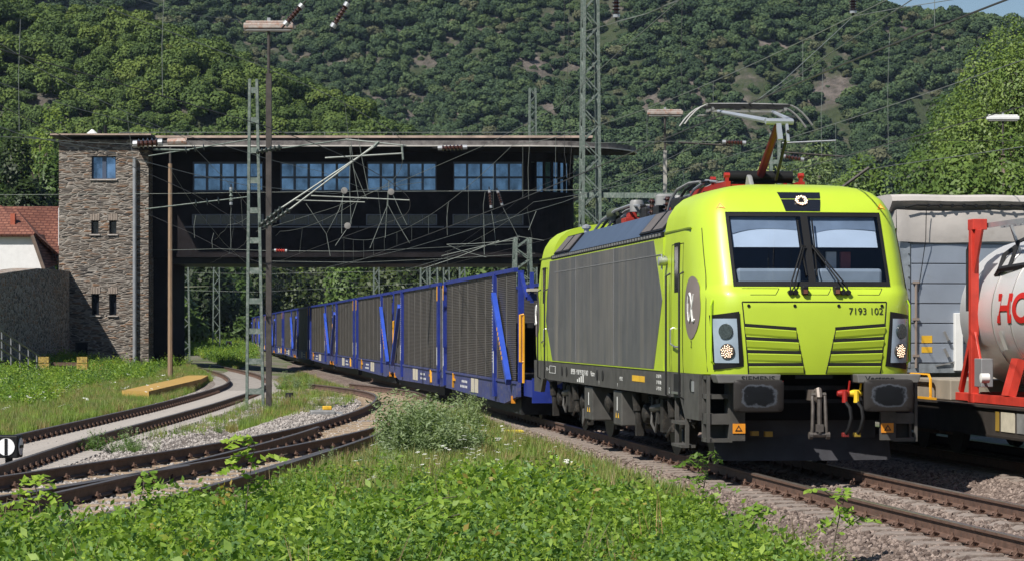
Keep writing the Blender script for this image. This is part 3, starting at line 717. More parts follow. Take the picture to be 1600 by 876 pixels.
# plough
mb = MB()
pl = [(-1.22, 1.16), (-.6, 1.08), (0, 1.04), (.6, 1.08), (1.22, 1.16)]
rows = [[(x, y + .12 * (1 - f), .155 + (.50 - .155) * (1 - f) if False else z) for x, y in pl] for f, z in ((0, .50), (.4, .36), (1, .15))]
mb.grid(rows); mb.grid([[(x, y + .02, z) for x, y, z in r] for r in rows]); mb.box(-1.0, 1.0, 1.17, 1.2, .45, .72)
mb.build('plough', mat('plough_grey', (.05, .05, .058), .65, var=.25, col2=(.04, .036, .034), amt=.25, spec=.12), loco)
# screw coupling, hook, hoses
mb = MB(); mb.box(-.07, .07, .42, .74, .98, 1.12); mb.tube([(0, .44, 1.1), (0, .33, 1.12), (0, .30, 1.04), (0, .36, .98)], .045, 8)
mb.build('draw_hook', mat('hook_steel', (.2, .17, .15), .5, .5), loco, smooth=True)
mb = MB()
for x in (-.085, .085): mb.tube([(x, .34, 1.06), (x * 1.0, .30, .9), (x * 1.1, .29, .62), (x * 1.2, .3, .50)], .024, 8)
mb.tube([(-.1, .34, 1.06), (.1, .34, 1.06)], .03, 8); mb.tube([(0, .29, 1.0), (0, .28, .55)], .032, 8); mb.cbox((0, .29, .62), .10, .08, .10); mb.tube([(-.13, .30, .53), (.13, .30, .53)], .035, 8)
for x in (-.115, .115): mb.lathe([(.05, -.025), (.05, .025)], 10, at((x, .3, .52), 'x'))
mb.build('screw_coupling', mat('coupling_steel', (.12, .105, .095), .5, .4, var=.3, scale=10), loco, smooth=True)
for x, hm_, sg in ((-.52, redbright, 0), (.40, redbright, 1), (.56, mat('valve_yellow', (.8, .55, .03), .45), 1)):
    mb = MB(); mb.lathe([(.035, -.09), (.05, -.03), (.05, .04), (.03, .09)], 10, at((x, .55, 1.07), 'x')); mb.tube([(x + .06, .55, 1.07), (x + .075, .52, 1.24)], .014, 6); mb.lathe([(.04, -.1), (.03, .06)], 8, at((x, .5, 1.05), 'z')); mb.build('brake_valve', hm_, loco, smooth=True)
    if sg:
        mb = MB(); mb.tube([(x, .5, .97), (x + .05, .42, .88), (x + .06, .38, .75), (x + .03, .40, .60), (x, .44, .54)], .026, 8); ho = mb.build('brake_hose', blk, loco, smooth=True)
        mb = MB(); mb.cbox((x, .47, .52), .09, .09, .06); mb.build('hose_coupling', mat('dull_' + hm_.name, (.16, .012, .01) if x < .5 else (.28, .19, .02), .6), ho, bevel=.01)
mb = MB(); mb.cbox((-.56, .86, .52), .10, .1, .07); mb.cbox((-.75, .86, .53), .10, .1, .06); mb.build('hose_dummy', mat('dim_yellow', (.35, .2, .02), .6), loco)
mb = MB(); mb.bar((-.5, .84, .96), (.5, .84, .96), .04, .05); mb.bar((-.45, .86, 1.14), (.5, .86, 1.14), .05, .06); mb.box(-.25, .25, .56, .62, 1.27, 1.32); mb.build('front_pipe', darkmetal, loco)
# bogies
def bogie(sc_):
    bo = thing('bogie', None, None); bo.parent = loco; bo.location = (0, sc_, 0)
    for s_ in (-1.5, 1.5):
        for x in (-1, 1):
            mb = MB(); mb.lathe([(.62, -.03), (.625, .06), (.655, .07), (.655, .10), (.2, .10), (.2, .14), (.08, .14)], 36, at((x * .74 - .05 * x, s_, .625), 'x') if x > 0 else at((x * .74 + .05, s_, .625), 'x') @ Matrix.Rotation(math.pi, 4, 'X')); mb.build('wheel', mat('wheel_steel', (.045, .04, .036), .6, .3, var=.3), bo, smooth=True)
            mb = MB(); mb.cbox((x * 1.08, s_, .625), .26, .34, .34); mb.lathe([(.17, 0), (.15, .10), (.06, .13)], 16, at((x * 1.2, s_, .625), 'x') if x > 0 else at((x * 1.2, s_, .625), 'x') @ Matrix.Rotation(math.pi, 4, 'X')); mb.build('axle_box', bogiem, bo, bevel=.02)
            mb = MB(); mb.tube([(x * 1.32, s_ + .33, .45), (x * 1.34, s_ + .33, .68)], .055, 10); mb.tube([(x * 1.34, s_ + .33, .66), (x * 1.36, s_ + .33, .93)], .075, 10); mb.build('damper', bogiem, bo, smooth=True)
            for d_ in (-.28, .05):
                mb = MB(); 
                pts = [(x * 1.12 + .075 * math.cos(a), s_ + d_ + .1 + .075 * math.sin(a), .74 + .20 * a / 31.4) for a in np.linspace(0, 31.4, 70)]
                mb.tube(pts, .02, 5); mb.build('coil_spring', darkmetal, bo, smooth=True)
    for x in (-1, 1):
        mb = MB(); poly = [(-2.2, .86), (-1.9, .95), (1.9, .95), (2.2, .86), (2.15, .74), (1.0, .72), (.6, .50), (-.6, .50), (-1.0, .72), (-2.15, .74)]
        mb.prism(poly, lambda a, b: (x * .96, a, b), lambda a, b: (x * 1.12, a, b)); mb.build('bogie_frame', bogiem, bo, bevel=.015)
        mb = MB(); 
        for pc in ([(x * 1.25, -1.0, .9), (x * 1.3, -.8, .5), (x * 1.3, -.4, .35), (x * 1.28, -.1, .55), (x * 1.2, 0, .85)], [(x * 1.3, -2.3, .9), (x * 1.33, -2.2, .4), (x * 1.33, -1.9, .22), (x * 1.3, -1.7, .5)], [(x * 1.25, 1.0, .9), (x * 1.3, .85, .5), (x * 1.3, .5, .38), (x * 1.28, .3, .85)]):
            mb = MB(); mb.tube(pc, .022, 6); mb.build('bogie_cable', greybox, bo, smooth=True)
        
        for q_ in ((1.16, 1.36, -.42, -.2, .4, .9), (1.14, 1.30, .25, .5, .5, .88), (1.2, 1.34, 2.0, 2.1, .25, .8), (1.18, 1.30, -2.15, -2.05, .22, .8), (1.17, 1.24, -.9, .9, .57, .66)):
            mb = MB(); mb.box(*sorted((x * q_[0], x * q_[1])), *q_[2:]); mb.build('bogie_bracket', bogiem, bo, bevel=.01)
        mb = MB(); mb.tube([(x * 1.28, -.15, .78), (x * 1.28, .85, .72)], .06, 8); mb.build('yaw_damper', greybox, bo, smooth=True)
        for s_ in (-2.1, 2.1): mb = MB(); mb.tube([(x * .75, s_ * 1.02, .75), (x * .75, s_ * 1.06, .18)], .035, 6); mb.cbox((x * .75, s_ * 1.05, .25), .08, .12, .2); mb.build('sand_pipe', bogiem, bo)
bogie(4.75); bogie(LEN - 4.75)
# gear slung between the bogies on the near side
for s0, s1, z0, z1 in ((7.55, 8.35, .38, .94), (10.6, 11.5, .36, .94)):
    mb = MB(); mb.box(-1.44, -1.0, s0, s1, z0, z1); mb.box(1.0, 1.44, s0, s1, z0, z1); lk = mb.build('equipment_locker', greybox, loco, bevel=.02)
    mb = MB(); mb.box(-1.447, -1.443, s0 + .36, s0 + .42, .62, .84); mb.build('locker_mark', lett_w, lk)
    mb = MB()
    for k in (.28, .5): mb.prism([(s0 + k - .05, .5), (s0 + k + .05, .5), (s0 + k, .58)], lambda a, b: (-1.443, a, b), lambda a, b: (-1.447, a, b))
    mb.build('locker_warning_mark', yellow, lk)
mb = MB(); mb.lathe([(.05, -.02), (.17, 0), (.17, .16), (.12, .19), (.06, .22)], 18, at((-1.2, 9.35, .7), 'x') @ Matrix.Rotation(math.pi, 4, 'X')); mb.build('compressor_drum', bogiem, loco, smooth=True)
mb = MB(); mb.box(-.9, .9, 7.3, 11.7, .3, .95); mb.build('transformer_tank', bogiem, loco, bevel=.05)
mb = MB()
for s_ in (2.15, 2.9): mb.bar((-1.42, s_, .97), (-1.42, s_, .28), .05, .06)
for z in (.30, .62): mb.box(-1.5, -1.3, 2.15, 2.9, z - .02, z + .02)
mb.build('step_ladder', greybox, loco)
mb = MB(); mb.box(-1.487, -1.47, 2.3, 2.8, 1.0, 1.30); mb.build('step_recess', blackgap, loco)
mb = MB(); mb.box(-1.52, -1.44, 2.3, 2.8, 1.02, 1.05); mb.build('step_tread', steel, loco)
for s_ in (1.55, 9.2, 9.8, 13.4, 14.0):
    mb = MB(); mb.lathe([(.09, 0), (.09, .008)], 16, at((-1.480, s_, 1.16), 'x') @ Matrix.Rotation(math.pi, 4, 'X')); mb.build('jacking_hole', blackgap, loco)
mb = MB(); mb.cbox((-1.485, 1.40, 1.15), .02, .12, .14); mb.build('socket_cover', alu, loco)
SM = lambda s_, z: Matrix.Translation((-1.481, s_, z)) @ Matrix(((0, 0, -1, 0), (-1, 0, 0, 0), (0, 1, 0, 0), (0, 0, 0, 1)))
for s_, z, b_, sz, m_ in ((12.6, 1.17, 'SIEMENS', .14, lett_w), (11.5, 1.17, '91 80 7193 102-9 D-ALD', .13, lett_w), (10.3, 1.17, 'Vectron', .13, lett_w), (7.35, 1.14, '193 102', .09, lett_w), (4.0, 1.24, 'D  R160  91t', .075, lett_w), (4.0, 1.15, 'D  P160  88t', .075, lett_w), (4.0, 1.06, 'G  P120  87t', .075, lett_w), (16.0, 1.17, '- 18.9 m -', .09, lett_w), (3.15, 1.05, 'D', .12, lett_w), (9.6, 1.03, 'I', .1, lett_w), (7.7, 1.03, 'I', .1, lett_w), (1.48, 1.72, '2', .14, lett_k)):
    if z > 1.5: text('lettering', b_, sz, m_, loco, Matrix.Translation((-side_x(s_, z) - .004, s_, z)) @ SM(0, 0).to_3x3().to_4x4())
    else: text('lettering', b_, sz, m_, loco, SM(s_, z), .0, .001)
mb = MB()
for k in range(4): mb.box(-1.4835, -1.477, 12.0 - k * .22, 12.1 - k * .22, 1.0, 1.05 + .03 * k)
mb.box(-1.4835, -1.477, 14.9, 15.7, 1.10, 1.108); mb.box(-1.4835, -1.477, 14.9, 15.7, 1.232, 1.24); mb.box(-1.4835, -1.477, 14.9, 14.92, 1.108, 1.232); mb.box(-1.4835, -1.477, 15.68, 15.7, 1.108, 1.232); mb.build('data_panel', lett_w, loco)
mb = MB(); mb.box(-1.4835, -1.477, 5.2, 6.3, 1.13, 1.22); mb.build('yellow_data_plate', yellow, loco)
# ------------------------------------------------------------------ car carrier wagons
def mesh_panel_mat():
    m, t, b = newmat('perforated_dark_mesh'); v = coords(t)
    w = nd(t, 'ShaderNodeTexWave'); w.wave_type = 'BANDS'; w.bands_direction = 'Z'; w.inputs['Scale'].default_value = 7.5; w.inputs['Distortion'].default_value = 0
    t.links.new(v, w.inputs['Vector'])
    base = ramp(t, noise(t, coords(t, (1, 1.2, .35)), 1.6, 5, .6), [(.3, (.045, .038, .032)), (.7, (.085, .073, .062))])
    d = ramp(t, w.outputs['Fac'], [(.25, (.45, .45, .45)), (.7, (1, 1, 1))])
    t.links.new(mixc(t, 1.0, base, d, 'MULTIPLY'), b.inputs['Base Color']); b.inputs['Roughness'].default_value = .6
    bump(t, b, w.outputs['Fac'], .5, .02); return m
meshm = mesh_panel_mat(); seamm = mat('panel_edge_grey', (.12, .115, .108), .5, var=.25)
yel_handle = mat('yellow_handle', (.75, .36, .02), .45, var=.1); decal = mat('pale_data_panel', (.55, .50, .40), .6, var=.12, scale=9)
WL = 15.3
def trackdir(f, Y): d = Vector((f(Y + 1) - f(Y - 1), 2, 0)); return math.atan2(-d.x, d.y)
def make_wagon():
    r = thing('car_carrier_wagon', '-', 'wagon', (0, 0, 0), 0, 'blue car carrier wagons behind the locomotive')
    mb = MB()
    for sg in (-1, 1):
        poly = [(-.2, .80), (WL, .80), (WL, .36), (3.2, .30), (1.9, .30), (1.2, .36), (-.2, .50)]
        mb.prism(poly, lambda a, b: (sg * 1.36, a, b), lambda a, b: (sg * 1.46, a, b))
        mb.bar((sg * 1.455, -.2, .80), (sg * 1.455, WL, .80), .07, .05)
    mb.build('side_sill', blueb, r)
    mb = MB(); mb.box(-1.36, 1.36, -.1, WL - .1, .62, .72); mb.box(-1.40, 1.40, .3, WL - .2, 1.98, 2.08); mb.build('deck', darkmetal, r)
    mb = MB(); mb.box(-1.30, 1.30, .2, WL - .3, .10, .60); mb.build('underframe', darkmetal, r)  # dark low-floor box added to keep sunlight off the ballast beneath
    edges = [(0.06, 1.55), (1.6, 3.3)] + [(3.72 + i * 1.94, 3.72 + i * 1.94 + 1.90) for i in range(6)]
    for sg in (-1, 1):
        for a, b in edges:
            mb = MB(); mb.box(*sorted((sg * 1.43, sg * 1.445)), a, b, .83, 3.16)
            p = mb.build('mesh_panel', meshm, r)
            e = MB(); e.box(*sorted((sg * 1.44, sg * 1.462)), b - .015, b + .025, .83, 3.16); e.build('panel_edge', seamm, p)
        for a, w_ in ((3.3, .36), (WL - .35, .28)):
            mb = MB(); mb.box(*sorted((sg * 1.40, sg * 1.53)), a, a + w_, .42, 3.2); p = mb.build('side_post', blue, r)
            mb = MB(); mb.box(*sorted((sg * 1.532, sg * 1.535)), a + .04, a + .14, .95, 1.45); mb.build('post_mark', lett_w, p)
            if a > 5: mb = MB(); mb.box(*sorted((sg * 1.532, sg * 1.536)), a + .03, a + w_ - .03, 2.75, 3.16); mb.build('yellow_post_band', yel_handle, p)
            else:
                mb = MB()
                for k in range(26): mb.box(*sorted((sg * 1.531, sg * 1.536)), a + .26, a + .31, 1.2 + k * .07, 1.23 + k * .07)
                mb.build('post_hole', lett_w, p)
        mb = MB(); mb.bar((sg * 1.55, 3.2, 2.72), (sg * 1.55, .45, .80), .11, .15); br = mb.build('diagonal_brace', mat('brace_blue', (.03, .075, .42), .35, var=.15), r)
        if sg < 0:
            mb = MB()
            for k in range(7):
                f = .40 + k * .055; mb.cbox((sg * 1.608, 3.2 - 2.75 * f, 2.72 - 1.92 * f), .006, .10, .08)
            mb.build('orange_lettering', yel_handle, br)
        mb = MB(); mb.bar((sg * 1.45, -.05, 3.215), (sg * 1.45, WL, 3.215), .09, .09); mb.build('top_rail', blue, r)
        mb = MB(); mb.tube([(sg * 1.35, -.55, 1.25), (sg * 1.42, -.55, 1.25), (sg * 1.42, -.55, 2.25), (sg * 1.35, -.55, 2.25)], .035, 6); mb.tube([(sg * 1.35, -.55, .8), (sg * 1.35, -.55, 2.25)], .03, 6); mb.build('yellow_hand_hoop', yel_handle, r)
        mb = MB()
        for k in range(9): mb.bar((sg * 1.40, WL + .05, .9 + k * .27), (sg * 1.40, WL + .28, .9 + k * .27), .04)
        for q in (.05, .28): mb.bar((sg * 1.40, WL + q, .6), (sg * 1.40, WL + q, 3.1), .045)
        mb.build('ladder', alu, r)
        mb = MB()
        for a in (7.1, 7.95): mb.box(*sorted((sg * 1.462, sg * 1.467)), a - .0, a + .72, .40, .74)
        mb.build('data_panel', decal, r)
        mb = MB()
        for k in range(9): mb.box(*sorted((sg * 1.462, sg * 1.466)), 9.6 + (k % 5) * .35, 9.8 + (k % 5) * .35, .46 + .13 * (k // 5), .52 + .13 * (k // 5))
        mb.build('white_lettering', lett_w, r)
        mb = MB(); mb.bar((sg * 1.48, 12.9, .42), (sg * 1.48, 12.8, .78), .05, .1); mb.bar((sg * 1.48, 12.8, .62), (sg * 1.48, 12.5, .62), .05, .06); mb.build('yellow_brake_lever', yel_handle, r)
        mb = MB(); mb.cbox((sg * 1.44, .5, .42), .08, .14, .16); mb.build('orange_tail_lamp', orange, r)
    mb = MB(); mb.box(-1.3, 1.3, -1.5, -.2, .52, .86); mb.box(-1.3, 1.3, -1.56, -1.5, .40, .92); mb.build('end_platform', blue, r)
    mb = MB()
    for sg in (-1, 1): mb.bar((sg * 1.35, -.1, .8), (sg * 1.35, -.1, 3.2), .12); mb.bar((sg * 1.35, -.1, 3.15), (sg * 1.3, -.75, 2.6), .07); mb.bar((sg * 1.2, -.75, 2.5), (sg * 1.2, -.75, 3.15), .08)
    mb.bar((-1.3, -.75, 2.62), (1.3, -.75, 2.62), .09, .14); mb.build('end_portal', blue, r)
    mb = MB(); mb.box(-1.3, 1.3, -1.2, .3, 2.74, 2.80); mb.build('loading_flap', mat('cream_flap', (.42, .38, .32), .6), r)
    for s_ in (1.6,):
        for sg in (-1, 1):
            for d_ in (-.9, .9):
                mb = MB(); mb.lathe([(.36, -.03), (.37, .05), (.39, .06), (.39, .09), (.1, .1)], 24, at((sg * .72, s_ + d_, .37), 'x') if sg > 0 else at((sg * .72, s_ + d_, .37), 'x') @ Matrix.Rotation(math.pi, 4, 'X')); mb.build('wheel', mats_wheel, r, smooth=True)
        mb = MB(); mb.box(-1.1, -1.0, s_ - 1.3, s_ + 1.3, .3, .5); mb.build('bogie_frame', bogiem, r); mb = MB(); mb.box(1.0, 1.1, s_ - 1.3, s_ + 1.3, .3, .5); mb.build('bogie_frame', bogiem, r)
    mb = MB()
    for sg in (-1, 1): mb = MB(); mb.lathe([(.09, 0), (.09, .4), (.2, .44), (.21, .47)], 14, at((sg * .875, -1.56, 1.0), 'y') @ Matrix.Rotation(math.pi, 4, 'X')); mb.build('buffer', darkmetal, r, smooth=True)
    return r
mats_wheel = _mats['wheel_steel']
order = ['first', 'second', 'third', 'fourth', 'fifth', 'sixth', 'seventh', 'eighth', 'ninth', 'tenth', 'eleventh', 'twelfth', 'thirteenth']
Y = 53.9; proto = None
for i in range(13):
    lab = ('blue car carrier wagon with dark mesh sides, ' + ('directly behind the locomotive' if i == 0 else order[i] + ' in the row counted from the locomotive' if i < 12 else 'last in the row at the far end'))
    rev = i % 2 == 1
    y0, y1 = Y, Y + WL
    if proto is None: r = proto = make_wagon(); r['label'] = lab
    else: r = copy_thing(proto, label=lab)
    ya, yb = trackA(y0), trackA(y1); ang = math.atan2(-(yb - ya), y1 - y0)
    if rev: r.location = (yb, y0 + WL * math.cos(ang), 0); r.rotation_euler = (0, 0, ang + math.pi)
    else: r.location = (ya, y0, 0); r.rotation_euler = (0, 0, ang)
    Y += WL + (.95 if not rev else 1.0)

# ------------------------------------------------------------------ freight on the right hand track
def trackD(Y): return 12.62 - .1228 * Y
D0 = 37.9
def Dloc(y): return (trackD(D0 + y * math.cos(YAW)), D0 + y * math.cos(YAW), 0)
tarp = mat('cream_tarpaulin', (.47, .435, .41), .75, var=.12, scale=2, col2=(.36, .32, .29), amt=.3, bmp=.25, bscale=7)
plank = mat('aluminium_plank', (.33, .37, .44), .38, .35, var=.10, scale=1.5, col2=(.30, .32, .35), amt=.3)
galv = mat('galvanised_post', (.30, .33, .36), .45, .4, var=.25, scale=9)
wg = thing('pocket_wagon', 'low brown freight wagon on the right hand track carrying the tank and the trailer', 'wagon', Dloc(0), YAW)
mb = MB()
for sg in (-1, 1): mb.box(*sorted((sg * 1.20, sg * 1.30)), -11.5, 22, .42, .80); mb.box(*sorted((sg * 1.05, sg * 1.34)), -11.5, 22, .80, .835); mb.box(*sorted((sg * 1.05, sg * 1.32)), -11.5, 22, .38, .42)
mb.box(-1.05, 1.05, -11.5, 22, .55, .62); mb.build('side_beam', mat('wagon_brown', (.035, .028, .024), .7, var=.35, scale=3, col2=(.11, .08, .06), amt=.22), wg)
mb = MB(); mb.box(-1.312, -1.302, -4.2, -3.0, .48, .76); mb.build('dark_data_plate', greyk, wg)
for a, b, m_ in ((-2.9, -2.3, decal), (-2.2, -2.05, mat('dull_yellow_plate', (.30, .19, .03), .6))): mb = MB(); mb.box(-1.312, -1.302, a, b, .48, .76); mb.build('data_plate', m_, wg)
mb = MB(); mb.tube([(-1.3, 1.2, .84), (-1.3, 1.2, 1.16), (-1.3, 1.3, 1.22), (-1.3, 5.0, 1.22)], .024, 6); mb.tube([(-1.3, 5.0, 1.22), (-1.3, 5.0, .8)], .024, 6); mb.box(-1.33, -1.29, .9, 7, .84, .875); mb.build('yellow_guard_rail', yel_handle, wg, smooth=True)
mb = MB(); mb.box(-1.2, 1.2, .5, 2.6, .84, 1.16); mb.build('deck_box', mat('beige_box', (.30, .26, .21), .6, var=.15), wg, bevel=.02)
for s_ in (2.4, -9.5):
    for d_ in (-.9, .9):
        for sg in (-1, 1): mb = MB(); mb.lathe([(.44, -.03), (.45, .05), (.47, .06), (.47, .09), (.1, .1)], 24, at((sg * .72, s_ + d_, .46), 'x') if sg > 0 else at((sg * .72, s_ + d_, .46), 'x') @ Matrix.Rotation(math.pi, 4, 'X')); mb.build('wheel', mats_wheel, wg, smooth=True)
    mb = MB(); mb.box(1.0, 1.12, s_ - 1.4, s_ + 1.4, .3, .5); mb.build('bogie_frame', bogiem, wg); mb = MB(); mb.box(-1.12, -1.0, s_ - 1.4, s_ + 1.4, .3, .5)
    for d_ in (-.9, .9): mb.box(-1.18, -1.0, s_ + d_ - .16, s_ + d_ + .16, .3, .6)
    mb.build('bogie_frame', mat('bogie_brown', (.12, .075, .05), .8, var=.3), wg, bevel=.01)
# trailer
tr = thing('semitrailer', 'grey aluminium tipping semitrailer with rolled cream tarpaulin standing on the pocket wagon', 'trailer', Dloc(3.3), YAW)
mb = MB(); mb.box(-1.24, 1.24, 0.03, 13.4, 1.32, 3.75); mb.build('trailer_body', plank, tr)
for k in range(7):
    mb = MB(); z0 = 1.38 + k * .325; mb.box(-1.02, 1.02, -.03, .03, z0 + .008, min(3.66, z0 + .317)); mb.build('end_plank', plank, tr, bevel=.006)
for sg in (-1, 1):
    mb = MB(); mb.box(*sorted((sg * 1.27, sg * 1.03)), -.05, .12, 1.29, 3.72); cp = mb.build('corner_post', galv, tr, bevel=.01)
    mb = MB()
    for k in range(12): mb.lathe([(.014, 0), (.012, .012)], 6, at((sg * 1.06, -.062, 1.45 + k * .19), 'y'))
    mb.build('rivet', darkmetal, cp)
mb = MB(); mb.box(-1.27, 1.27, -.04, .04, 1.22, 1.37); mb.box(-1.2, 1.2, 1, 13, 1.0, 1.3); mb.build('chassis', galv, tr)
mb = MB()
rows = []
for (y_, z_) in ((13.4, 3.86), (.1, 3.86), (-.04, 3.95), (-.14, 4.03), (-.12, 4.10), (0, 4.14), (.3, 4.15), (13.4, 4.15)):
    rows.append([(x, y_ + .012 * math.sin(x * 9 + z_ * 5), z_ + .005 * math.sin(x * 5.1 + y_)) for x in np.linspace(-1.36, 1.36, 24)])
mb.grid(rows); mb.add([r_[0] for r_ in rows], [tuple(range(8))]); mb.add([r_[-1] for r_ in rows], [tuple(range(8))]); mb.build('tarpaulin_roll', tarp, tr, smooth=True)
mb = MB(); rows = []
for z_, o_ in ((3.88, -.07), (3.75, -.085), (3.55, -.09), (3.40, -.08), (3.36, -.075)):
    rows.append([(x, o_ - .018 * math.sin(x * 4.3 + z_ * 2) - (.02 if abs(x) > 1.1 else 0), z_ + .012 * math.sin(x * 3)) for x in np.linspace(-1.285, 1.285, 26)])
mb.grid(rows)
for sg in (-1, 1): mb.grid([[(sg * 1.285, -.08, z_), (sg * 1.29, .3, z_), (sg * 1.28, 13.3, z_)] for z_ in (3.36, 3.6, 3.88)])
mb.build('tarpaulin_flap', tarp, tr, smooth='all')
mb = MB(); mb.tube([(-1.15, -.17, 3.92)] + [(-1.15 + k * .2, -.135 - .01 * (k % 2), 3.955 + .008 * (k % 2)) for k in range(1, 12)], .014, 5)
for k in range(10): mb.lathe([(.03, -.02), (.03, .02)], 8, at((-.75 + k * .2, -.14, 3.955), 'y'))
mb.tube([(-.80, -.17, 3.92), (-.80, -.14, 3.4), (-.88, -.06, 2.7), (-.90, -.06, 2.55)], .007, 4)
mb.build('tarpaulin_rope', blk, tr)
mb = MB(); mb.tube([(-.94, -.06, 1.3), (-.94, -.06, 2.72)], .022, 6)
for z_ in (1.5, 2.1, 2.7): mb.cbox((-.94, -.06, z_), .10, .05, .04)
mb.build('lock_rod', mat('rod_brown', (.25, .2, .17), .6), tr)
mb = MB(); mb.box(-.30, -.16, -.12, -.02, 1.25, 2.2); mb.build('white_bracket', white, tr, bevel=.01)
mb = MB(); mb.bar((-.46, -.06, 1.9), (-.40, -.1, 1.75), .04); mb.bar((-.46, -.06, 1.62), (-.40, -.1, 1.48), .04); mb.bar((-.6, -.05, 1.33), (-.3, -.08, 1.4), .02); mb.build('latch', steel, tr)
for z0, z1, x0 in ((1.71, 1.83, -.84), (1.55, 1.645, -.84)): mb = MB(); mb.box(x0, x0 + .18, -.036, -.031, z0, z1); mb.build('yellow_sticker', yellow, tr)
for sg in (-1, 1):
    for s_ in (9.2, 10.5, 11.8): mb = MB(); mb.lathe([(.2, -.12), (.48, -.14), (.5, -.08), (.5, .08), (.48, .14), (.2, .12)], 24, at((sg * .95, s_, .62 + .55), 'x')); mb.build('tyre', blk, tr, smooth=True)
# tank container
tk = thing('tank_container', 'silver white tank container with red lettering in a red frame on the right track', 'container', Dloc(-.55), YAW)
tankm = mat('tank_shell', (.70, .70, .71), .28, .2, var=.07, scale=1.2, col2=(.5, .48, .46), amt=.22)
def cyl(mb, prof, n=48): mb.lathe(prof, n, at((0, 0, 2.16), 'y') @ Matrix.Rotation(math.pi, 4, 'X'))
mb = MB(); cyl(mb, [(.2, -1.25), (.6, -1.21), (.9, -1.12), (1.06, -.99), (1.12, -.82), (1.12, 7.1), (1.0, 7.4), (.4, 7.6)]); sh = mb.build('tank_shell', tankm, tk, smooth=True)
mb = MB()
for s_ in (.72, 1.55, 3.2, 5.2): cyl(mb, [(1.12, s_), (1.127, s_ + .005), (1.127, s_ + .03), (1.12, s_ + .035)])
mb.build('shell_seam', mat('seam_grey', (.30, .28, .27), .4, .4), tk, smooth=True)
for y0 in (0, -7.8):
    mb = MB()
    for sg in (-1, 1):
        mb.box(*sorted((sg * 1.10, sg * 1.22)), y0 - .08, y0 + .06, .84, 3.42); mb.box(*sorted((sg * 1.00, sg * 1.22)), y0 - .16, y0 + .1, 3.40, 3.56); mb.box(*sorted((sg * 1.0, sg * 1.22)), y0 - .16, y0 + .1, .84, .98)
        if y0 == 0: mb.bar((sg * 1.16, .06, 1.85), (sg * 1.16, .62, 1.0), .07, .10); mb.box(*sorted((sg * 1.08, sg * 1.22)), .06, .72, .86, .98); mb.prism([(-.08, 3.4), (-.45, 3.4), (-.08, 2.75)], lambda a, b: (sg * 1.14, a, b), lambda a, b: (sg * 1.18, a, b)); mb.prism([(-.1, 1.9), (-.55, 1.15), (-.1, 1.15)], lambda a, b: (sg * 1.14, a, b), lambda a, b: (sg * 1.18, a, b))
    mb.box(-1.05, 1.05, y0 - .06, y0 + .04, .86, 1.0); mb.build('end_frame', redp if y0 else mat('frame_red', (.52, .045, .028), .5, var=.2, scale=4, col2=(.35, .06, .05), amt=.25), tk, bevel=.008)
mb = MB()
for sg in (-1, 1): mb.box(*sorted((sg * 1.10, sg * 1.20)), -7.7, -.1, .85, .97); mb.bar((sg * 1.15, -1.6, .97), (sg * 1.0, -1.6, 1.5), .12, .3); mb.bar((sg * 1.15, -5.6, .97), (sg * 1.0, -5.6, 1.5), .12, .3)
mb.build('bottom_rail', _mats['frame_red'], tk)
mb = MB()
for x in (-.95, -.72): mb.bar((x, 0, 3.47), (x, -7.6, 3.47), .05, .07)
for k in range(30): mb.bar((-.95, -.2 - k * .25, 3.47), (-.72, -.2 - k * .25, 3.47), .03)
for k in range(6): mb.bar((-.85, -.8 - k * 1.2, 3.45), (-.7, -.8 - k * 1.2, 3.02), .04)
mb.build('top_walkway', alu, tk)
mb = MB(); mb.tube([(-.95, -.45, 2.72), (-1.0, -.75, 2.80), (-.9, -1.6, 2.84), (-.93, -3.5, 2.82)], .045, 6); mb.tube([(-.6, -.3, 3.15), (-.8, -.35, 3.02), (-.95, -.5, 2.72)], .035, 6); mb.tube([(-.9, -.9, 2.84), (-.75, -.85, 3.2), (-.5, -.8, 3.3)], .03, 6); mb.build('top_pipe', darkmetal, tk, smooth=True)
mb = MB(); mb.tube([(-1.18, .10, 3.2), (-1.2, .16, 3.1), (-1.2, .16, 2.2)], .03, 6); mb.tube([(-1.12, .1, 2.9), (-1.12, .12, 1.5)], .02, 6); mb.build('end_ladder', darkmetal, tk)
def tanktext(body, yc, z, size, m_, sx, bold):
    me = text('red_lettering', body, size, m_, tk, Matrix.Identity(4), bold, .002, 'LEFT', sx)
    for v in me.data.vertices:
        u, h, e = v.co; a = (z + h - 2.16) / 1.132; v.co = (-(1.132 + e) * math.cos(a), yc - u, 2.16 + (1.132 + e) * math.sin(a))
    return me
tanktext('HOYER', -.95, 2.21, .58, mat('letter_red', (.55, .02, .015), .5, var=.05), 1.72, .016)
mb = MB()
for y0, z0, hh in ((-.98, 1.62, .28), (-.82, 1.60, .13)):
    pts = []
    for z_ in (z0, z0 + hh): a = (z_ - 2.16) / 1.13; pts.append((-1.134 * math.cos(a), 2.16 + 1.134 * math.sin(a)))
    mb.add([(pts[0][0], y0, pts[0][1]), (pts[0][0], y0 - .17, pts[0][1]), (pts[1][0], y0 - .17, pts[1][1]), (pts[1][0], y0, pts[1][1])], [(0, 1, 2, 3)])
mb.build('white_label', lett_w, tk)
mb = MB(); mb.box(-1.2, -1.02, -.5, -.16, 1.08, 1.5); mb.build('document_holder', alu, tk, bevel=.01)
mb = MB(); mb.lathe([(.02, 0), (.07, .0), (.07, .12), (.03, .13)], 14, at((-1.2, -.85, 1.22), 'x') @ Matrix.Rotation(math.pi, 4, 'X')); mb.build('end_cap', white, tk, smooth=True)
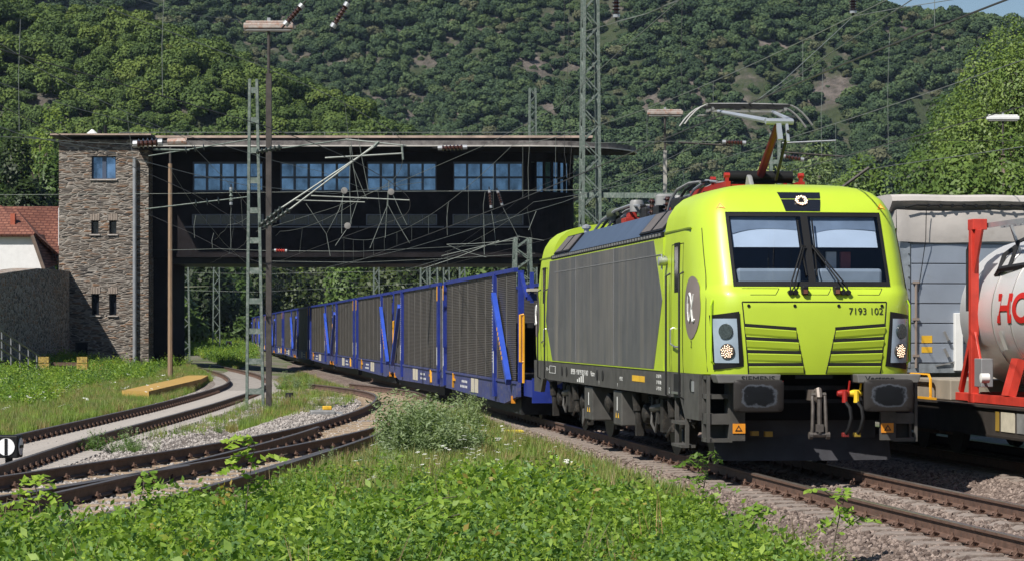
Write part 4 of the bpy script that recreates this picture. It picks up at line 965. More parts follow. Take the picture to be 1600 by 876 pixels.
# ------------------------------------------------------------------ signal box spanning the tracks
def stone_mat(name, tint=1.0, sc_=(2.3, 2.3, 11.5)):
    m, t, b = newmat(name); v0 = coords(t, (1, 1, 1))
    nz = nd(t, 'ShaderNodeTexNoise'); nz.inputs['Scale'].default_value = 2.2; t.links.new(v0, nz.inputs['Vector'])
    mx = nd(t, 'ShaderNodeMix'); mx.data_type = 'VECTOR'; mx.inputs[0].default_value = .07; t.links.new(v0, mx.inputs[4]); t.links.new(nz.outputs['Color'], mx.inputs[5])
    mp = nd(t, 'ShaderNodeMapping'); mp.inputs['Scale'].default_value = sc_; t.links.new(mx.outputs[1], mp.inputs['Vector'])
    vo = nd(t, 'ShaderNodeTexVoronoi'); vo.inputs['Scale'].default_value = 1; t.links.new(mp.outputs[0], vo.inputs['Vector'])
    ve = nd(t, 'ShaderNodeTexVoronoi'); ve.feature = 'DISTANCE_TO_EDGE'; ve.inputs['Scale'].default_value = 1; t.links.new(mp.outputs[0], ve.inputs['Vector'])
    sp = nd(t, 'ShaderNodeSeparateColor'); t.links.new(vo.outputs['Color'], sp.inputs[0])
    k = lambda c: tuple(q * tint for q in c)
    col = ramp(t, sp.outputs[0], [(0, k((.055, .048, .045))), (.25, k((.13, .105, .09))), (.45, k((.19, .155, .13))), (.62, k((.25, .14, .08))), (.8, k((.26, .225, .195))), (1, k((.38, .34, .30)))])
    col = mixc(t, .5, col, mixc(t, 1.0, col, ramp(t, noise(t, v0, 12, 5), [(.3, (.6, .6, .6)), (.7, (1.3, 1.3, 1.3))]), 'MULTIPLY'))
    f = ramp(t, ve.outputs['Distance'], [(.04, (1, 1, 1)), (.11, (0, 0, 0))])
    t.links.new(mixc(t, f, col, k((.40, .355, .31))), b.inputs['Base Color']); b.inputs['Roughness'].default_value = .9
    h = ramp(t, ve.outputs['Distance'], [(0, (0, 0, 0)), (.25, (1, 1, 1))]); hh = mixc(t, .55, h, sp.outputs[1])
    bump(t, b, hh, 1.0, .10); return m
stone = stone_mat('rubble_slate_wall', .74); stone_d = stone_mat('retaining_wall_stone', 1.05, (2.2, 2.2, 7))
boxp = mat('dark_painted_wall', (.017, .0145, .016), .85, var=.35, scale=.8, spec=.12, col2=(.010, .009, .010), amt=.4)
frameb = mat('blue_grey_window_frame', (.06, .08, .13), .5, var=.1)
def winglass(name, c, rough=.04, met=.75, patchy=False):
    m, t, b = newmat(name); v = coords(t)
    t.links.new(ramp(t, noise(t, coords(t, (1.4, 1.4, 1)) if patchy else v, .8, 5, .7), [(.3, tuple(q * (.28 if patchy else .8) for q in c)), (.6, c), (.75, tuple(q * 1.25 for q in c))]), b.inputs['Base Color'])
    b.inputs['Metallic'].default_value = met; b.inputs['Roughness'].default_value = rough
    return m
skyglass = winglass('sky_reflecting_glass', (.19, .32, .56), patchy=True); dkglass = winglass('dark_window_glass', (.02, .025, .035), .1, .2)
BYF = 131.5; TY = 130.0
bx = lambda px, Y: (px - CX) / F * Y
bz_ = lambda py, Y: EYE + (HY - py) / F * Y
sbx = thing('signal_box', 'stone signal box with long dark glazed cabin bridging over the tracks', 'signal box', (-21, TY, -.3))
def W(v): return (v[0] + 21, v[1] - TY, v[2] + .3)
class WB(MB):
    def build(s, *a, **k): s.v = [W(v) for v in s.v]; return MB.build(s, *a, **k)
tx0, tx1 = bx(92, TY), bx(232, TY); tz1 = 11.85
holes = []
def wall_holes(mb, x0, x1, z0, z1, y, holes, depth=.3):
    X = sorted({x0, x1} | {h[0] for h in holes} | {h[1] for h in holes}); Z = sorted({z0, z1} | {h[2] for h in holes} | {h[3] for h in holes})
    for a, b in zip(X, X[1:]):
        for c, d in zip(Z, Z[1:]):
            if any(h[0] <= a and b <= h[1] and h[2] <= c and d <= h[3] for h in holes): continue
            mb.add([(a, y, c), (b, y, c), (b, y, d), (a, y, d)], [(0, 1, 2, 3)])
    for a, b, c, d in holes:
        q = y + depth
        mb.add([(a, y, c), (b, y, c), (b, y, d), (a, y, d), (a, q, c), (b, q, c), (b, q, d), (a, q, d)], [(0, 4, 5, 1), (1, 5, 6, 2), (2, 6, 7, 3), (3, 7, 4, 0)])
TW = [(143, 181, 244, 280), (142.5, 154, 345, 366), (170.5, 182, 345, 366), (143, 155, 459, 492), (170.5, 182, 459, 492), (117, 137, 534, 575)]
hol = [(bx(a, TY), bx(b, TY), bz_(d, TY), bz_(c, TY)) for a, b, c, d in TW]
mb = WB(); wall_holes(mb, tx0, tx1, -.6, tz1, TY, hol)
mb.add([(tx0, TY, -.6), (tx0, TY + 7, -.6), (tx0, TY + 7, tz1), (tx0, TY, tz1), (tx1, TY, -.6), (tx1, TY + 7, -.6), (tx1, TY + 7, tz1), (tx1, TY, tz1)], [(0, 3, 2, 1), (4, 5, 6, 7), (1, 2, 6, 5), (3, 7, 6, 2)])
mb.build('tower_wall', stone, sbx, fix=False)
lint = mat('lintel_stone', (.27, .22, .185), .9, var=.35, scale=7, stretch=(3, 3, .6), bmp=.5, bscale=12)
for i, (a, b, c, d) in enumerate(hol):
    w_ = thing('tower_window' if i < 5 else 'tower_door', None, None); w_.parent = sbx
    mb = WB(); mb.box(a, b, TY + .26, TY + .27, c, d); mb.build('pane' if i < 5 else 'door_leaf', skyglass if i == 0 else dkglass, w_)
    fw = .06; mb = WB()
    for q in ((a, a + fw, c, d), (b - fw, b, c, d), (a + fw, b - fw, c, c + fw), (a + fw, b - fw, d - fw, d)): mb.box(q[0], q[1], TY + .18, TY + .255, q[2], q[3])
    if i == 0: m_ = (a + b) / 2; mb.box(m_ - .10, m_ + .10, TY + .18, TY + .255, c + fw, d - fw)
    mb.build('frame', frameb if i == 0 else darkmetal, w_)
    if i < 5: mb = WB(); mb.box(a - .08, b + .08, TY - .08, TY + .17, c - .07, c - .004); mb.build('sill', conc, w_)
    if 0 < i < 5:
        mb = WB(); k = 4
        for j in range(k): u = a - .06 + (b - a + .12) * j / k; mb.box(u + .01, u + (b - a + .12) / k - .01, TY - .03, TY + .1, d + .02, d + .34 + .03 * (j % 2))
        mb.build('lintel', lint, w_)
mb = WB(); mb.tube([(bx(211, TY), TY - .16, .1), (bx(211, TY), TY - .16, 10.9)], .1, 10); mb.build('drain_pipe', mat('pipe_grey', (.28, .29, .31), .5, .2), sbx, smooth=True)
# cabin: straight front with a rounded right end
ax0 = tx1; ax1 = bx(830, BYF); rad = 2.3; RC = (ax1, BYF + rad)
def face_pts(off, n=14, amax=90):
    pts = [(ax0, BYF - off)]
    for k in range(n + 1):
        a = R(amax) * k / n; pts.append((RC[0] + (rad + off) * math.sin(a), RC[1] - (rad + off) * math.cos(a)))
    return pts
def band(mb, off0, off1, z0, z1, x_lo=None, n=14):
    """closed shell following the cabin front between two offsets"""
    A = face_pts(off0, n) ; B = face_pts(off1, n)
    if x_lo is not None: A[0] = (x_lo, A[0][1]); B[0] = (x_lo, B[0][1])
    m = len(A)
    vs = [(x, y, z) for z in (z0, z1) for pts in (A, B) for x, y in pts]
    i = lambda zi, pi, k: zi * 2 * m + pi * m + k
    for k in range(m - 1):
        mb.add([vs[i(0, 1, k)], vs[i(0, 1, k+1)], vs[i(1, 1, k+1)], vs[i(1, 1, k)]], [(0, 1, 2, 3)])
        mb.add([vs[i(0, 0, k)], vs[i(0, 0, k+1)], vs[i(1, 0, k+1)], vs[i(1, 0, k)]], [(3, 2, 1, 0)])
        mb.add([vs[i(0, 0, k)], vs[i(0, 0, k+1)], vs[i(0, 1, k+1)], vs[i(0, 1, k)]], [(0, 1, 2, 3)])
        mb.add([vs[i(1, 0, k)], vs[i(1, 0, k+1)], vs[i(1, 1, k+1)], vs[i(1, 1, k)]], [(3, 2, 1, 0)])
    for k in (0, m - 1): mb.add([vs[i(0, 0, k)], vs[i(0, 1, k)], vs[i(1, 1, k)], vs[i(1, 0, k)]], [(0, 1, 2, 3)])
zb, zl, zu, zt = 5.8, 9.22, 10.80, 11.30
mb = WB(); band(mb, -.3, 0, zb, zl); band(mb, -.3, 0, zu, zt); band(mb, -2.2, 0.06, zb - .02, zb + .15)
groups = [(301, 411), (438, 548), (573, 682), (708, 817)]
cuts = [bx(232, BYF)] + [bx(q, BYF) for g_ in groups for q in g_] + [ax1]
for a, b in zip(cuts[0::2], cuts[1::2]): mb.box(a, b, BYF, BYF + .3, zl, zu)
mb.box(ax0, ax1 + 2.25, BYF + 8.01, BYF + 8.3, zb, zt); mb.box(ax0, ax1 + 2.2, BYF + .3, BYF + 7.7, zl - .6, zl - .4)
mb.build('cabin_wall', boxp, sbx, fix=False)
mb = WB(); mb.box(ax1 + 2.05, ax1 + 2.25, BYF + 2.4, BYF + 8, zb, zt); mb.build('end_wall', boxp, sbx)
mb = WB(); mb.tube([(bx(907, BYF + 1.5), BYF + 1.6, zb + .5), (bx(907, BYF + 1.5), BYF + 1.6, zl)], .09, 8); mb.build('end_drain_pipe', _mats['pipe_grey'], sbx)
for a, b in groups:
    xa, xb = bx(a, BYF), bx(b, BYF)
    w_ = thing('cabin_window', None, None); w_.parent = sbx
    mb = WB(); ztr = bz_(277, BYF); n = 5
    cs = [xa + (xb - xa) * k / n for k in range(n + 1)]
    for k, c in enumerate(cs): mb.box(c - .06 if k else c, c + .06 if k < n else c, BYF + .06, BYF + .16, zl, zu)
    for c, d in zip(cs, cs[1:]):
        for z in (zl, ztr - .06, zu - .10): mb.box(c + .06 - (.06 if c == cs[0] else 0), d - .06, BYF + .07, BYF + .15, z, z + .10)
    mb.build('frame', frameb, w_)
    mb = WB(); mb.box(xa, xb, BYF + .17, BYF + .18, zl, zu); mb.build('pane', skyglass, w_)
    # low strip window
    l = thing('strip_window', None, None); l.parent = sbx; z0, z1 = bz_(352, BYF), bz_(335, BYF)
    mb = WB(); mb.box(xa, xb, BYF - .012, BYF - .004, z0, z1); mb.build('pane', dkglass, l)
    mb = WB()
    for c in cs: mb.box(c - .03, c + .03, BYF - .05, BYF - .014, z0, z1)
    for c, d in zip(cs, cs[1:]):
        for z in (z0, z1 - .05): mb.box(c + .03, d - .03, BYF - .048, BYF - .014, z, z + .05)
    mb.box(xa - .4, xb + .4, BYF - .16, BYF - .003, z0 - .14, z0 - .06); mb.build('frame', mat('dark_window_frame', (.10, .105, .13), .6), l)
# bay windows on the rounded end
bw = thing('bay_window', None, None); bw.parent = sbx
mb = WB(); pm = WB()
for k in range(7):
    a = R(6 + k * 12); x, y = RC[0] + (rad - .07) * math.sin(a), RC[1] - (rad - .07) * math.cos(a); mb.bar((x, y, zl), (x, y, zu), .12, .12)
    if k < 6:
        a2 = R(6 + (k + 1) * 12); x2, y2 = RC[0] + (rad - .1) * math.sin(a2), RC[1] - (rad - .1) * math.cos(a2); x, y = RC[0] + (rad - .1) * math.sin(a), RC[1] - (rad - .1) * math.cos(a)
        pm.add([(x, y, zl), (x2, y2, zl), (x2, y2, zu), (x, y, zu)], [(0, 1, 2, 3)]); mb.bar((x, y, bz_(277, BYF)), (x2, y2, bz_(277, BYF)), .08, .1)
pm.build('pane', skyglass, bw); mb.build('frame', boxp, bw)
# canopy and roof
can = mat('canopy_weathered_grey', (.17, .155, .15), .85, var=.35, scale=1.2, col2=(.07, .06, .06), amt=.45)
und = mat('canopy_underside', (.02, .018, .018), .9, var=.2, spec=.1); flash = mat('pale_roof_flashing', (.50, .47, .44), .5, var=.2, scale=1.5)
OH = 3.35; cx0 = bx(208, BYF - OH)
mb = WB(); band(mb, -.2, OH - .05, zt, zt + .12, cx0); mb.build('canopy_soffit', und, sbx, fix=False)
mb = WB(); band(mb, -.2, OH, zt + .122, zt + .36, cx0 - .02); mb.build('canopy', can, sbx, fix=False)
mb = WB(); band(mb, OH - .04, OH + .06, zt + .06, zt + .121, cx0 - .03); mb.build('canopy_edge', flash, sbx, fix=False)
mb = WB(); band(mb, -.3, .1, zt + .362, 12.0); mb.build('roof_fascia', mat('slate_fascia', (.035, .038, .05), .7, var=.2), sbx, fix=False)
mb = WB(); mb.box(tx0 - .35, ax1 + 3.2, TY - .55 if False else BYF - .35, BYF + 8.4, 12.002, 12.12); mb.box(tx0 - .35, tx1 + .2, TY - .45, BYF - .352, 12.002, 12.12); mb.build('roof_slab', mat('roof_tar', (.06, .055, .05), .85, var=.3), sbx)
mb = WB(); mb.box(tx1 + .2, ax1 + 3.22, BYF - .42, BYF - .352, 12.03, 12.15); mb.box(tx0 - .37, tx1 + .2, TY - .5, TY - .452, 12.05, 12.13); mb.build('roof_edge', mat('rusty_flashing', (.36, .27, .22), .6, var=.35, scale=1.3), sbx)
mb = WB()
for px in range(186, 900, 107): mb.bar((bx(px, BYF), BYF + .2, 12.12), (bx(px, BYF), BYF + .2, 12.36), .03)
mb.tube([(bx(186, BYF), BYF + .2, 12.36), (ax1 + 3, BYF + .2, 12.36)], .016, 4); mb.build('roof_rail', wire, sbx)
mb = WB(); mb.lathe([(.3, 0), (.3, .2), (.05, .42)], 16, Matrix.Translation((bx(134, TY), TY + 2, 12.12))); mb.build('white_roof_vent', white, sbx, smooth=True)
mb = WB(); mb.tube([(bx(155, TY), TY + 2, 12.12), (bx(155, TY), TY + 2, 12.75)], .09, 8); mb.tube([(bx(146, TY), TY + 2, 12.12), (bx(146, TY), TY + 2, 12.5)], .12, 8); mb.build('chimney_pipe', blk, sbx)
# legs under the cabin
mb = WB(); mb.box(tx1 + .002, tx1 + .9, BYF + .3, BYF + 6, -.6, zb - .03); mb.build('pier', boxp, sbx); mb = WB(); mb.box(ax1 + .4, ax1 + 1.9, BYF + 1.5, BYF + 6.5, -.6, zb - .03); mb.build('pier', boxp, sbx)
mb = WB(); mb.box(ax0 - .1, ax1 + 1.9, BYF + .4, BYF + 7.6, zb - .35, zb - .025); mb.build('deck_girder', blk, sbx)

# retaining wall running from the tower towards the camera
rw = MB()
A0, A1 = Vector((tx0 + .55, TY - .004, 0)), Vector((-21.6, 105, 0))
dn = (A1 - A0).normalized(); nn = Vector((-abs(dn.y), 0, 0)); nn = Vector((dn.y, -dn.x, 0)); nn = nn if nn.x < 0 else -nn
q = []
for f, h in ((0, 5.03), (.5, 4.85), (1, 4.3)):
    p = A0 + (A1 - A0) * f; q.append([(p.x, p.y, -.6), (p.x, p.y, h), (p.x + nn.x * 1.2, p.y + nn.y * 1.2, h), (p.x + nn.x * 1.2, p.y + nn.y * 1.2, -.6)])
rw.grid(q); rw.add(q[-1], [(0, 1, 2, 3)]); rw.add(q[0], [(3, 2, 1, 0)])
tag(rw.build('retaining_wall', stone_d), 'dark shaded stone retaining wall left of the signal box tower', 'wall')
# terrace behind it
tb = MB(); tb.add([(-60, 131.8, 3.9), (-23.9, 131.8, 3.9), (-23.9, 200, 5.5), (-60, 200, 5.5)], [(0, 1, 2, 3)]); tag(tb.build('terrace', bpy.data.materials['dry_soil_and_gravel']), kind='structure')
hs = thing('house', 'white house with red tiled roof and brick chimney above the retaining wall', 'house', (-28, 141, 3.9))
hw = mat('white_render', (.74, .73, .74), .8, var=.06, bmp=.1)
def tile_mat():
    m, t, b = newmat('red_roof_tile'); v = coords(t)
    w1 = nd(t, 'ShaderNodeTexBrick'); w1.inputs['Scale'].default_value = 1.6; w1.inputs['Color1'].default_value = (.17, .065, .042, 1); w1.inputs['Color2'].default_value = (.25, .105, .068, 1); w1.inputs['Mortar'].default_value = (.10, .03, .02, 1); w1.inputs['Mortar Size'].default_value = .05
    mp = nd(t, 'ShaderNodeMapping'); mp.inputs['Rotation'].default_value = (R(90), 0, 0); t.links.new(v, mp.inputs['Vector']); t.links.new(mp.outputs[0], w1.inputs['Vector'])
    t.links.new(mixc(t, .4, w1.outputs['Color'], mixc(t, 1, w1.outputs['Color'], ramp(t, noise(t, v, 3, 4), [(.3, (.5, .5, .5)), (.7, (1.4, 1.4, 1.4))]), 'MULTIPLY')), b.inputs['Base Color']); b.inputs['Roughness'].default_value = .8; return m
tile = tile_mat(); hX = lambda px: bx(px, 141) + 28; hZ = lambda py, Y=141: bz_(py, Y) - 3.9
mb = MB(); mb.prism([(hX(66), -.2), (hX(66), hZ(418)), (hX(51), hZ(368)), (hX(-90), hZ(368)), (hX(-110), hZ(418)), (hX(-110), -.2)], lambda a, b: (a, 0, b), lambda a, b: (a, 4, b)); mb.build('wall', hw, hs)
mb = MB()
mb.add([(hX(54), -.35, hZ(367)), (hX(-95), -.35, hZ(367)), (hX(-20), 3, hZ(320, 144)), (hX(5), 3, hZ(328, 144))], [(0, 3, 2, 1)])
mb.add([(hX(54), -.35, hZ(367)), (hX(72), -.35, hZ(420)), (hX(84), 4.5, hZ(408, 145)), (hX(60), 4.5, hZ(366, 145))], [(0, 1, 2, 3)])
mb.add([(hX(5), 3, hZ(328, 144)), (hX(81), 6, hZ(326, 147)), (hX(81), 1.6, hZ(400, 142.6)), (hX(54), -.35, hZ(367))], [(0, 1, 2, 3)])
mb.add([(hX(-150), 6, hZ(326, 147)), (hX(81), 6, hZ(326, 147)), (hX(81), 2.2, hZ(405, 143)), (hX(-150), 2.2, hZ(405, 143))], [(0, 3, 2, 1)])
ro = mb.build('roof', tile, hs); so_ = ro.modifiers.new('s', 'SOLIDIFY'); so_.thickness = .15
mb = MB(); mb.box(hX(12), hX(19), .75, 1.15, hZ(362), hZ(333)); mb.build('chimney', mat('chimney_brick', (.36, .09, .05), .8, var=.2), hs)
mb = MB(); mb.bar((hX(53), -.42, hZ(369)), (hX(71), -.42, hZ(421)), .22, .2); mb.bar((hX(82), 6, hZ(325, 147)), (hX(84), 1.5, hZ(410, 142.5)), .2, .3); mb.build('bargeboard', mat('brown_bargeboard', (.14, .10, .08), .7, var=.3), hs)
mb = MB(); mb.box(hX(80), hX(84), 2.2, 9, -.2, hZ(330, 147)); mb.build('gable_wall', hw, hs)

# stair railing, old buffer stop, yellow slab
rl = thing('stair_railing', 'sloping grey metal stair railing in front of the dark retaining wall', 'railing', (-21, 101, 0))
mb = MB(); off = Vector((21, -101, 0)); a, b = P(-12, 507, 97), P(70, 561, 106)
for dz in (0, -.36, -.72): mb.tube([a + off + Vector((0, 0, dz)), b + off + Vector((0, 0, dz))], .035, 6)
mb.build('rail', mat('railing_grey', (.22, .22, .23), .5, .3), rl)
for k in range(7): mb = MB(); p = a + (b - a) * k / 6 + off; mb.bar(p, p + Vector((0, 0, -1.15)), .05); mb.build('post', _mats['railing_grey'], rl)
ob = thing('buffer_stop', 'old buffer stop with two yellow wooden blocks in the grass before the tower', 'buffer stop', (-18, 103, -.3))
for px in (69, 129):
    p = P(px, 572, 103) + Vector((18, -103, .3))
    mb = MB(); mb.cbox(p, .44, .3, .26); mb.cbox(p + Vector((0, .01, .28)), .42, .3, .24); mb.build('buffer_block', mat('old_yellow_timber', (.42, .29, .07), .85, var=.4, scale=6, col2=(.07, .055, .03), amt=.42), ob)
    mb = MB(); mb.bar(p + Vector((0, .1, -.13)), p + Vector((.1, .3, -.85)), .2); mb.build('support', rust, ob)
a, b = P(72, 568, 103.2), P(126, 568, 103.2); mb = MB(); mb.bar(a + Vector((18, -103, .3)), b + Vector((18, -103, .3)), .1, .14); mb.build('cross_beam', rust, ob)
sl = MB(); sl.prism([(-12.35, 79), (-11.35, 78), (-12.2, 98), (-12.9, 106), (-13.75, 106), (-13.2, 97)], lambda a, b: (a, b, -.36), lambda a, b: (a, b, .03))
tag(sl.build('loading_slab', mat('yellow_concrete', (.40, .25, .065), .85, var=.2, scale=2, col2=(.30, .19, .07), amt=.35, bmp=.2)), 'low yellow concrete slab lying in the grass beside the left track', 'slab')
# ------------------------------------------------------------------ tracks
def resample(pts, st=.5):
    out = [Vector((*pts[0], 0)) if len(pts[0]) == 2 else Vector(pts[0])]; acc = 0
    P3 = [Vector((p[0], p[1], p[2] if len(p) > 2 else 0)) for p in pts]
    for a, b in zip(P3, P3[1:]):
        n = max(1, int(round((b - a).length / st)))
        for k in range(1, n + 1): out.append(a + (b - a) * k / n)
    return out
def smooth_poly(pts, st=.5, it=40):
    p = resample(pts, st)
    for _ in range(it): p = [p[0]] + [(p[i-1] + p[i] * 2 + p[i+1]) / 4 for i in range(1, len(p) - 1)] + [p[-1]]
    return p
def offset(p, d):
    out = []
    for i in range(len(p)):
        t_ = (p[min(i+1, len(p)-1)] - p[max(i-1, 0)]).normalized(); out.append(p[i] + Vector((t_.y, -t_.x, 0)) * d)
    return out
PROF = [(-.07, -.172), (.07, -.172), (.07, -.160), (.012, -.135), (.011, -.045), (.036, -.033), (.036, -.006), (.026, 0), (-.026, 0), (-.036, -.006), (-.036, -.033), (-.011, -.045), (-.012, -.135), (-.07, -.160)]
def rail_mesh(name, line, parent, origin):
    mb = MB(); rows = []
    for i, p in enumerate(line):
        t_ = (line[min(i+1, len(line)-1)] - line[max(i-1, 0)]).normalized(); s_ = Vector((t_.y, -t_.x, 0))
        rows.append([p + s_ * a + Vector((0, 0, b)) - origin for a, b in PROF + PROF[:1]])
    mb.grid(rows); mb.add(rows[0][:-1], [tuple(range(14))]); mb.add(rows[-1][:-1], [tuple(range(14))])
    o = mb.build(name, [rust, railtop], parent)
    for f in o.data.polygons:
        if f.normal.z > .8 and f.center.z + origin.z > -.01: f.material_index = 1
    return o
wood = mat('weathered_sleeper_wood', (.30, .225, .155), .9, var=.3, scale=4, stretch=(.5, 7, 3), col2=(.13, .09, .065), amt=.35, bmp=.3, bscale=14)
concs = mat('concrete_sleeper', (.34, .31, .285), .9, var=.2, scale=4, col2=(.24, .20, .17), amt=.3, bmp=.25)
conca = mat('dusty_concrete_sleeper', (.235, .195, .17), .9, var=.25, scale=5, col2=(.14, .10, .08), amt=.4, bmp=.3)
def sleeper_mesh(ln, m, w=.26, shaped=False):
    mb = MB()
    if shaped:
        h = ln / 2; prof = [(-h, -.40), (-h, -.20), (-h + .12, -.178), (-.5, -.178), (-.35, -.215), (.35, -.215), (.5, -.178), (h - .12, -.178), (h, -.20), (h, -.40)]
        n = len(prof); A = [(x, -w/2, z) for x, z in prof]; T_ = [(x, -w/2 + .03, z) for x, z in prof]
        vs = [(x, -w/2, z) for x, z in prof] + [(x, w/2, z) for x, z in prof]
        mb.add(vs, [tuple(range(n)), tuple(reversed(range(n, 2*n)))] + [(i, i+n, (i+1) % n + n, (i+1) % n) for i in range(n)])
    else: mb.box(-ln/2, ln/2, -w/2, w/2, -.36, -.178)
    o = mb.build('sleeper', m, None, bevel=.012); C.objects.unlink(o); return o
def clip_mesh(offs, m):
    mb = MB()
    for x in offs:
        mb.box(x - .16, x + .16, -.09, .09, -.1775, -.168)
        for sg in (-1, 1):
            xx = x + sg * .11
            mb.lathe([(.028, -.17), (.028, -.115), (.016, -.112), (.016, -.085)], 8, Matrix.Translation((xx, 0, 0)))
            mb.tube([(xx + sg * .03, -.06, -.155), (xx + sg * .02, -.07, -.125), (xx - sg * .05, -.03, -.145), (xx - sg * .05, .03, -.145), (xx + sg * .02, .07, -.125), (xx + sg * .03, .06, -.155)], .014, 5)
    o = mb.build('rail_fastening', m, None); C.objects.unlink(o); return o
def place_sleepers(root, line, s_from, s_to, sl, cl, step=.6, half=0.0, limit=100, with_clips=60.0):
    """sleepers as parts of ROOT at the arc positions along LINE"""
    acc = 0; nxt = s_from; n = 0; far = []
    for a, b in zip(line, line[1:]):
        d = (b - a).length
        while nxt <= acc + d and nxt <= s_to:
            p = a + (b - a) * ((nxt - acc) / d); ang = math.atan2(-(b - a).x, (b - a).y)
            if n < limit:
                o = sl.copy(); C.objects.link(o); o.parent = root; o.location = p - root.location; o.rotation_euler = (0, 0, ang + rnd.uniform(-.008, .008))
                if cl is not None and p.y < with_clips:
                    for dx in (-.753, .753): c = cl.copy(); C.objects.link(c); c.parent = o; c.location = (dx, 0, 0)
                n += 1
            else: far.append((p, ang))
            nxt += step
        acc += d
    if far:
        mb = MB()
        for p, ang in far: mb.box(-1.3, 1.3, -.13, .13, -.36, -.178, Matrix.Translation(p - root.location) @ Matrix.Rotation(ang, 4, 'Z'))
        tag(mb.build('sleeper', sl.data.materials[0], root), kind='stuff')
def bed(name, line, wl, wr, m, z=-.215, sh=.55):
    mb = MB(); rows = []
    for i, p in enumerate(line):
        t_ = (line[min(i+1, len(line)-1)] - line[max(i-1, 0)]).normalized(); s_ = Vector((t_.y, -t_.x, 0))
        row = []
        for a, b in ((-wl - sh, -.40), (-wl - sh * .5, -.30), (-wl, z), (-wl * .5, z - .01), (0, z - .015), (wr * .5, z - .01), (wr, z), (wr + sh * .5, -.30), (wr + sh, -.40)):
            j = .02 * math.sin(i * 1.7 + a * 5)
            row.append(p + s_ * (a + j) + Vector((0, 0, b + j * .4)))
        rows.append(row)
    mb.grid(rows); return tag(mb.build(name, m, smooth='all'), kind='structure')
stone_dim = ballast_mat('dim_ballast', (.10, .085, .075), (.20, .17, .15), (.32, .28, .26))
# main line under the train
lineA = [Vector((trackA(y), y, 0)) for y in np.arange(12, 300, 1.0)]
tA = thing('railway_track', 'rusty railway track under the lime green locomotive with bare concrete sleepers in front', 'track', lineA[0])
for d in (-.753, .753): rail_mesh('rail', offset(lineA, d), tA, lineA[0])
slA = sleeper_mesh(2.6, conca, .28, True); clA = clip_mesh((0,), rust)
place_sleepers(tA, lineA, 4, 250, slA, clA, .6, limit=99)
bed('track_bed', [Vector((trackA(y), y, 0)) for y in np.arange(10, 300, 2.0)], 1.75, 1.6, stone_red)
lineD = [Vector((trackD(y), y, 0)) for y in np.arange(14, 260, 1.0)]
tD = thing('railway_track', 'railway track under the tank and trailer wagon on the right', 'track', lineD[0])
for d in (-.753, .753): rail_mesh('rail', offset(lineD, d), tD, lineD[0])
place_sleepers(tD, lineD, 4, 200, slA, None, .6, limit=90)
bed('track_bed', [Vector((trackD(y), y, 0)) for y in np.arange(12, 260, 2.0)], 1.9, 2.2, stone_grey if False else stone_red)
# turnout in the left foreground
r1 = smooth_poly([(-9.2, 20.5), (-7.9, 26.5), (-6.73, 32.8), (-5.71, 38.4), (-4.82, 44.1), (-4.20, 49.4), (-3.72, 59.8), (-3.68, 66), (-3.95, 74.1), (-4.5, 79), (-5.65, 84.5), (-7.4, 91)], .5, 60)
c1 = offset(r1, .753)
def x_on(line, y):
    for a, b in zip(line, line[1:]):
        if a.y <= y <= b.y: return a.x + (b.x - a.x) * (y - a.y) / (b.y - a.y)
    return line[-1].x
r4 = smooth_poly([(-6.2, 12), (-4.64, 22.6), (-4.0, 28.4), (-3.45, 33.7), (-2.80, 41.5), (-2.42, 47.8), (-2.27, 54), (-2.2, 59.8), (-2.18, 66)], .5, 40)
r4 = [p for p in r4 if p.y < 58]
r4 += [p for p in offset(r1, 1.506) if p.y >= 59.0]
r2 = [p for p in offset(r1, 1.506) if p.y < 50]; r3 = [p for p in offset(r4, -1.506) if p.y < 50]
tB = thing('turnout', 'rusty turnout with splitting rails on wooden sleepers in the left foreground', 'track', (-4, 30, 0))
O = Vector((-4, 30, 0))
for ln in (r1, r2, r3, r4): rail_mesh('rail', ln, tB, O)
chk = [p for p in offset(r4, -.085) if 33 < p.y < 41]; rail_mesh('check_rail', chk, tB, O)
chk = [p for p in offset(r2, .085) if 29 < p.y < 36]; rail_mesh('wing_rail', chk, tB, O)
acc = 0; nsl = 0
for a, b in zip(r4, r4[1:]):
    if a.y < 19: continue
    acc += (b - a).length
    if acc < .62: continue
    acc = 0; p = b; t_ = (b - a).normalized(); s_ = Vector((t_.y, -t_.x, 0))
    if p.y < 59: wdt = max(2.6, min(4.6, 1.1 + (p.x - x_on(r1, p.y))))
    else: wdt = 2.6
    o = bpy.data.objects.get('turnout_sleeper_%d' % round(wdt * 5))
    key = round(wdt * 4) / 4
    if ('sl', key) not in _mats: _mats[('sl', key)] = sleeper_mesh(key, wood)
    o = _mats[('sl', key)].copy(); C.objects.link(o); o.parent = tB; o.rotation_euler = (0, 0, math.atan2(-t_.x, t_.y))
    o.location = p + s_ * (.55 - key / 2) - O
    if p.y < 58:
        if 'clB' not in _mats: _mats['clB'] = clip_mesh((0,), rust)
        for ln in (r1, r2, r3, r4):
            q = None
            for u, v in zip(ln, ln[1:]):
                du = (u - p).dot(t_); dv = (v - p).dot(t_)
                if du <= 0 < dv: q = u + (v - u) * (-du / (dv - du)); break
            if q is not None and abs((q - p).dot(s_)) < key - .4:
                c = _mats['clB'].copy(); C.objects.link(c); c.parent = o; c.location = ((q - p).dot(s_) - (.55 - key / 2), 0, 0)
bed('track_bed', offset(r4, -1.2)[8:], 2.2, 1.9, stone_grey)
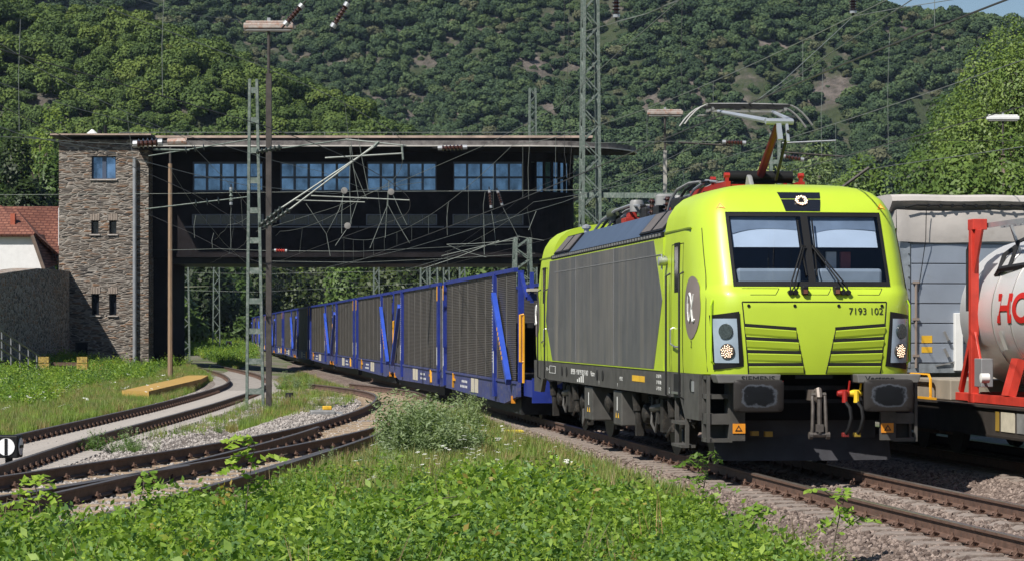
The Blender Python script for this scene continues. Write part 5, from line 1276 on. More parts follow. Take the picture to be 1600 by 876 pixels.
# left track
lC = smooth_poly([(-7.75, 24), (-7.95, 34), (-8.4, 44.3), (-8.46, 52.7), (-8.6, 65), (-9.0, 79), (-9.55, 90), (-10.4, 99), (-12.2, 112), (-15.0, 128), (-18.6, 146), (-22.6, 168), (-27, 190)], .6, 50)
tC = thing('railway_track', 'railway track with pale concrete sleepers beside the left lawn', 'track', lC[0])
for d in (-.753, .753): rail_mesh('rail', offset(lC, d), tC, lC[0])
slC = sleeper_mesh(2.5, concs, .30); clC = clA
place_sleepers(tC, lC, 6, 160, slC, clC, .58, limit=100, with_clips=85)
bed('track_bed', lC[::3], 1.55, 2.0, stone_dim)
l2 = smooth_poly([(-9.35, 88), (-10.9, 104), (-12.4, 122), (-14.2, 146), (-18.5, 168), (-23, 196)], .8, 40)
# ------------------------------------------------------------------ masts, lamps, poles
def batten_mast(px0, px1, py_top, py_base, label, w0=.46, w1=.2):
    g0 = G((px0 + px1) / 2, py_base); Y = g0.y; h = EYE + (HY - py_top) / F * Y + .3
    t_ = thing('catenary_mast', label, 'mast', g0)
    mb = MB()
    for sg in (-1, 1): mb.bar((sg * w0 / 2, 0, 0), (sg * w1 / 2 - .05, 0, h), .075, .14)
    mb.build('mast_channel', greensteel, t_)
    mb = MB(); n = 11
    for k in range(1, n + 1):
        z = h * (k - .35) / n; wz = w0 + (w1 - w0) * z / h; 
        mb.box(-wz / 2, wz / 2, -.055, .055, z - .10, z + .06)
    mb.build('batten', greensteel, t_)
    mb = MB(); mb.box(-.35, .35, -.3, .3, -.1, .03); mb.build('foot', conc, t_)
    return t_
def lattice_mast(px, Y, width, py_top, label, z0=-.3, n=None, group=None):
    x = (px - CX) / F * Y; h = EYE + (HY - py_top) / F * Y - z0
    t_ = thing('lattice_mast', label, 'mast', (x, Y, z0), .15, group)
    mb = MB(); wb, wt = width * 1.25, width * .8
    for sx in (-1, 1):
        for sy in (-1, 1): mb.bar((sx * wb / 2, sy * wb / 2, 0), (sx * wt / 2, sy * wt / 2, h), .10 if width > .5 else .07)
    mb.build('mast_leg', greensteel, t_)
    mb = MB(); n = n or int(h / (width * 1.0)); 
    for k in range(n):
        za, zb_ = h * k / n, h * (k + 1) / n; fa = (wb + (wt - wb) * k / n) / 2; fb = (wb + (wt - wb) * (k + 1) / n) / 2
        s = 1 if k % 2 else -1
        for sy in (-1, 1): mb.bar((-s * fa, sy * fa, za), (s * fb, sy * fb, zb_), .045); mb.bar((sy * fa, -s * fa, za), (sy * fb, s * fb, zb_), .045)
    mb.build('lattice', greensteel, t_)
    return t_
batten_mast(385, 412, 124, 640, 'weathered green batten mast with cross pieces beside the dark lamp pole')
lattice_mast(922, 96, .62, -60, 'tall green lattice mast in front of the rounded end of the signal box')
lattice_mast(286, 150, .62, 330, 'green lattice mast nearest to the stone tower under the cabin', n=14)
lattice_mast(274, 190, .5, 330, 'thin green lattice mast just behind another beside the stone tower', n=16)
lattice_mast(338, 185, .42, 330, 'slim lattice mast standing behind the left batten mast under the cabin', n=18)
lattice_mast(832, 190, .55, 138, 'lattice mast rising behind the roof of the signal box')
for px, w_, lab in ((662, .5, 'leftmost distant lattice mast behind the blue wagons'), (677, .6, 'second distant lattice mast from the left behind the blue wagons'), (697, .45, 'third distant lattice mast from the left behind the blue wagons'), (588, .4, 'small far lattice mast between the cabin underside and the fifth wagon'), (722, .4, 'thin far lattice mast above the first wagon'), (816, .7, 'green mast beside the rear cab of the locomotive')):
    lattice_mast(px, 178 if px < 800 else 100, w_, 395 if px < 800 else 372, lab, n=14)
def lamp_pole(px, Y, py_lamp, label, lw, z0=-.3, lower=None, col=darkpole, tubem=None, split=.8):
    x = (px - CX) / F * Y; h = EYE + (HY - py_lamp) / F * Y - z0
    t_ = thing('tube_lamp', label, 'lamp', (x, Y, z0))
    mb = MB(); mb.box(-.075, .075, -.075, .075, 0, h * split); mb.build('lower_pole', lower or col, t_)
    mb = MB(); mb.tube([(0, 0, h * split), (0, 0, h - .1)], .045, 8); mb.build('upper_pole', darkpole, t_)
    mb = MB(); mb.box(-lw / 2, lw / 2, -.14, .14, h - .10, h + .06); mb.box(-lw * .46, lw * .46, -.10, .10, h + .06, h + .12); ho = mb.build('lamp_housing', tubem or mat('rusty_lamp_housing', (.38, .33, .30), .6, var=.2, scale=3, col2=(.30, .11, .05), amt=.42), t_, bevel=.03)
    mb = MB(); mb.box(-lw * .46, lw * .46, -.11, .11, h - .17, h - .102); mb.build('lamp_diffuser', mat('old_lamp_diffuser', (.30, .29, .28), .4, var=.25), t_, bevel=.03)
    mb = MB(); mb.cbox((0, 0, h + .16), .09, .07, .09); mb.build('cap', alu, t_)
    return t_
lp = lamp_pole(420, 68, 40, 'tall dark lamp pole with rusty tube lamp at the upper left', 1.36, col=darkpole, split=.875)
lamp_pole(1039, 100, 176, 'grey lamp pole with rusty tube lamp left of the pantograph', 1.45, lower=mat('grey_concrete_pole', (.36, .34, .31), .8, var=.2), split=.86)
lamp_pole(1567, 108, 184, 'pole with white tube lamp in front of the big tree at the right', 1.4, lower=mat('rusty_pole', (.26, .19, .16), .8, var=.3), tubem=white, split=.86)
g0 = G(266, 598); t_ = thing('wood_pole', 'slim pale brown pole between the stone tower and the batten mast', 'pole', g0)
h = EYE + (HY - 256) / F * g0.y + .3
mb = MB(); mb.tube([(0, 0, 0), (0, 0, h)], [.11, .085], 8); mb.build('shaft', woodpole, t_, smooth=True)
mb = MB(); mb.tube([(0, 0, h), (0, 0, h + .7)], .05, 6); mb.build('top_pin', darkpole, t_)

# ------------------------------------------------------------------ overhead line
def sagline(a, b, sag, n=14):
    a = Vector(a); b = Vector(b); return [a + (b - a) * (k / n) - Vector((0, 0, sag * 4 * (k / n) * (1 - k / n))) for k in range(n + 1)]
def wire_thing(name, label, pts, r, m=wire, cat='wire', group=None):
    mb = MB(); mb.tube(pts, r * .72, 5); return tag(mb.build(name, m, fix=False), label, cat, group)
def contact_line(label, fx, y0, y1, zc=5.3, lo=.35, hi=1.4, supports=(), rcon=.008, rmes=.007, step=6.0, stag=.25):
    """one overhead line: contact wire, messenger wire and the droppers between them"""
    t_ = thing('overhead_line', label, 'overhead line', (0, 0, 0))
    ys = np.arange(y0, y1 + .1, 2.0); sup = sorted(supports)
    def mz(y):
        for a, b in zip(sup, sup[1:]):
            if a <= y <= b: f = (y - a) / (b - a); return zc + hi - (hi - lo) * 4 * f * (1 - f)
        return zc + lo
    def sx(y):
        for i, (a, b) in enumerate(zip(sup, sup[1:])):
            if a <= y <= b: f = (y - a) / (b - a); s = stag if i % 2 else -stag; return s * (1 - 2 * f)
        return 0
    mb = MB(); mb.tube([(fx(y) + sx(y), y, zc) for y in ys], rcon, 5); mb.build('contact_wire', wiredark, t_, fix=False)
    mb = MB(); mb.tube([(fx(y), y, mz(y)) for y in ys], rmes, 5); mb.build('messenger_wire', wire, t_, fix=False)
    for y in np.arange(y0 + 2, y1, step):
        mb = MB(); mb.tube([(fx(y) + sx(y), y, zc), (fx(y), y, mz(y))], .004, 4); mb.build('dropper', wire, t_, fix=False)
    return t_
contact_line('contact and messenger wires directly above the locomotive and the blue wagons', trackA, 14, 290, 5.3, .55, 1.5, (0, 66, 131, 196, 260, 320), stag=.0, rcon=.012)
contact_line('contact and messenger wires above the right hand freight wagons', trackD, 16, 250, 5.35, .7, 1.5, (0, 96, 160, 225, 290), step=16)
def xc(line, off=.75):
    def f(y):
        ys_ = [p.y for p in line]; i = min(range(len(ys_)), key=lambda k: abs(ys_[k] - y)); return line[i].x + off
    return f
fxB = xc(r1); fxC = xc(lC, 0)
contact_line('contact and messenger wires above the turnout in the foreground', lambda y: fxB(y) if y < 84 else fxB(84) - (y - 84) * .16, 18, 200, 5.4, 1.0, 1.6, (8, 66, 128, 200), step=31)
contact_line('contact and messenger wires above the left track with pale sleepers', lambda y: fxC(y), 22, 180, 5.5, 1.0, 1.5, (5, 66, 120, 180), step=31)
# wires crossing the view (traced as separate spans)
def span(label, pix, r=.011, m=wire): 
    return wire_thing('overhead_wire', label, smooth_poly([tuple(P(*q)) for q in pix], 1.5, 6) if False else [P(*q) for q in pix], r, m)
span('long level cross wire running across the face of the signal box windows', [(-40, 305, 98), (240, 303, 98), (480, 300, 98), (700, 299, 98), (912, 297, 96)])
span('cross wire over the roof of the signal box towards the tall lattice mast', [(912, 224, 96), (1010, 222, 92), (1060, 221, 88), (1128, 222, 86)], .012)
span('cross wire right of the pantograph towards the white tube lamp', [(1168, 224, 86), (1300, 221, 86), (1420, 219, 88), (1650, 221, 90)], .011, wiredark)
span('sagging wire from the pantograph rising to the top right corner of the trees', [(1330, 270, 70), (1400, 258, 66), (1500, 244, 62), (1650, 222, 56)], .013)
span('wire running down from the upper edge through the tall lattice mast', [(1064, -2, 40), (960, 88, 52), (871, 168, 64), (760, 226, 74), (640, 278, 86), (520, 325, 98), (400, 362, 112)], .010)
span('steep wire below the roof edge ending near the batten mast', [(1064, -2, 44), (1010, 22, 46), (960, 36, 48), (905, 52, 52)], .010)
span('wire descending from the left edge over the tower window', [(-40, 184, 52), (40, 213, 56), (150, 232, 62), (215, 250, 66), (300, 272, 74), (385, 290, 80), (520, 303, 92), (660, 285, 98)], .012)
span('upper left wire arriving at the big insulator before the tower', [(-40, 212, 60), (30, 215, 62), (120, 222, 64), (210, 226, 66)], .014)
span('thin wire from the upper left across the roof of the signal box', [(-30, 120, 44), (120, 170, 50), (250, 203, 58), (330, 222, 64), (430, 252, 72), (500, 268, 80), (560, 292, 90)], .009)
span('high wire from the top left towards the rusty tube lamp', [(200, -5, 50), (250, 10, 54), (310, 25, 58), (378, 32, 66)], .009)
span('lower wire from the tower corner slanting to the batten mast foot', [(232, 335, 104), (300, 365, 100), (360, 396, 96), (440, 420, 92), (560, 442, 92)], .008, wiredark)
span('slanting wire from the canopy corner down through the pale pole', [(262, 258, 90), (300, 318, 92), (350, 380, 95), (400, 425, 99), (450, 452, 104)], .008)
span('level wire at the underside of the cabin', [(262, 391, 92), (345, 389, 88), (420, 392, 84), (560, 393, 84), (700, 386, 86), (830, 380, 90)], .011)
span('second level wire under the cabin beside the wagons', [(420, 408, 120), (560, 410, 118), (700, 404, 115), (836, 396, 112)], .010)
span('third level wire under the cabin in front of the dark trees', [(250, 425, 150), (400, 428, 150), (600, 424, 146), (790, 418, 140)], .011)
span('fourth level wire low under the cabin in front of the dark trees', [(250, 452, 160), (400, 456, 158), (560, 448, 150), (690, 440, 146)], .011)
span('rising wire from the wagons to the rear of the locomotive roof', [(500, 420, 120), (640, 388, 100), (760, 352, 86), (880, 316, 72), (1000, 270, 60), (1090, 226, 50), (1200, 150, 42), (1330, 62, 34), (1440, -10, 29)], .010)
span('slack dark wire crossing the cabin and falling to the left', [(640, 440, 110), (700, 395, 104), (760, 352, 98), (830, 297, 92), (900, 268, 90)], .008, wiredark)
span('short tensioned wire below the bay window', [(600, 432, 108), (700, 402, 104), (780, 378, 100), (812, 368, 98)], .010)
span('dark hanging cable at the tall lattice mast', [(882, -5, 92), (881, 120, 92), (882, 240, 92), (888, 285, 92)], .010, wiredark)
span('second dark cable hanging beside the tall lattice mast', [(890, -5, 90), (886, 130, 90), (893, 230, 90), (889, 290, 90)], .009, wiredark)
span('dark looping cable above the grey lamp pole', [(1066, -5, 60), (1064, 90, 60), (1066, 160, 60), (1078, 185, 60)], .009, wiredark)
for px, a, b, Y, lab in ((1388, 52, 235, 70, 'long thin hanging wire left of the big tree'), (1284, 105, 245, 70, 'long thin hanging wire right of the pantograph'), (30, 30, 205, 60, 'thin greenish hanging wire at the far left'), (254, -5, 150, 60, 'thin greenish hanging wire over the left forest'), (361, 300, 388, 80, 'short hanging rod beside the batten mast before the cabin'), (304, 336, 372, 80, 'shorter hanging rod left of the batten mast'), (332, 364, 388, 80, 'shortest hanging rod left of the batten mast'), (826, 215, 312, 90, 'thin drop wire before the bay window'), (699, 315, 368, 90, 'thin drop wire between the last two cabin windows'), (756, 300, 343, 90, 'thin drop wire below the fourth cabin window')):
    wire_thing('hanging_wire', lab, [P(px + 2, a, Y), P(px - 1, (a + b) / 2, Y), P(px, b, Y)], .010, wire)
def insul(label, a, b, r=.085, n=6, m=porcelain, rods=True):
    t_ = thing('insulator', label, 'insulator', a); a = Vector(a); d = Vector(b) - a; ln = d.length
    mb = MB(); i0, i1 = d * .22, d * .78; insulator(mb, i0, i1, r, n); mb.build('ribbed_body', m, t_, smooth=True)
    mb = MB(); mb.tube([d * .13, d * .24], r * .72, 10); mb.tube([d * .76, d * .87], r * .72, 10); mb.build('end_cap', alu, t_, smooth=True)
    mb = MB(); mb.tube([(0, 0, 0), d * .14], .022, 6); mb.tube([d * .86, d], .022, 6); mb.build('link', darkmetal, t_)
insul('large brown insulator before the tower top', P(200, 226, 66), P(262, 222, 66), .14, 5)
insul('brown insulator before the cabin roof right of the middle', P(676, 232, 88), P(738, 230, 88), .12, 6)
insul('brown insulator hanging on the cross wire left of the pantograph arm', P(1122, 222, 86), P(1172, 224, 86), .11, 6)
insul('small brown insulator right of the pantograph lower arm', P(1216, 243, 84), P(1262, 251, 84), .10, 5)
insul('slanting brown insulator hanging at the upper edge above the rusty lamp', P(440, 45, 60), P(478, 2, 60), .11, 6)
insul('slanting brown insulator alone against the forest at the upper edge', P(515, 50, 60), P(548, -2, 60), .11, 6)
insul('brown insulator at the upper edge beside the tall lattice mast', P(963, 34, 52), P(963, -14, 52), .10, 5)
insul('brown insulator at the upper edge right of the middle', P(1333, 26, 46), P(1333, -12, 46), .09, 5)
insul('small pale insulator hanging before the fourth cabin window', P(764, 292, 90), P(768, 330, 90), .07, 5)
insul('second small pale insulator hanging before the fourth cabin window', P(776, 294, 90), P(786, 325, 90), .07, 5)
insul('white insulator in the level wire under the cabin', P(425, 391, 84), P(452, 392, 84), .07, 4, redp)
insul('green hanging insulator before the first cabin window', P(361, 288, 80), P(361, 325, 80), .07, 3, greensteel)
span('rods below the two pale insulators before the fourth cabin window', [(768, 330, 90), (772, 355, 90), (775, 384, 90)], .012)
span('slanting rod below the second pale insulator', [(786, 325, 90), (800, 352, 90), (812, 376, 90)], .012)
span('tensioned wire from the upper edge insulator to the pantograph', [(1333, 26, 46), (1290, 66, 44), (1220, 130, 40), (1168, 168, 38.2)], .010)
span('bright wire from the upper edge insulator to the sky corner', [(1333, 26, 46), (1400, 14, 44), (1500, -2, 42)], .010)
span('wire from the middle upper insulator to the right', [(963, 34, 52), (1010, 22, 48), (1064, 0, 44)], .012)
# cantilever on the batten mast
ct = thing('cantilever', 'double tube cantilever with ribbed insulators reaching right from the batten mast', 'cantilever', (0, 0, 0))
mY = 66
for a, b, r in (((440, 325), (584, 230), .024), ((452, 328), (592, 222), .024), ((540, 218), (635, 228), .022), ((508, 247), (628, 240), .022), ((486, 306), (640, 313), .016), ((462, 313), (570, 316), .014)):
    mb = MB(); mb.tube([P(*a, mY), P(*b, mY)], r, 7); mb.build('tube', mat('galvanised_tube', (.27, .29, .27), .6, .3, var=.25), ct, smooth=True)
for a, b in (((404, 354), (442, 324)), ((412, 356), (454, 327)), ((400, 238), (440, 230))):
    mb = MB(); insulator(mb, P(*a, mY), P(*b, mY), .085, 6); mb.build('ribbed_insulator', mat('dark_insulator', (.03, .04, .035), .4), ct, smooth=True)
mb = MB(); mb.tube([P(628, 228, mY), P(630, 250, mY)], .03, 6); mb.tube([P(584, 230, mY), P(592, 222, mY)], .045, 6); mb.tube([P(440, 232, mY), P(545, 218, mY)], .02, 6); mb.build('fitting', greensteel, ct)
ca = thing('cantilever', 'thin bracket arms with small insulators reaching left from the batten mast', 'cantilever', (0, 0, 0))
for (a, b, i0, i1) in (((232, 244), (386, 219), .38, .56), ((226, 327), (386, 308), .5, .72)):
    A_, B_ = P(*a, mY), P(*b, mY); mb = MB(); mb.tube([A_, B_], .018, 6); mb.build('arm', greensteel, ca)
    for k in range(3): f = i0 + (i1 - i0) * k / 2; p = A_ + (B_ - A_) * f; mb = MB(); mb.lathe([(.02, -.02), (.1, 0), (.02, .02)], 10, Matrix.Translation(p) @ (B_ - A_).to_track_quat('Z', 'Y').to_matrix().to_4x4()); mb.build('insulator_disc', _mats['dark_insulator'], ca)
cg = thing('tension_tube', 'rusty white tension tube before the tower roof', 'tube', P(262, 222, 66)); q = P(262, 222, 66)
mb = MB(); mb.tube([(0, 0, 0), P(292, 221, 66) - q], .09, 8); mb.build('tube', _mats['rusty_lamp_housing'], cg, smooth=True)
mb = MB(); mb.tube([P(240, 234, 66) - q, P(296, 235, 66) - q], .03, 6); mb.build('rod', greensteel, cg)
for (pa, pb, lab) in (((1060, 223), (1146, 228), 'short dark rod on the cross wire left of the pantograph'), ((1222, 224), (1306, 220), 'pale rod right of the pantograph knee'), ((1216, 238), (1320, 245), 'black registration arm right of the pantograph knee')):
    wire_thing('registration_arm', lab, [P(*pa, 86), P(*pb, 86)], .045, alu if 'pale' in lab else darkpole, 'arm')
wire_thing('stay_rod', 'slanting dark stay rod rising behind the locomotive roof at the right', [P(1312, 296, 64), P(1358, 262, 64)], .06, darkpole, 'rod')
pm_ = thing('catenary_mast', 'green twin column mast partly hidden behind the pantograph arm', 'mast', ((1211 - CX) / F * 84, 84, -.3))
for dx in (-.13, .13): mb = MB(); mb.bar((dx, 0, 0), (dx, 0, P(0, 208, 84).z + .3), .10, .14); mb.build('column', greensteel, pm_)
mb = MB(); 
for k in range(9): mb.box(-.08, .08, -.05, .05, .6 + k * .9, .75 + k * .9)
mb.build('batten', greensteel, pm_)
xb = thing('signal_gantry_arm', 'thin green cross beam right of the tall lattice mast', 'beam', P(912, 305, 97)); o_ = P(912, 305, 97)
mb = MB(); mb.bar((0, 0, 0), P(1062, 306, 92) - o_, .16, .2); mb.build('beam', greensteel, xb)
# tangle of hangers before the third window: suspension with two round weights
sp_ = thing('wire_suspension', 'tangle of thin rods with round pulleys between the second and third cabin windows', 'suspension', P(540, 300, 84)); o_ = P(540, 300, 84)
mb = MB()
for a in ([(548, 215), (552, 262), (568, 300), (574, 312)], [(548, 228), (546, 290), (549, 350)], [(536, 300), (534, 335), (534, 365)], [(552, 260), (560, 310), (546, 352), (524, 384)], [(478, 318), (510, 366), (530, 328), (538, 302)], [(510, 366), (516, 400)], [(606, 300), (602, 372)], [(606, 320), (622, 350), (640, 380)], [(560, 216), (566, 250), (576, 300)], [(608, 282), (606, 320), (578, 388)], [(612, 300), (625, 330), (636, 352)]):
    mb.tube([P(*q_, 84) - o_ for q_ in a], .011, 4)
mb.build('rod', wire, sp_)
for px, py in ((538, 298), (543, 353), (611, 300)): mb = MB(); mb.lathe([(.04, -.05), (.11, -.04), (.11, .04), (.04, .05)], 14, Matrix.Translation(P(px, py, 84) - o_) @ AX['y']); mb.build('pulley', mat('pulley_grey', (.22, .21, .2), .6), sp_, smooth=True)
un = thing('wire_junction', 'cluster of wires and small rods under the right end of the cabin', 'suspension', P(760, 380, 92)); o_ = P(760, 380, 92)
mb = MB()
for a in ([(698, 382), (740, 381), (806, 376)], [(698, 382), (720, 392), (760, 402)], [(690, 400), (740, 388), (775, 380), (812, 370)], [(812, 370), (850, 376)], [(660, 420), (720, 400), (780, 376)], [(756, 343), (757, 398)], [(826, 360), (838, 330)]):
    mb.tube([P(*q_, 92) - o_ for q_ in a], .013, 4)
mb.build('rod', wire, un)

# ------------------------------------------------------------------ small trackside things
g0 = G(14, 737); dsg = thing('shunting_signal', 'small black shunting signal with white discs barred black at the left edge', 'signal', g0, R(-2))
sc_h = lambda py: EYE + (HY - py) / F * g0.y + .3
mb = MB(); mb.tube([(0, 0, 0), (0, 0, sc_h(712))], .06, 8); mb.box(-.09, .09, -.09, .09, 0, .12); mb.build('post', darkmetal, dsg)
mb = MB(); z0, z1 = sc_h(714), sc_h(679); mb.box(-.18, .18, -.18, .18, z0, z1); bxx = mb.build('lantern_box', blk, dsg, bevel=.02)
zc = (z0 + z1) / 2
for M_ in (Matrix.Translation((0, -.182, zc)) @ AX['y'] @ Matrix.Rotation(math.pi, 4, 'X'), Matrix.Translation((.182, 0, zc)) @ AX['x']):
    mb = MB(); mb.lathe([(.135, 0), (.135, .012)], 26, M_); mb.build('white_disc', mat('signal_white', (.85, .85, .86), .4, var=.03), dsg)
mb = MB(); mb.box(-.022, .022, -.205, -.196, zc - .13, zc + .13); mb.box(.196, .205, -.12, .12, zc - .022, zc + .022); mb.build('black_bar', blk, dsg)
g0 = G(505, 652); pmn = thing('point_machine', 'grey point machine with a yellow lid on the gravel before the wagons', 'point machine', g0, R(8)); k_ = g0.y / F
mb = MB(); mb.box(-20 * k_, 18 * k_, -.25, .25, .02, 12 * k_); mb.build('housing', greyk, pmn, bevel=.03)
mb = MB(); mb.box(-26 * k_, 8 * k_, -.5, -.28, 0, 5 * k_); mb.box(-55 * k_, -20 * k_, -.12, .12, 0, 5 * k_); mb.box(-70 * k_, -30 * k_, -.5, -.4, 0, 3 * k_); mb.build('drive_plate', darkmetal, pmn)
mb = MB(); mb.box(0, 14 * k_, .1, .4, 12 * k_, 18 * k_); mb.build('yellow_lid', yellow, pmn, bevel=.02)
mb = MB(); mb.box(18 * k_, 30 * k_, -.1, .1, 4 * k_, 9 * k_); mb.build('rod_cover', alu, pmn)
g0 = G(803, 690); ybx = thing('cable_box', 'small grey cable box with yellow lid on the ballast beside the locomotive', 'cable box', g0, R(7)); k_ = g0.y / F
mb = MB(); mb.box(-10 * k_, 10 * k_, -.14, .14, -.05, 15 * k_); mb.build('body', mat('box_grey', (.25, .22, .18), .7), ybx)
mb = MB(); mb.box(-14 * k_, 14 * k_, -.19, .19, 15 * k_, 19 * k_); mb.build('lid', mat('lid_yellow', (.70, .55, .05), .5), ybx, bevel=.01)
for (px, py, lab) in ((452, 628, 'dark cable stub beside the weeds near the point machine'),):
    g0 = G(px, py); st_ = thing('track_magnet', lab, 'track device', g0); mb = MB(); mb.box(-.5, .5, -.1, .1, 0, .12); mb.build('bar', darkmetal, st_); mb = MB(); mb.box(-.1, .1, -.2, .2, 0, .3); mb.build('post', darkmetal, st_)
# far end: road wall, railing, car, distant buffer stop
wl = MB(); wl.prism([(-46, 286), (-31, 292), (-31, 293), (-46, 287)], lambda a, b: (a, b, -.4), lambda a, b: (a, b, .95)); tag(wl.build('road_wall', mat('dark_road_wall', (.09, .085, .08), .9, var=.3)), 'low dark road wall behind the tracks under the cabin', 'wall')
rd = MB(); rd.add([(-60, 288, .9), (-30, 293.2, .9), (-20, 345, 1.0), (-60, 345, 1.0)], [(0, 1, 2, 3)]); tag(rd.build('road', mat('asphalt', (.06, .06, .06), .9)), kind='structure')
rr = thing('picket_railing', 'pale picket railing along the far road under the cabin', 'railing', (-41, 287.5, .95))
mb = MB(); A_, B_ = Vector((-1.5, -.2, 0)), Vector((9.8, 3.9, 0))
for z in (.25, 1.0): mb.bar(A_ + Vector((0, 0, z)), B_ + Vector((0, 0, z)), .07)
for k in range(40): p = A_ + (B_ - A_) * k / 39; mb.bar(p, p + Vector((0, 0, 1.05)), .07)
mb.build('picket', mat('picket_grey', (.36, .34, .32), .8), rr)
car = thing('parked_car', 'small white car on the far road behind the picket railing', 'car', P(372, 531, 318), R(4))
carp = mat('car_white', (.75, .76, .78), .3, coat=.5, var=.03); cg_ = mat('car_glass', (.02, .025, .03), .08)
mb = MB(); prof = [(-.86, .35), (-.88, .75), (-.80, .95), (-.62, 1.42), (.62, 1.42), (.80, .95), (.88, .75), (.86, .35)]
rows = [[(a * s_, y_, .35 + (b - .35) * q_) for a, b in prof + prof[:1]] for y_, s_, q_ in ((-2.0, .9, .52), (-1.9, 1, .56), (-.9, 1, .60), (-.3, 1, 1.0), (1.3, 1, 1.0), (1.9, .98, .62), (2.0, .9, .5))]
mb.grid(rows); mb.add(rows[0][:-1], [tuple(range(8))]); mb.add(rows[-1][:-1], [tuple(range(8))]); mb.build('body', carp, car, smooth=True)
mb = MB(); mb.add([(-.66, -.86, .98), (.66, -.86, .98), (.56, -.36, 1.36), (-.56, -.36, 1.36)], [(0, 1, 2, 3)]); mb.build('windscreen', cg_, car)
for sx_ in (-.8, .8):
    for y_ in (-1.3, 1.3): mb = MB(); mb.lathe([(.15, -.1), (.31, -.1), (.31, .1), (.15, .1)], 16, at((sx_, y_, .31), 'x')); mb.build('wheel', blk, car)
fb = thing('buffer_stop', 'far grey buffer stop with a small red and white board', 'buffer stop', P(345, 556, 195)); k_ = 195 / F
mb = MB()
for sg in (-1, 1): mb.bar((sg * 12 * k_, 0, 0), (sg * 12 * k_, 0, 14 * k_), .14); mb.bar((sg * 12 * k_, 0, 12 * k_), (sg * 10 * k_, 1.5, 0), .1)
mb.bar((-13 * k_, 0, 12 * k_), (13 * k_, 0, 12 * k_), .16, .22); mb.build('frame', alu, fb)
mb = MB(); mb.box(8 * k_, 17 * k_, -.05, 0, 17 * k_, 24 * k_); bd = mb.build('board', white, fb)
mb = MB(); mb.box(9.5 * k_, 15.5 * k_, -.058, -.051, 18.5 * k_, 22.5 * k_); mb.build('red_field', redbright, bd)
# ------------------------------------------------------------------ foliage
rs = np.random.RandomState(11)
def leaf_arrays(Pn, N, S, aspect=.55, fold=0.0):
    """rhombic leaves at points Pn with normals N, lengths S"""
    n = len(Pn); N = N / (np.linalg.norm(N, axis=1, keepdims=True) + 1e-9)
    A = np.cross(N, rs.normal(size=(n, 3))); A /= np.linalg.norm(A, axis=1, keepdims=True) + 1e-9
    B = np.cross(N, A); s = S[:, None]
    v = np.stack([Pn - A * s * .5, Pn + B * s * aspect * .5 - N * s * fold, Pn + A * s * .5, Pn - B * s * aspect * .5 - N * s * fold], 1).reshape(-1, 3)
    f = np.arange(n * 4).reshape(n, 4); return v, f
def quad_mesh(name, v, f):
    me = bpy.data.meshes.new(name); nv, nf = len(v), len(f)
    me.vertices.add(nv); me.vertices.foreach_set('co', v.astype(np.float32).ravel()); me.loops.add(nf * 4); me.loops.foreach_set('vertex_index', f.astype(np.int32).ravel())
    me.polygons.add(nf); me.polygons.foreach_set('loop_start', np.arange(0, nf * 4, 4, dtype=np.int32)); me.update(); me.validate(); return me
def sph(n): d = rs.normal(size=(n, 3)); return d / np.linalg.norm(d, axis=1, keepdims=True)
def crown_points(n, w, h, lobes=14, shell=.75, lob=(.26, .42)):
    """leaf points in lobes filling an uneven crown w wide, h high (base at 0)"""
    out, nor, dirs = [], [], []
    cs = []
    for k in range(lobes):
        d = sph(1)[0]; d[2] = abs(d[2]) * 1.1 - .25; r = rs.uniform(.35, .72)
        cs.append((d * np.array([w / 2, w / 2, h / 2]) * r + np.array([0, 0, h * .48]), rs.uniform(*lob) * w * .5 * np.array([1, 1, rs.uniform(.6, .95)])))
    tot = sum(np.prod(c[1]) ** .667 for c in cs)
    for c, r in cs:
        m = int(n * np.prod(r) ** .667 / tot); d = sph(m); rad = rs.uniform(shell, 1.06, size=(m, 1)) ** .5
        out.append(c + d * r * rad); dd = d * .75 + (c - np.array([0, 0, h * .4])) / (w * .5) * .6; dirs.append(dd / (np.linalg.norm(dd, axis=1, keepdims=True) + 1e-6)); nor.append(d + np.array([0, 0, .5]) + rs.normal(size=(m, 3)) * .55)
    crown_points.out = np.concatenate(dirs); return np.concatenate(out), np.concatenate(nor)
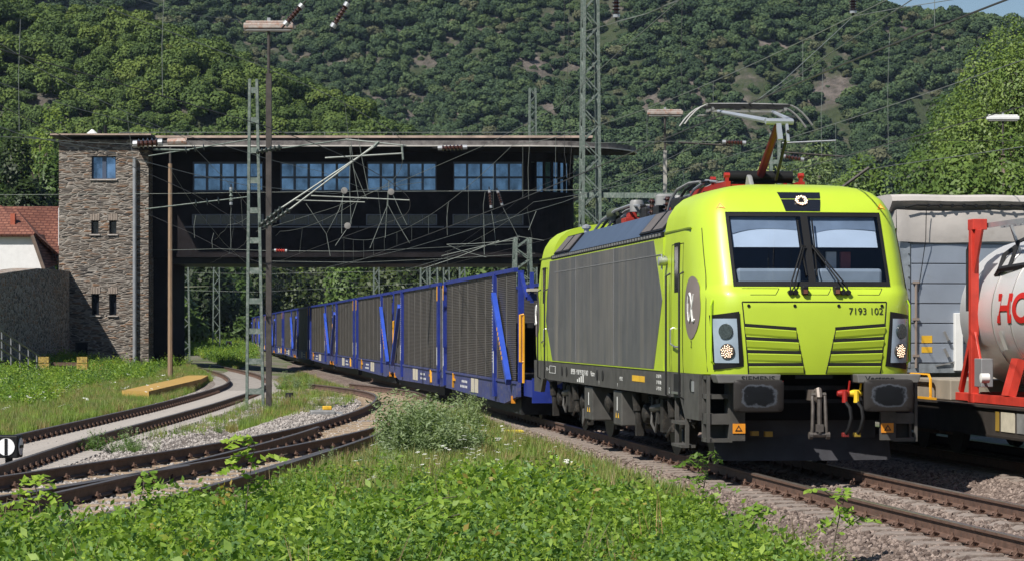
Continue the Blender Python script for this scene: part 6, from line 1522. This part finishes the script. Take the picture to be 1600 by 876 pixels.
# --- instancing of uncountable growth
def scatter(name, pts, rot, scl, protos, label=None, kind='stuff'):
    col = bpy.data.collections.new(name + '_kinds')
    for p in protos: col.objects.link(p)
    me = bpy.data.meshes.new(name); me.vertices.add(len(pts)); me.vertices.foreach_set('co', np.asarray(pts, np.float32).ravel())
    for nm, ty, data, key in (('turn', 'FLOAT_VECTOR', rot, 'vector'), ('size', 'FLOAT', scl, 'value'), ('pick', 'INT', rs.randint(0, len(protos), len(pts)), 'value')):
        a = me.attributes.new(nm, ty, 'POINT'); a.data.foreach_set(key, np.asarray(data).astype(np.int32 if ty == 'INT' else np.float32).ravel())
    o = bpy.data.objects.new(name, me); C.objects.link(o); tag(o, label, None, None, kind)
    ng = bpy.data.node_groups.new(name, 'GeometryNodeTree'); ng.interface.new_socket('Geometry', in_out='INPUT', socket_type='NodeSocketGeometry'); ng.interface.new_socket('Geometry', in_out='OUTPUT', socket_type='NodeSocketGeometry')
    N = ng.nodes.new; gi, go = N('NodeGroupInput'), N('NodeGroupOutput'); ip = N('GeometryNodeInstanceOnPoints'); ci = N('GeometryNodeCollectionInfo')
    ci.inputs['Collection'].default_value = col; ci.inputs['Separate Children'].default_value = True; ci.inputs['Reset Children'].default_value = True
    def attr(nm, ty): a = N('GeometryNodeInputNamedAttribute'); a.data_type = ty; a.inputs['Name'].default_value = nm; return a.outputs['Attribute']
    er = N('FunctionNodeEulerToRotation'); lk = ng.links.new
    lk(attr('turn', 'FLOAT_VECTOR'), er.inputs[0]); lk(er.outputs[0], ip.inputs['Rotation']); lk(attr('size', 'FLOAT'), ip.inputs['Scale']); lk(attr('pick', 'INT'), ip.inputs['Instance Index'])
    ip.inputs['Pick Instance'].default_value = True; lk(gi.outputs[0], ip.inputs['Points']); lk(ci.outputs[0], ip.inputs['Instance']); lk(ip.outputs[0], go.inputs[0])
    o.modifiers.new('growth', 'NODES').node_group = ng; return o
def set_outward(me):
    a = me.attributes.new('outward', 'FLOAT_VECTOR', 'POINT'); a.data.foreach_set('vector', np.repeat(crown_points.out, 4, axis=0).astype(np.float32).ravel())
def proto(me, m):
    o = bpy.data.objects.new(me.name, me); me.materials.append(m); return o
def zrot(n, tilt=.12): return np.stack([rs.normal(0, tilt, n), rs.normal(0, tilt, n), rs.uniform(0, 6.283, n)], 1)

far_leaf = leaf_mat('far_hill_leaf', (.034, .068, .032), (.085, .128, .054), .12, (.11, .115, .06), .04, .8, .42)
near_leaf = leaf_mat('near_hill_leaf', (.046, .085, .02), (.125, .18, .042), .16, (.15, .14, .05), .004, .8, .4)
def forest_protos(nm, m, n, leaf):
    out = []
    for k in range(7):
        p, nr = crown_points(n, 7.4, rs.uniform(7, 9.5), 10 + k % 6, .6, (.24, .55)); v, f = leaf_arrays(p, nr, rs.uniform(leaf * .6, leaf * 1.4, len(p)), .7)
        me = quad_mesh(nm, v, f); set_outward(me); out.append(proto(me, m))
    return out
def forest(name, fz, region, step, protos, label, keep, smin_=.75, smax_=1.3):
    pts = []; mul = []
    x0, x1, y0, y1 = region
    for x in np.arange(x0, x1, step):
        for y in np.arange(y0, y1, step):
            xx, yy = x + rs.uniform(-.5, .5) * step, y + rs.uniform(-.5, .5) * step
            z = fz(xx, yy)
            if z < -1: continue
            px = CX + F * xx / yy
            if px < -260 or px > 1860: continue
            kk = keep(xx, yy, z)
            if not kk: continue
            mul.append(float(kk))
            pts.append((xx, yy, z - 1.6))
    pts = np.array(pts); n = len(pts); print(name, n)
    scatter(name, pts, zrot(n, .1), rs.uniform(smin_, smax_, n) * np.array(mul), protos, label)
def keep_far(x, y, z):
    r = n2(x + 300, y * .22, 8) * .6 + n2(x + 77, y * .6, 30) * .4
    if r > .80: return .5 if rs.rand() < .5 else 0
    return (z > -1) * (.75 + .6 * n2(x + 11, y * .7, 21))
forest('far_forest', far_z, (-330, 420, 548, 850), 2.8, forest_protos('far_tree_kind', far_leaf, 1500, .8), 'dense dark green forest covering the far hillside', keep_far, .36, .86)
forest('near_forest', near_z, (-200, 70, 322, 500), 3.2, forest_protos('near_tree_kind', near_leaf, 2600, .55), 'brighter green forest on the nearer hill at the left', lambda x, y, z: True, .42, 1.0)

# --- single trees
barkm = mat('tree_bark', (.10, .08, .06), .9, var=.3, scale=6, bmp=.4)
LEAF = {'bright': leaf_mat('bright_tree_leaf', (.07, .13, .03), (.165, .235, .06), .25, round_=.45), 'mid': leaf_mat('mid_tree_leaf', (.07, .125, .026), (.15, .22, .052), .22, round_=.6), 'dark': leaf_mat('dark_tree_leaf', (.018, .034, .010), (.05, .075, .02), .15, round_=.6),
        'grey': leaf_mat('grey_green_leaf', (.15, .21, .08), (.26, .32, .13), .25, round_=.45)}
def tree(label, X, Y, h, w, kind, n, leaf, z0=-.3, base=.12, cat='tree', name='tree', group=None, lobes=22):
    t_ = thing(name, label, cat, (X, Y, z0), rs.uniform(0, 6), group)
    mb = MB(); mb.tube([(0, 0, -.2), (.1, 0, h * .3), (0, .15, h * .62), (.1, .1, h * .85)], [h * .022, h * .017, h * .010, h * .003], 8)
    for k in range(9):
        a = k * 2.4; z = h * (.22 + .06 * k); r = w * .38 * (1 - k * .06)
        mb.tube([(0, 0, z), (r * .5 * math.cos(a), r * .5 * math.sin(a), z + h * .07), (r * math.cos(a), r * math.sin(a), z + h * .13)], [h * .009, h * .006, h * .002], 5)
    mb.build('trunk', barkm, t_, smooth=True)
    p, nr = crown_points(n, w, h * (1 - base), lobes, .62); p[:, 2] = p[:, 2] - p[:, 2].min(); p[:, 2] *= h * (1 - base) / np.percentile(p[:, 2], 99.7); p[:, :2] *= w * .5 / np.percentile(np.abs(p[:, :2]), 98); p[:, 2] += h * base
    v, f = leaf_arrays(p, nr, rs.uniform(leaf * .6, leaf * 1.4, len(p)), .62); me = quad_mesh('crown', v, f); set_outward(me); me.materials.append(LEAF[kind])
    o = bpy.data.objects.new('crown', me); C.objects.link(o); o.parent = t_
def ptree(label, px, py_top, Y, wpx, kind, n=9000, leaf=.3, **k):
    X = (px - CX) / F * Y; h = EYE + (HY - py_top) / F * Y - k.get('z0', -.3); tree(label, X, Y, h, wpx / F * Y, kind, n, leaf, **k)
ptree('largest bright leafy tree at the right edge reaching the top', 1585, 40, 112, 270, 'bright', 62000, .145, lobes=34)
ptree('tall green tree just left of the largest tree at the right edge', 1478, 150, 122, 170, 'bright', 34000, .145)
ptree('dark low tree under the white tube lamp', 1530, 215, 104, 190, 'mid', 13000, .22, base=.04)
ptree('dense bush tree above the cream tarpaulin', 1425, 245, 110, 150, 'mid', 12000, .2, base=.03)
ptree('bushy tree behind the right end of the locomotive roof', 1345, 250, 128, 150, 'mid', 14000, .2, base=.03)
ptree('pale rounded tree right of the pantograph', 1258, 228, 152, 165, 'grey', 16000, .24, base=.03)
ptree('low pale tree behind the raised pantograph', 1195, 254, 160, 100, 'grey', 9000, .24, base=.03)
ptree('small shrubby tree at the foot of the white tube lamp pole', 1590, 262, 96, 90, 'mid', 7000, .18, base=.02)
back = [(262, 395, 205, 'mid'), (312, 408, 232, 'dark'), (352, 400, 250, 'mid'), (398, 385, 262, 'dark'), (448, 378, 275, 'dark'), (500, 372, 285, 'dark'), (552, 380, 270, 'mid'), (606, 370, 262, 'dark'), (660, 372, 255, 'dark'), (716, 368, 250, 'dark'), (770, 366, 245, 'mid'), (822, 362, 240, 'dark'), (880, 352, 230, 'dark'), (300, 430, 300, 'dark'), (425, 420, 330, 'dark')]
posn = ['behind the pale brown pole', 'behind the twin lattice masts', 'behind the white car', 'behind the batten mast', 'right of the dark lamp pole', 'behind the last wagons', 'behind the middle wagons', 'above the fifth wagon', 'above the fourth wagon', 'above the third wagon', 'above the second wagon', 'left of the locomotive rear', 'hidden behind the locomotive rear', 'far behind the picket railing', 'farthest back between the poles']
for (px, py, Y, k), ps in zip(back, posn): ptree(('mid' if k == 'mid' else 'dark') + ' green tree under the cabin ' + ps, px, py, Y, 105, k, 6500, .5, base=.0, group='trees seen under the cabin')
for px, py, Y, wp, k, lab in ((30, 212, 175, 120, 'dark', 'dark tree behind the red roofed house'), (85, 240, 182, 90, 'mid', 'green tree between the house and the stone tower'), (-20, 180, 195, 130, 'mid', 'tree at the left edge above the house'), (60, 170, 230, 120, 'mid', 'taller tree farther up behind the house')): ptree(lab, px, py, Y, wp, k, 9000, .32, z0=3, base=.0)

# --- ground plants
def plant_mesh(nm, nst, h, r, leaves, size, aspect, up=.6, droop=.3):
    P_, N_, S_ = [], [], []; vs, fs = [], []
    for k in range(nst):
        a = rs.uniform(0, 6.28); tip = np.array([math.cos(a) * r * rs.uniform(.3, 1), math.sin(a) * r * rs.uniform(.3, 1), h * rs.uniform(.55, 1.05)])
        for j in range(leaves):
            f = (j + .6) / leaves; b = np.array([tip[0] * f, tip[1] * f, tip[2] * (f ** .75)]) ; s = size * rs.uniform(.6, 1.25) * (1.1 - .3 * f)
            d = sph(1)[0]; d[2] *= .4; P_.append(b + d * s * .7); N_.append(np.array([d[0] * .6, d[1] * .6, up]) + rs.normal(size=3) * droop); S_.append(s)
    v, f = leaf_arrays(np.array(P_), np.array(N_), np.array(S_), aspect, .06); return quad_mesh(nm, v, f)
def grass_mesh(nm, n, h, r, w=.008, bend=.5):
    vs, fs = [], []
    for k in range(n):
        a = rs.uniform(0, 6.28); b = np.array([math.cos(a), math.sin(a), 0]) * r * math.sqrt(rs.rand()); d = rs.normal(size=3); d[2] = 0; hh = h * rs.uniform(.5, 1.1); d = d / (np.linalg.norm(d) + 1e-6) * hh * bend * rs.rand()
        s = np.cross(d + np.array([1e-3, 0, 0]), [0, 0, 1.]); s = s / np.linalg.norm(s) * w
        m = b + d * .35 + np.array([0, 0, hh * .55]); t_ = b + d + np.array([0, 0, hh]); i = len(vs)
        vs += [b - s, b + s, m + s * .8, m - s * .8, t_ + s * .15, t_ - s * .15]; fs += [(i, i+1, i+2, i+3), (i+3, i+2, i+4, i+5)]
    return quad_mesh(nm, np.array(vs), np.array(fs))
def umbel_mesh(nm):
    vs, fs = [], []
    for k in range(3):
        x, y = rs.uniform(-.1, .1, 2); z = rs.uniform(.3, .5)
        for j in range(7):
            a = j * .9; r = .016 * (j > 0); c = np.array([x + r * 1.6 * math.cos(a), y + r * 1.6 * math.sin(a), z + rs.uniform(-.004, .004)]); q = .009; i = len(vs)
            vs += [c + np.array([-q, -q, 0]), c + np.array([q, -q, 0]), c + np.array([q, q, 0]), c + np.array([-q, q, 0])]; fs.append((i, i+1, i+2, i+3))
    return quad_mesh(nm, np.array(vs), np.array(fs))
def in_poly(px, py, poly):
    c = False; n = len(poly)
    for i in range(n):
        (x1, y1), (x2, y2) = poly[i], poly[i-1]
        if (y1 > py) != (y2 > py) and px < (x2 - x1) * (py - y1) / (y2 - y1) + x1: c = not c
    return c
def tracks_clear(x, y, m=1.45):
    if abs(x - trackA(y)) < m + .15: return False
    if y < 90 and x_on(r1, y) - .4 < x < (x_on(r4, y) if y < 66 else x_on(r1, y) + 1.5) + .4: return False
    if y < 185 and abs(x - x_on(lC, y)) < 1.25: return False
    return True
def fill(poly, dens, z=-.32, margin=0, clear=True, thin=None):
    """random ground points whose place in the photograph lies inside POLY"""
    ys_ = [F * (EYE - z) / max(6, (p[1] - HY)) for p in poly]; y0, y1 = min(ys_), max(ys_); out = []
    Y = y0
    while Y < y1:
        dY = max(.4, Y * .02); xa, xb = (-820 if min(q[0] for q in poly) > -100 else -1300) / F * Y, 840 / F * Y; n = rs.poisson(dens * dY * (xb - xa))
        X = rs.uniform(xa, xb, n); YY = rs.uniform(Y, Y + dY, n)
        for x, y in zip(X, YY):
            px, py = CX + F * x / y, HY + F * (EYE - z) / y
            if in_poly(px, py, poly) and (not clear or tracks_clear(x, y)) and (thin is None or rs.rand() < thin(x, y)): out.append((x, y, gz(x, y) if y > 60 else max(z, gz(x, y))))
        Y += dY
    return np.array(out) if out else np.zeros((0, 3))
gl1 = leaf_mat('ground_leaf', (.11, .22, .02), (.30, .43, .075), .4, (.36, .27, .07), .03, fine=14)
gl4 = leaf_mat('yellow_ground_leaf', (.15, .27, .025), (.32, .43, .075), .42, fine=14)
gl5 = leaf_mat('blue_ground_leaf', (.07, .16, .04), (.17, .29, .08), .34, fine=14)
stk = leaf_mat('dead_stalk', (.22, .16, .08), (.36, .28, .15), .1)
gl2 = leaf_mat('grey_weed_leaf', (.20, .27, .12), (.32, .39, .22), .36)
gl3 = leaf_mat('dark_weed_leaf', (.10, .19, .035), (.19, .30, .075), .38)
gr1 = leaf_mat('grass_blade', (.17, .27, .045), (.30, .41, .09), .35, (.34, .28, .12), .12)
gr2 = leaf_mat('dry_grass_blade', (.22, .24, .08), (.36, .35, .14), .3, (.36, .27, .12), .25)
flw = mat('white_umbel', (.8, .8, .76), .8, var=.03)
cov = [proto(plant_mesh('cover_kind', 7, rs.uniform(.2, .34), .24, 12, rs.uniform(.036, .064), .5, .4, .65), [gl1, gl1, gl4, gl5, gl1][k_]) for k_ in range(5)] + [proto(plant_mesh('cover_kind', 8, .36, .22, 12, .05, .32, .4, .65), gl4), proto(plant_mesh('cover_kind', 8, .26, .2, 10, .045, .5, .4, .65), gl3)]
tuf = [proto(grass_mesh('tuft_kind', 46, .30, .17, .006), gr1) for _ in range(3)] + [proto(grass_mesh('tuft_kind', 40, .36, .15, .005), gr2)]
wee = [proto(plant_mesh('weed_kind', 13, 1.0, .42, 34, .10, .30, 1.0, .6), gl2) for _ in range(3)] + [proto(plant_mesh('weed_kind', 12, .8, .45, 26, .085, .5, 1.0, .5), gl3)]
umb = [proto(umbel_mesh('umbel_kind'), flw) for _ in range(3)]
FG = [(-300, 960), (-300, 900), (-60, 868), (100, 850), (200, 838), (330, 812), (430, 788), (540, 775), (640, 770), (760, 768), (900, 782), (1000, 810), (1090, 842), (1180, 878), (1260, 925), (1310, 1000), (1340, 1200), (-300, 1200)]
p = fill(FG, 165, clear=False, thin=lambda x, y: .12 + 2.0 * max(0, n2(x, y, .9) * .6 + n2(x + 5, y, 2.6) * .4 - .33)); n = len(p); scatter('leafy_ground_cover', p, zrot(n, .2), rs.uniform(.5, 1.3, n) * np.array([.55 + 1.1 * n2(q[0], q[1], 1.6) + .5 * n2(q[0] + 9, q[1], .5) for q in p]), cov, 'dense bright green leafy ground cover along the lower edge'); print('cover', n)
MG = [(440, 790), (470, 745), (540, 715), (600, 690), (640, 668), (720, 650), (800, 695), (880, 722), (1000, 770), (1100, 800), (900, 800), (600, 800)]
p = fill(MG, 60); n = len(p); scatter('meadow_grass', p, zrot(n, .1), rs.uniform(.6, 1.2, n), tuf, 'green meadow grass between the turnout and the locomotive'); print('meadow', n)
p = fill(FG, 16, clear=False); n = len(p); scatter('mixed_grass', p, zrot(n, .1), rs.uniform(.6, 1.1, n), tuf[:3], 'grass blades between the leafy ground cover')
p = fill([(500, 790), (560, 740), (640, 690), (800, 690), (900, 735), (960, 770), (850, 800), (600, 790)], 2.2); n = len(p); scatter('white_flowers', p + np.array([0, 0, .05]), zrot(n, .15), rs.uniform(.7, 1.1, n), umb, 'small flat white flower heads in the meadow grass')
LW = [(-480, 760), (-480, 565), (-60, 560), (60, 575), (140, 590), (240, 592), (350, 575), (385, 560), (392, 572), (330, 598), (250, 635), (140, 655), (40, 680)]
p = fill(LW, 24); n = len(p); scatter('lawn_grass', p, zrot(n, .1), rs.uniform(.4, .95, n), tuf, 'yellowish green lawn grass left of the pale track'); print('lawn', n)
p = fill([(-480, 640), (-480, 560), (-60, 555), (120, 585), (250, 590), (240, 600), (120, 615), (60, 640)], 6); n = len(p); scatter('lawn_weeds', p, zrot(n, .2), rs.uniform(1.0, 2.2, n), cov, 'taller leafy weeds at the foot of the stone tower'); print('lawnweeds', n)
p = fill([(-40, 680), (-40, 600), (300, 600), (200, 650), (60, 675)], .5); n = len(p); scatter('lawn_flowers', p + np.array([0, 0, .02]), zrot(n, .15), rs.uniform(.7, 1.2, n), umb, 'scattered white flowers in the lawn')
BT = [(420, 600), (470, 585), (520, 605), (575, 615), (540, 640), (480, 650), (400, 670), (250, 695), (190, 705), (330, 660), (385, 640), (410, 615)]
p = fill(BT, 9); n = len(p); scatter('sparse_grass', p, zrot(n, .15), rs.uniform(.4, 1.0, n), tuf, 'sparse dry grass on the gravel between the left tracks')
p = fill([(900, 735), (1000, 765), (1120, 800), (1300, 862), (1400, 900), (1250, 900), (1050, 800), (880, 745)], 5, clear=False); n = len(p); scatter('ballast_weeds', p, zrot(n, .2), rs.uniform(.25, .7, n), cov, 'small weeds growing in the reddish ballast')
def clump(name, label, px, py, wpx, hpx, n, protos_idx, cat='shrub'):
    g0 = G(px, py); k_ = g0.y / F; t_ = thing(name, label, cat, g0)
    ms = {}
    for i in range(n):
        pr = wee[protos_idx[i % len(protos_idx)]]; M_ = Matrix.Translation((rs.uniform(-.5, .5) * wpx * k_, rs.uniform(-.7, .7), -.03)) @ Matrix.Rotation(rs.uniform(0, 6.28), 4, 'Z') @ Matrix.Scale(hpx * k_ / 1.0 * (.35 + .8 * rs.rand() ** 1.5), 4)
        co_ = np.empty(len(pr.data.vertices) * 3, np.float32); pr.data.vertices.foreach_get('co', co_); co_ = co_.reshape(-1, 3) @ np.array(M_.to_3x3()).T + np.array(M_.translation)
        ms.setdefault(pr.data.materials[0], []).append(co_)
    for m_, L_ in ms.items():
        v = np.concatenate(L_); me = quad_mesh('foliage', v, np.arange(len(v)).reshape(-1, 4)); me.materials.append(m_); o = bpy.data.objects.new('foliage', me); C.objects.link(o); o.parent = t_
clump('shrub', 'low bushy green weed growing between the left tracks', 186, 712, 105, 62, 22, [3, 3, 0])
clump('shrub', 'tall grey green weed clump in the middle before the wagons', 672, 728, 140, 104, 60, [0, 1, 2])
clump('shrub', 'leafy green bush beside the tall weed clump under the first wagon', 735, 715, 70, 72, 18, [3])
clump('shrub', 'grey green weed patch left of the point machine', 470, 612, 75, 34, 14, [0, 3])
clump('shrub', 'small round green weed on the gravel by the left track', 336, 678, 26, 22, 6, [3])
clump('shrub', 'dark weed bank at the foot of the stone tower and the pale pole', 300, 592, 70, 26, 16, [3])
clump('shrub', 'bushy weeds behind the yellow slab at the right foot of the tower', 215, 586, 60, 24, 12, [3])
clump('shrub', 'thin weeds around the foot of the batten mast', 400, 645, 60, 22, 10, [0])
clump('shrub', 'tall pale weeds between the turnout and the first wagon', 690, 684, 130, 72, 46, [0, 1, 3])
clump('shrub', 'leafy weeds sloping from the tall clump down to the left rails', 580, 745, 150, 46, 34, [3, 0, 1])
clump('shrub', 'mixed green weeds in front of the tall clump', 700, 765, 190, 44, 40, [3, 1, 0])
clump('shrub', 'broad leafy weeds below the tall weed clump', 640, 742, 130, 40, 18, [3, 0])
p = fill([(250, 585), (250, 549), (300, 551), (400, 556), (400, 575), (340, 580)], 3.0, z=-.3); n = len(p); p[:, 2] = [gz_far(q[0], q[1]) for q in p]; scatter('far_weeds', p, zrot(n, .2), rs.uniform(1.0, 2.6, n), cov, 'rough green weeds around the far end of the left track'); print('farweeds', n)
clump('shrub', 'weeds at the far end below the picket railing', 330, 560, 110, 20, 10, [3])
# sprigs with feathered leaves rising out of the ground cover
def sprig(label, px, py0, py1, lean, Y, n=5, leaf=.085):
    b = P(px, py0, Y); t_ = thing('robinia_sprig', label, 'plant', (b.x, b.y, -.32)); H = P(px, py1, Y).z + .32
    mb = MB(); Pn, Nn, Sn = [], [], []
    stem = [Vector((lean * f ** 1.6, 0, H * f)) for f in np.linspace(0, 1, 8)]; mb.tube(stem, [.012 - .009 * i / 7 for i in range(8)], 5)
    for k in range(n):
        f = .45 + .55 * k / (n - 1); o_ = Vector((lean * f ** 1.6, 0, H * f)); a = rs.uniform(0, 6.28); ln = rs.uniform(.24, .42)
        d = Vector((math.cos(a), math.sin(a) * .8, rs.uniform(.1, .9))); e = o_ + d * ln + Vector((0, 0, -.08)); mb.tube([o_, o_ + d * ln * .5, e], .004, 4)
        for j in range(8):
            q = o_ + (e - o_) * ((j + 1) / 8) + Vector((0, 0, .06 * math.sin(j / 5 * 3.1)))
            for s in (-1, 1):
                sd = Vector((-d.y, d.x, 0)).normalized() * s; Pn.append(np.array(q + sd * leaf * .6)); Nn.append(np.array([sd.x * .3, -.35 + sd.y * .3, 1]) + rs.normal(size=3) * .35); Sn.append(leaf * rs.uniform(1.0, 1.6))
    mb.build('stem', barkm, t_)
    v, f = leaf_arrays(np.array(Pn), np.array(Nn), np.array(Sn), .55, .05); me = quad_mesh('leaf', v, f); me.materials.append(gl1); o = bpy.data.objects.new('leaf', me); C.objects.link(o); o.parent = t_
taller = [proto(plant_mesh('tall_cover_kind', 6, .55, .32, 13, .07, .5, .45, .6), [gl1, gl5, gl4][k_]) for k_ in range(3)] + [proto(plant_mesh('tall_cover_kind', 6, .5, .3, 12, .07, .35, .6, .5), gl3)]
p = fill(FG, 5, clear=False, thin=lambda x, y: 2.2 * max(0, n2(x + 40, y, 1.4) - .4)); n = len(p); scatter('tall_ground_cover', p, zrot(n, .2), rs.uniform(.5, 1.1, n), taller, 'taller leafy stems standing out of the low ground cover'); print('taller', n)
p = fill(FG, 1.2, clear=False, thin=lambda x, y: 1.6 * n2(x, y + 20, 2.0)); n = len(p); scatter('dead_stalks', p, zrot(n, .2), rs.uniform(.8, 1.7, n), [proto(grass_mesh('stalk_kind', 7, .42, .12, .004, .35), stk) for _ in range(3)], 'thin dead stalks standing in the ground cover')
sprig('tall leafy sprig standing before the turnout', 380, 830, 690, .12, 25, 8, .08)
sprig('low leafy sprig at the left beside the rails', 70, 860, 752, -.1, 24.5, 6, .08)
sprig('leafy sprig leaning over the turnout at the left', 205, 850, 745, .15, 25, 6, .08)
sprig('leafy sprig in front of the locomotive corner step', 1095, 800, 712, .10, 29, 8, .06)
sprig('grey green sprig rising before the bare rail', 1300, 900, 775, .12, 23.5, 6, .07)
sprig('broad leafed sprig in the middle of the ground cover', 690, 900, 795, -.25, 23.5, 7, .09)
sprig('short sprig at the lower right of the ground cover', 1180, 900, 805, -.12, 24, 6, .07)
# --- loose ballast stones
def rock(nm, m):
    import bmesh
    b = bmesh.new(); bmesh.ops.create_icosphere(b, subdivisions=1, radius=.5)
    for v in b.verts: v.co = Vector((v.co.x * rs.uniform(.75, 1.3), v.co.y * rs.uniform(.7, 1.2), v.co.z * rs.uniform(.5, .95)))
    me = bpy.data.meshes.new(nm); b.to_mesh(me); b.free(); return proto(me, m)
def stone_m(name, a, b_):
    m, t, b = newmat(name); oi = nd(t, 'ShaderNodeObjectInfo'); c = ramp(t, oi.outputs['Random'], [(0, a), (1, b_)]); t.links.new(mixc(t, 1.0, c, ramp(t, noise(t, coords(t), 3, 3), [(.3, (.7, .7, .7)), (.7, (1.2, 1.2, 1.2))]), 'MULTIPLY'), b.inputs['Base Color']); b.inputs['Roughness'].default_value = .9; return m
smr, smg = stone_m('red_stone', (.08, .055, .045), (.30, .235, .20)), stone_m('grey_stone', (.16, .14, .13), (.46, .42, .39))
rkr = [rock('stone_kind', smr) for _ in range(6)]; rkg = [rock('stone_kind', smg) for _ in range(6)]
def stones(name, label, line, lo, hi, y0, y1, dens, protos_, zf):
    pts = []
    for a, b in zip(line, line[1:]):
        if not y0 < a.y < y1: continue
        t_ = (b - a); ln = t_.length; t_.normalize(); s_ = Vector((t_.y, -t_.x, 0)); fade = min(1, (34 / a.y) ** 1.5)
        for _ in range(rs.poisson(dens * fade * ln * (hi - lo))):
            d = rs.uniform(lo, hi); q = a + t_ * rs.uniform(0, ln) + s_ * d; pts.append((q.x, q.y, zf(d)))
    pts = np.array(pts); n = len(pts); print(name, n); scatter(name, pts, rs.uniform(0, 6.28, (n, 3)), rs.uniform(.035, .085, n), protos_, label)
zbed = lambda w1, w2: (lambda d: -.215 if -w1 < d < w2 else -.215 - .19 * min(1, ((-w1 - d) if d < 0 else (d - w2)) / .55))
stones('ballast_stones', 'reddish brown ballast stones around the bare rails at the lower right', lineA, -2.9, 2.3, 18, 66, 190, rkr, zbed(1.75, 1.6))
stones('gravel_stones', 'ballast stones beside the right hand freight wagons', lineD, -2.6, -1.1, 20, 48, 200, rkr, zbed(1.9, 2.2))
stones('grey_gravel', 'pale gravel stones along the left track', lC, -2.0, 2.7, 34, 90, 150, rkg, zbed(1.55, 2.0))
stones('turnout_gravel', 'grey gravel stones around the turnout', offset(r4, -1.2), -2.8, 2.4, 22, 80, 130, rkg, zbed(2.2, 1.9))
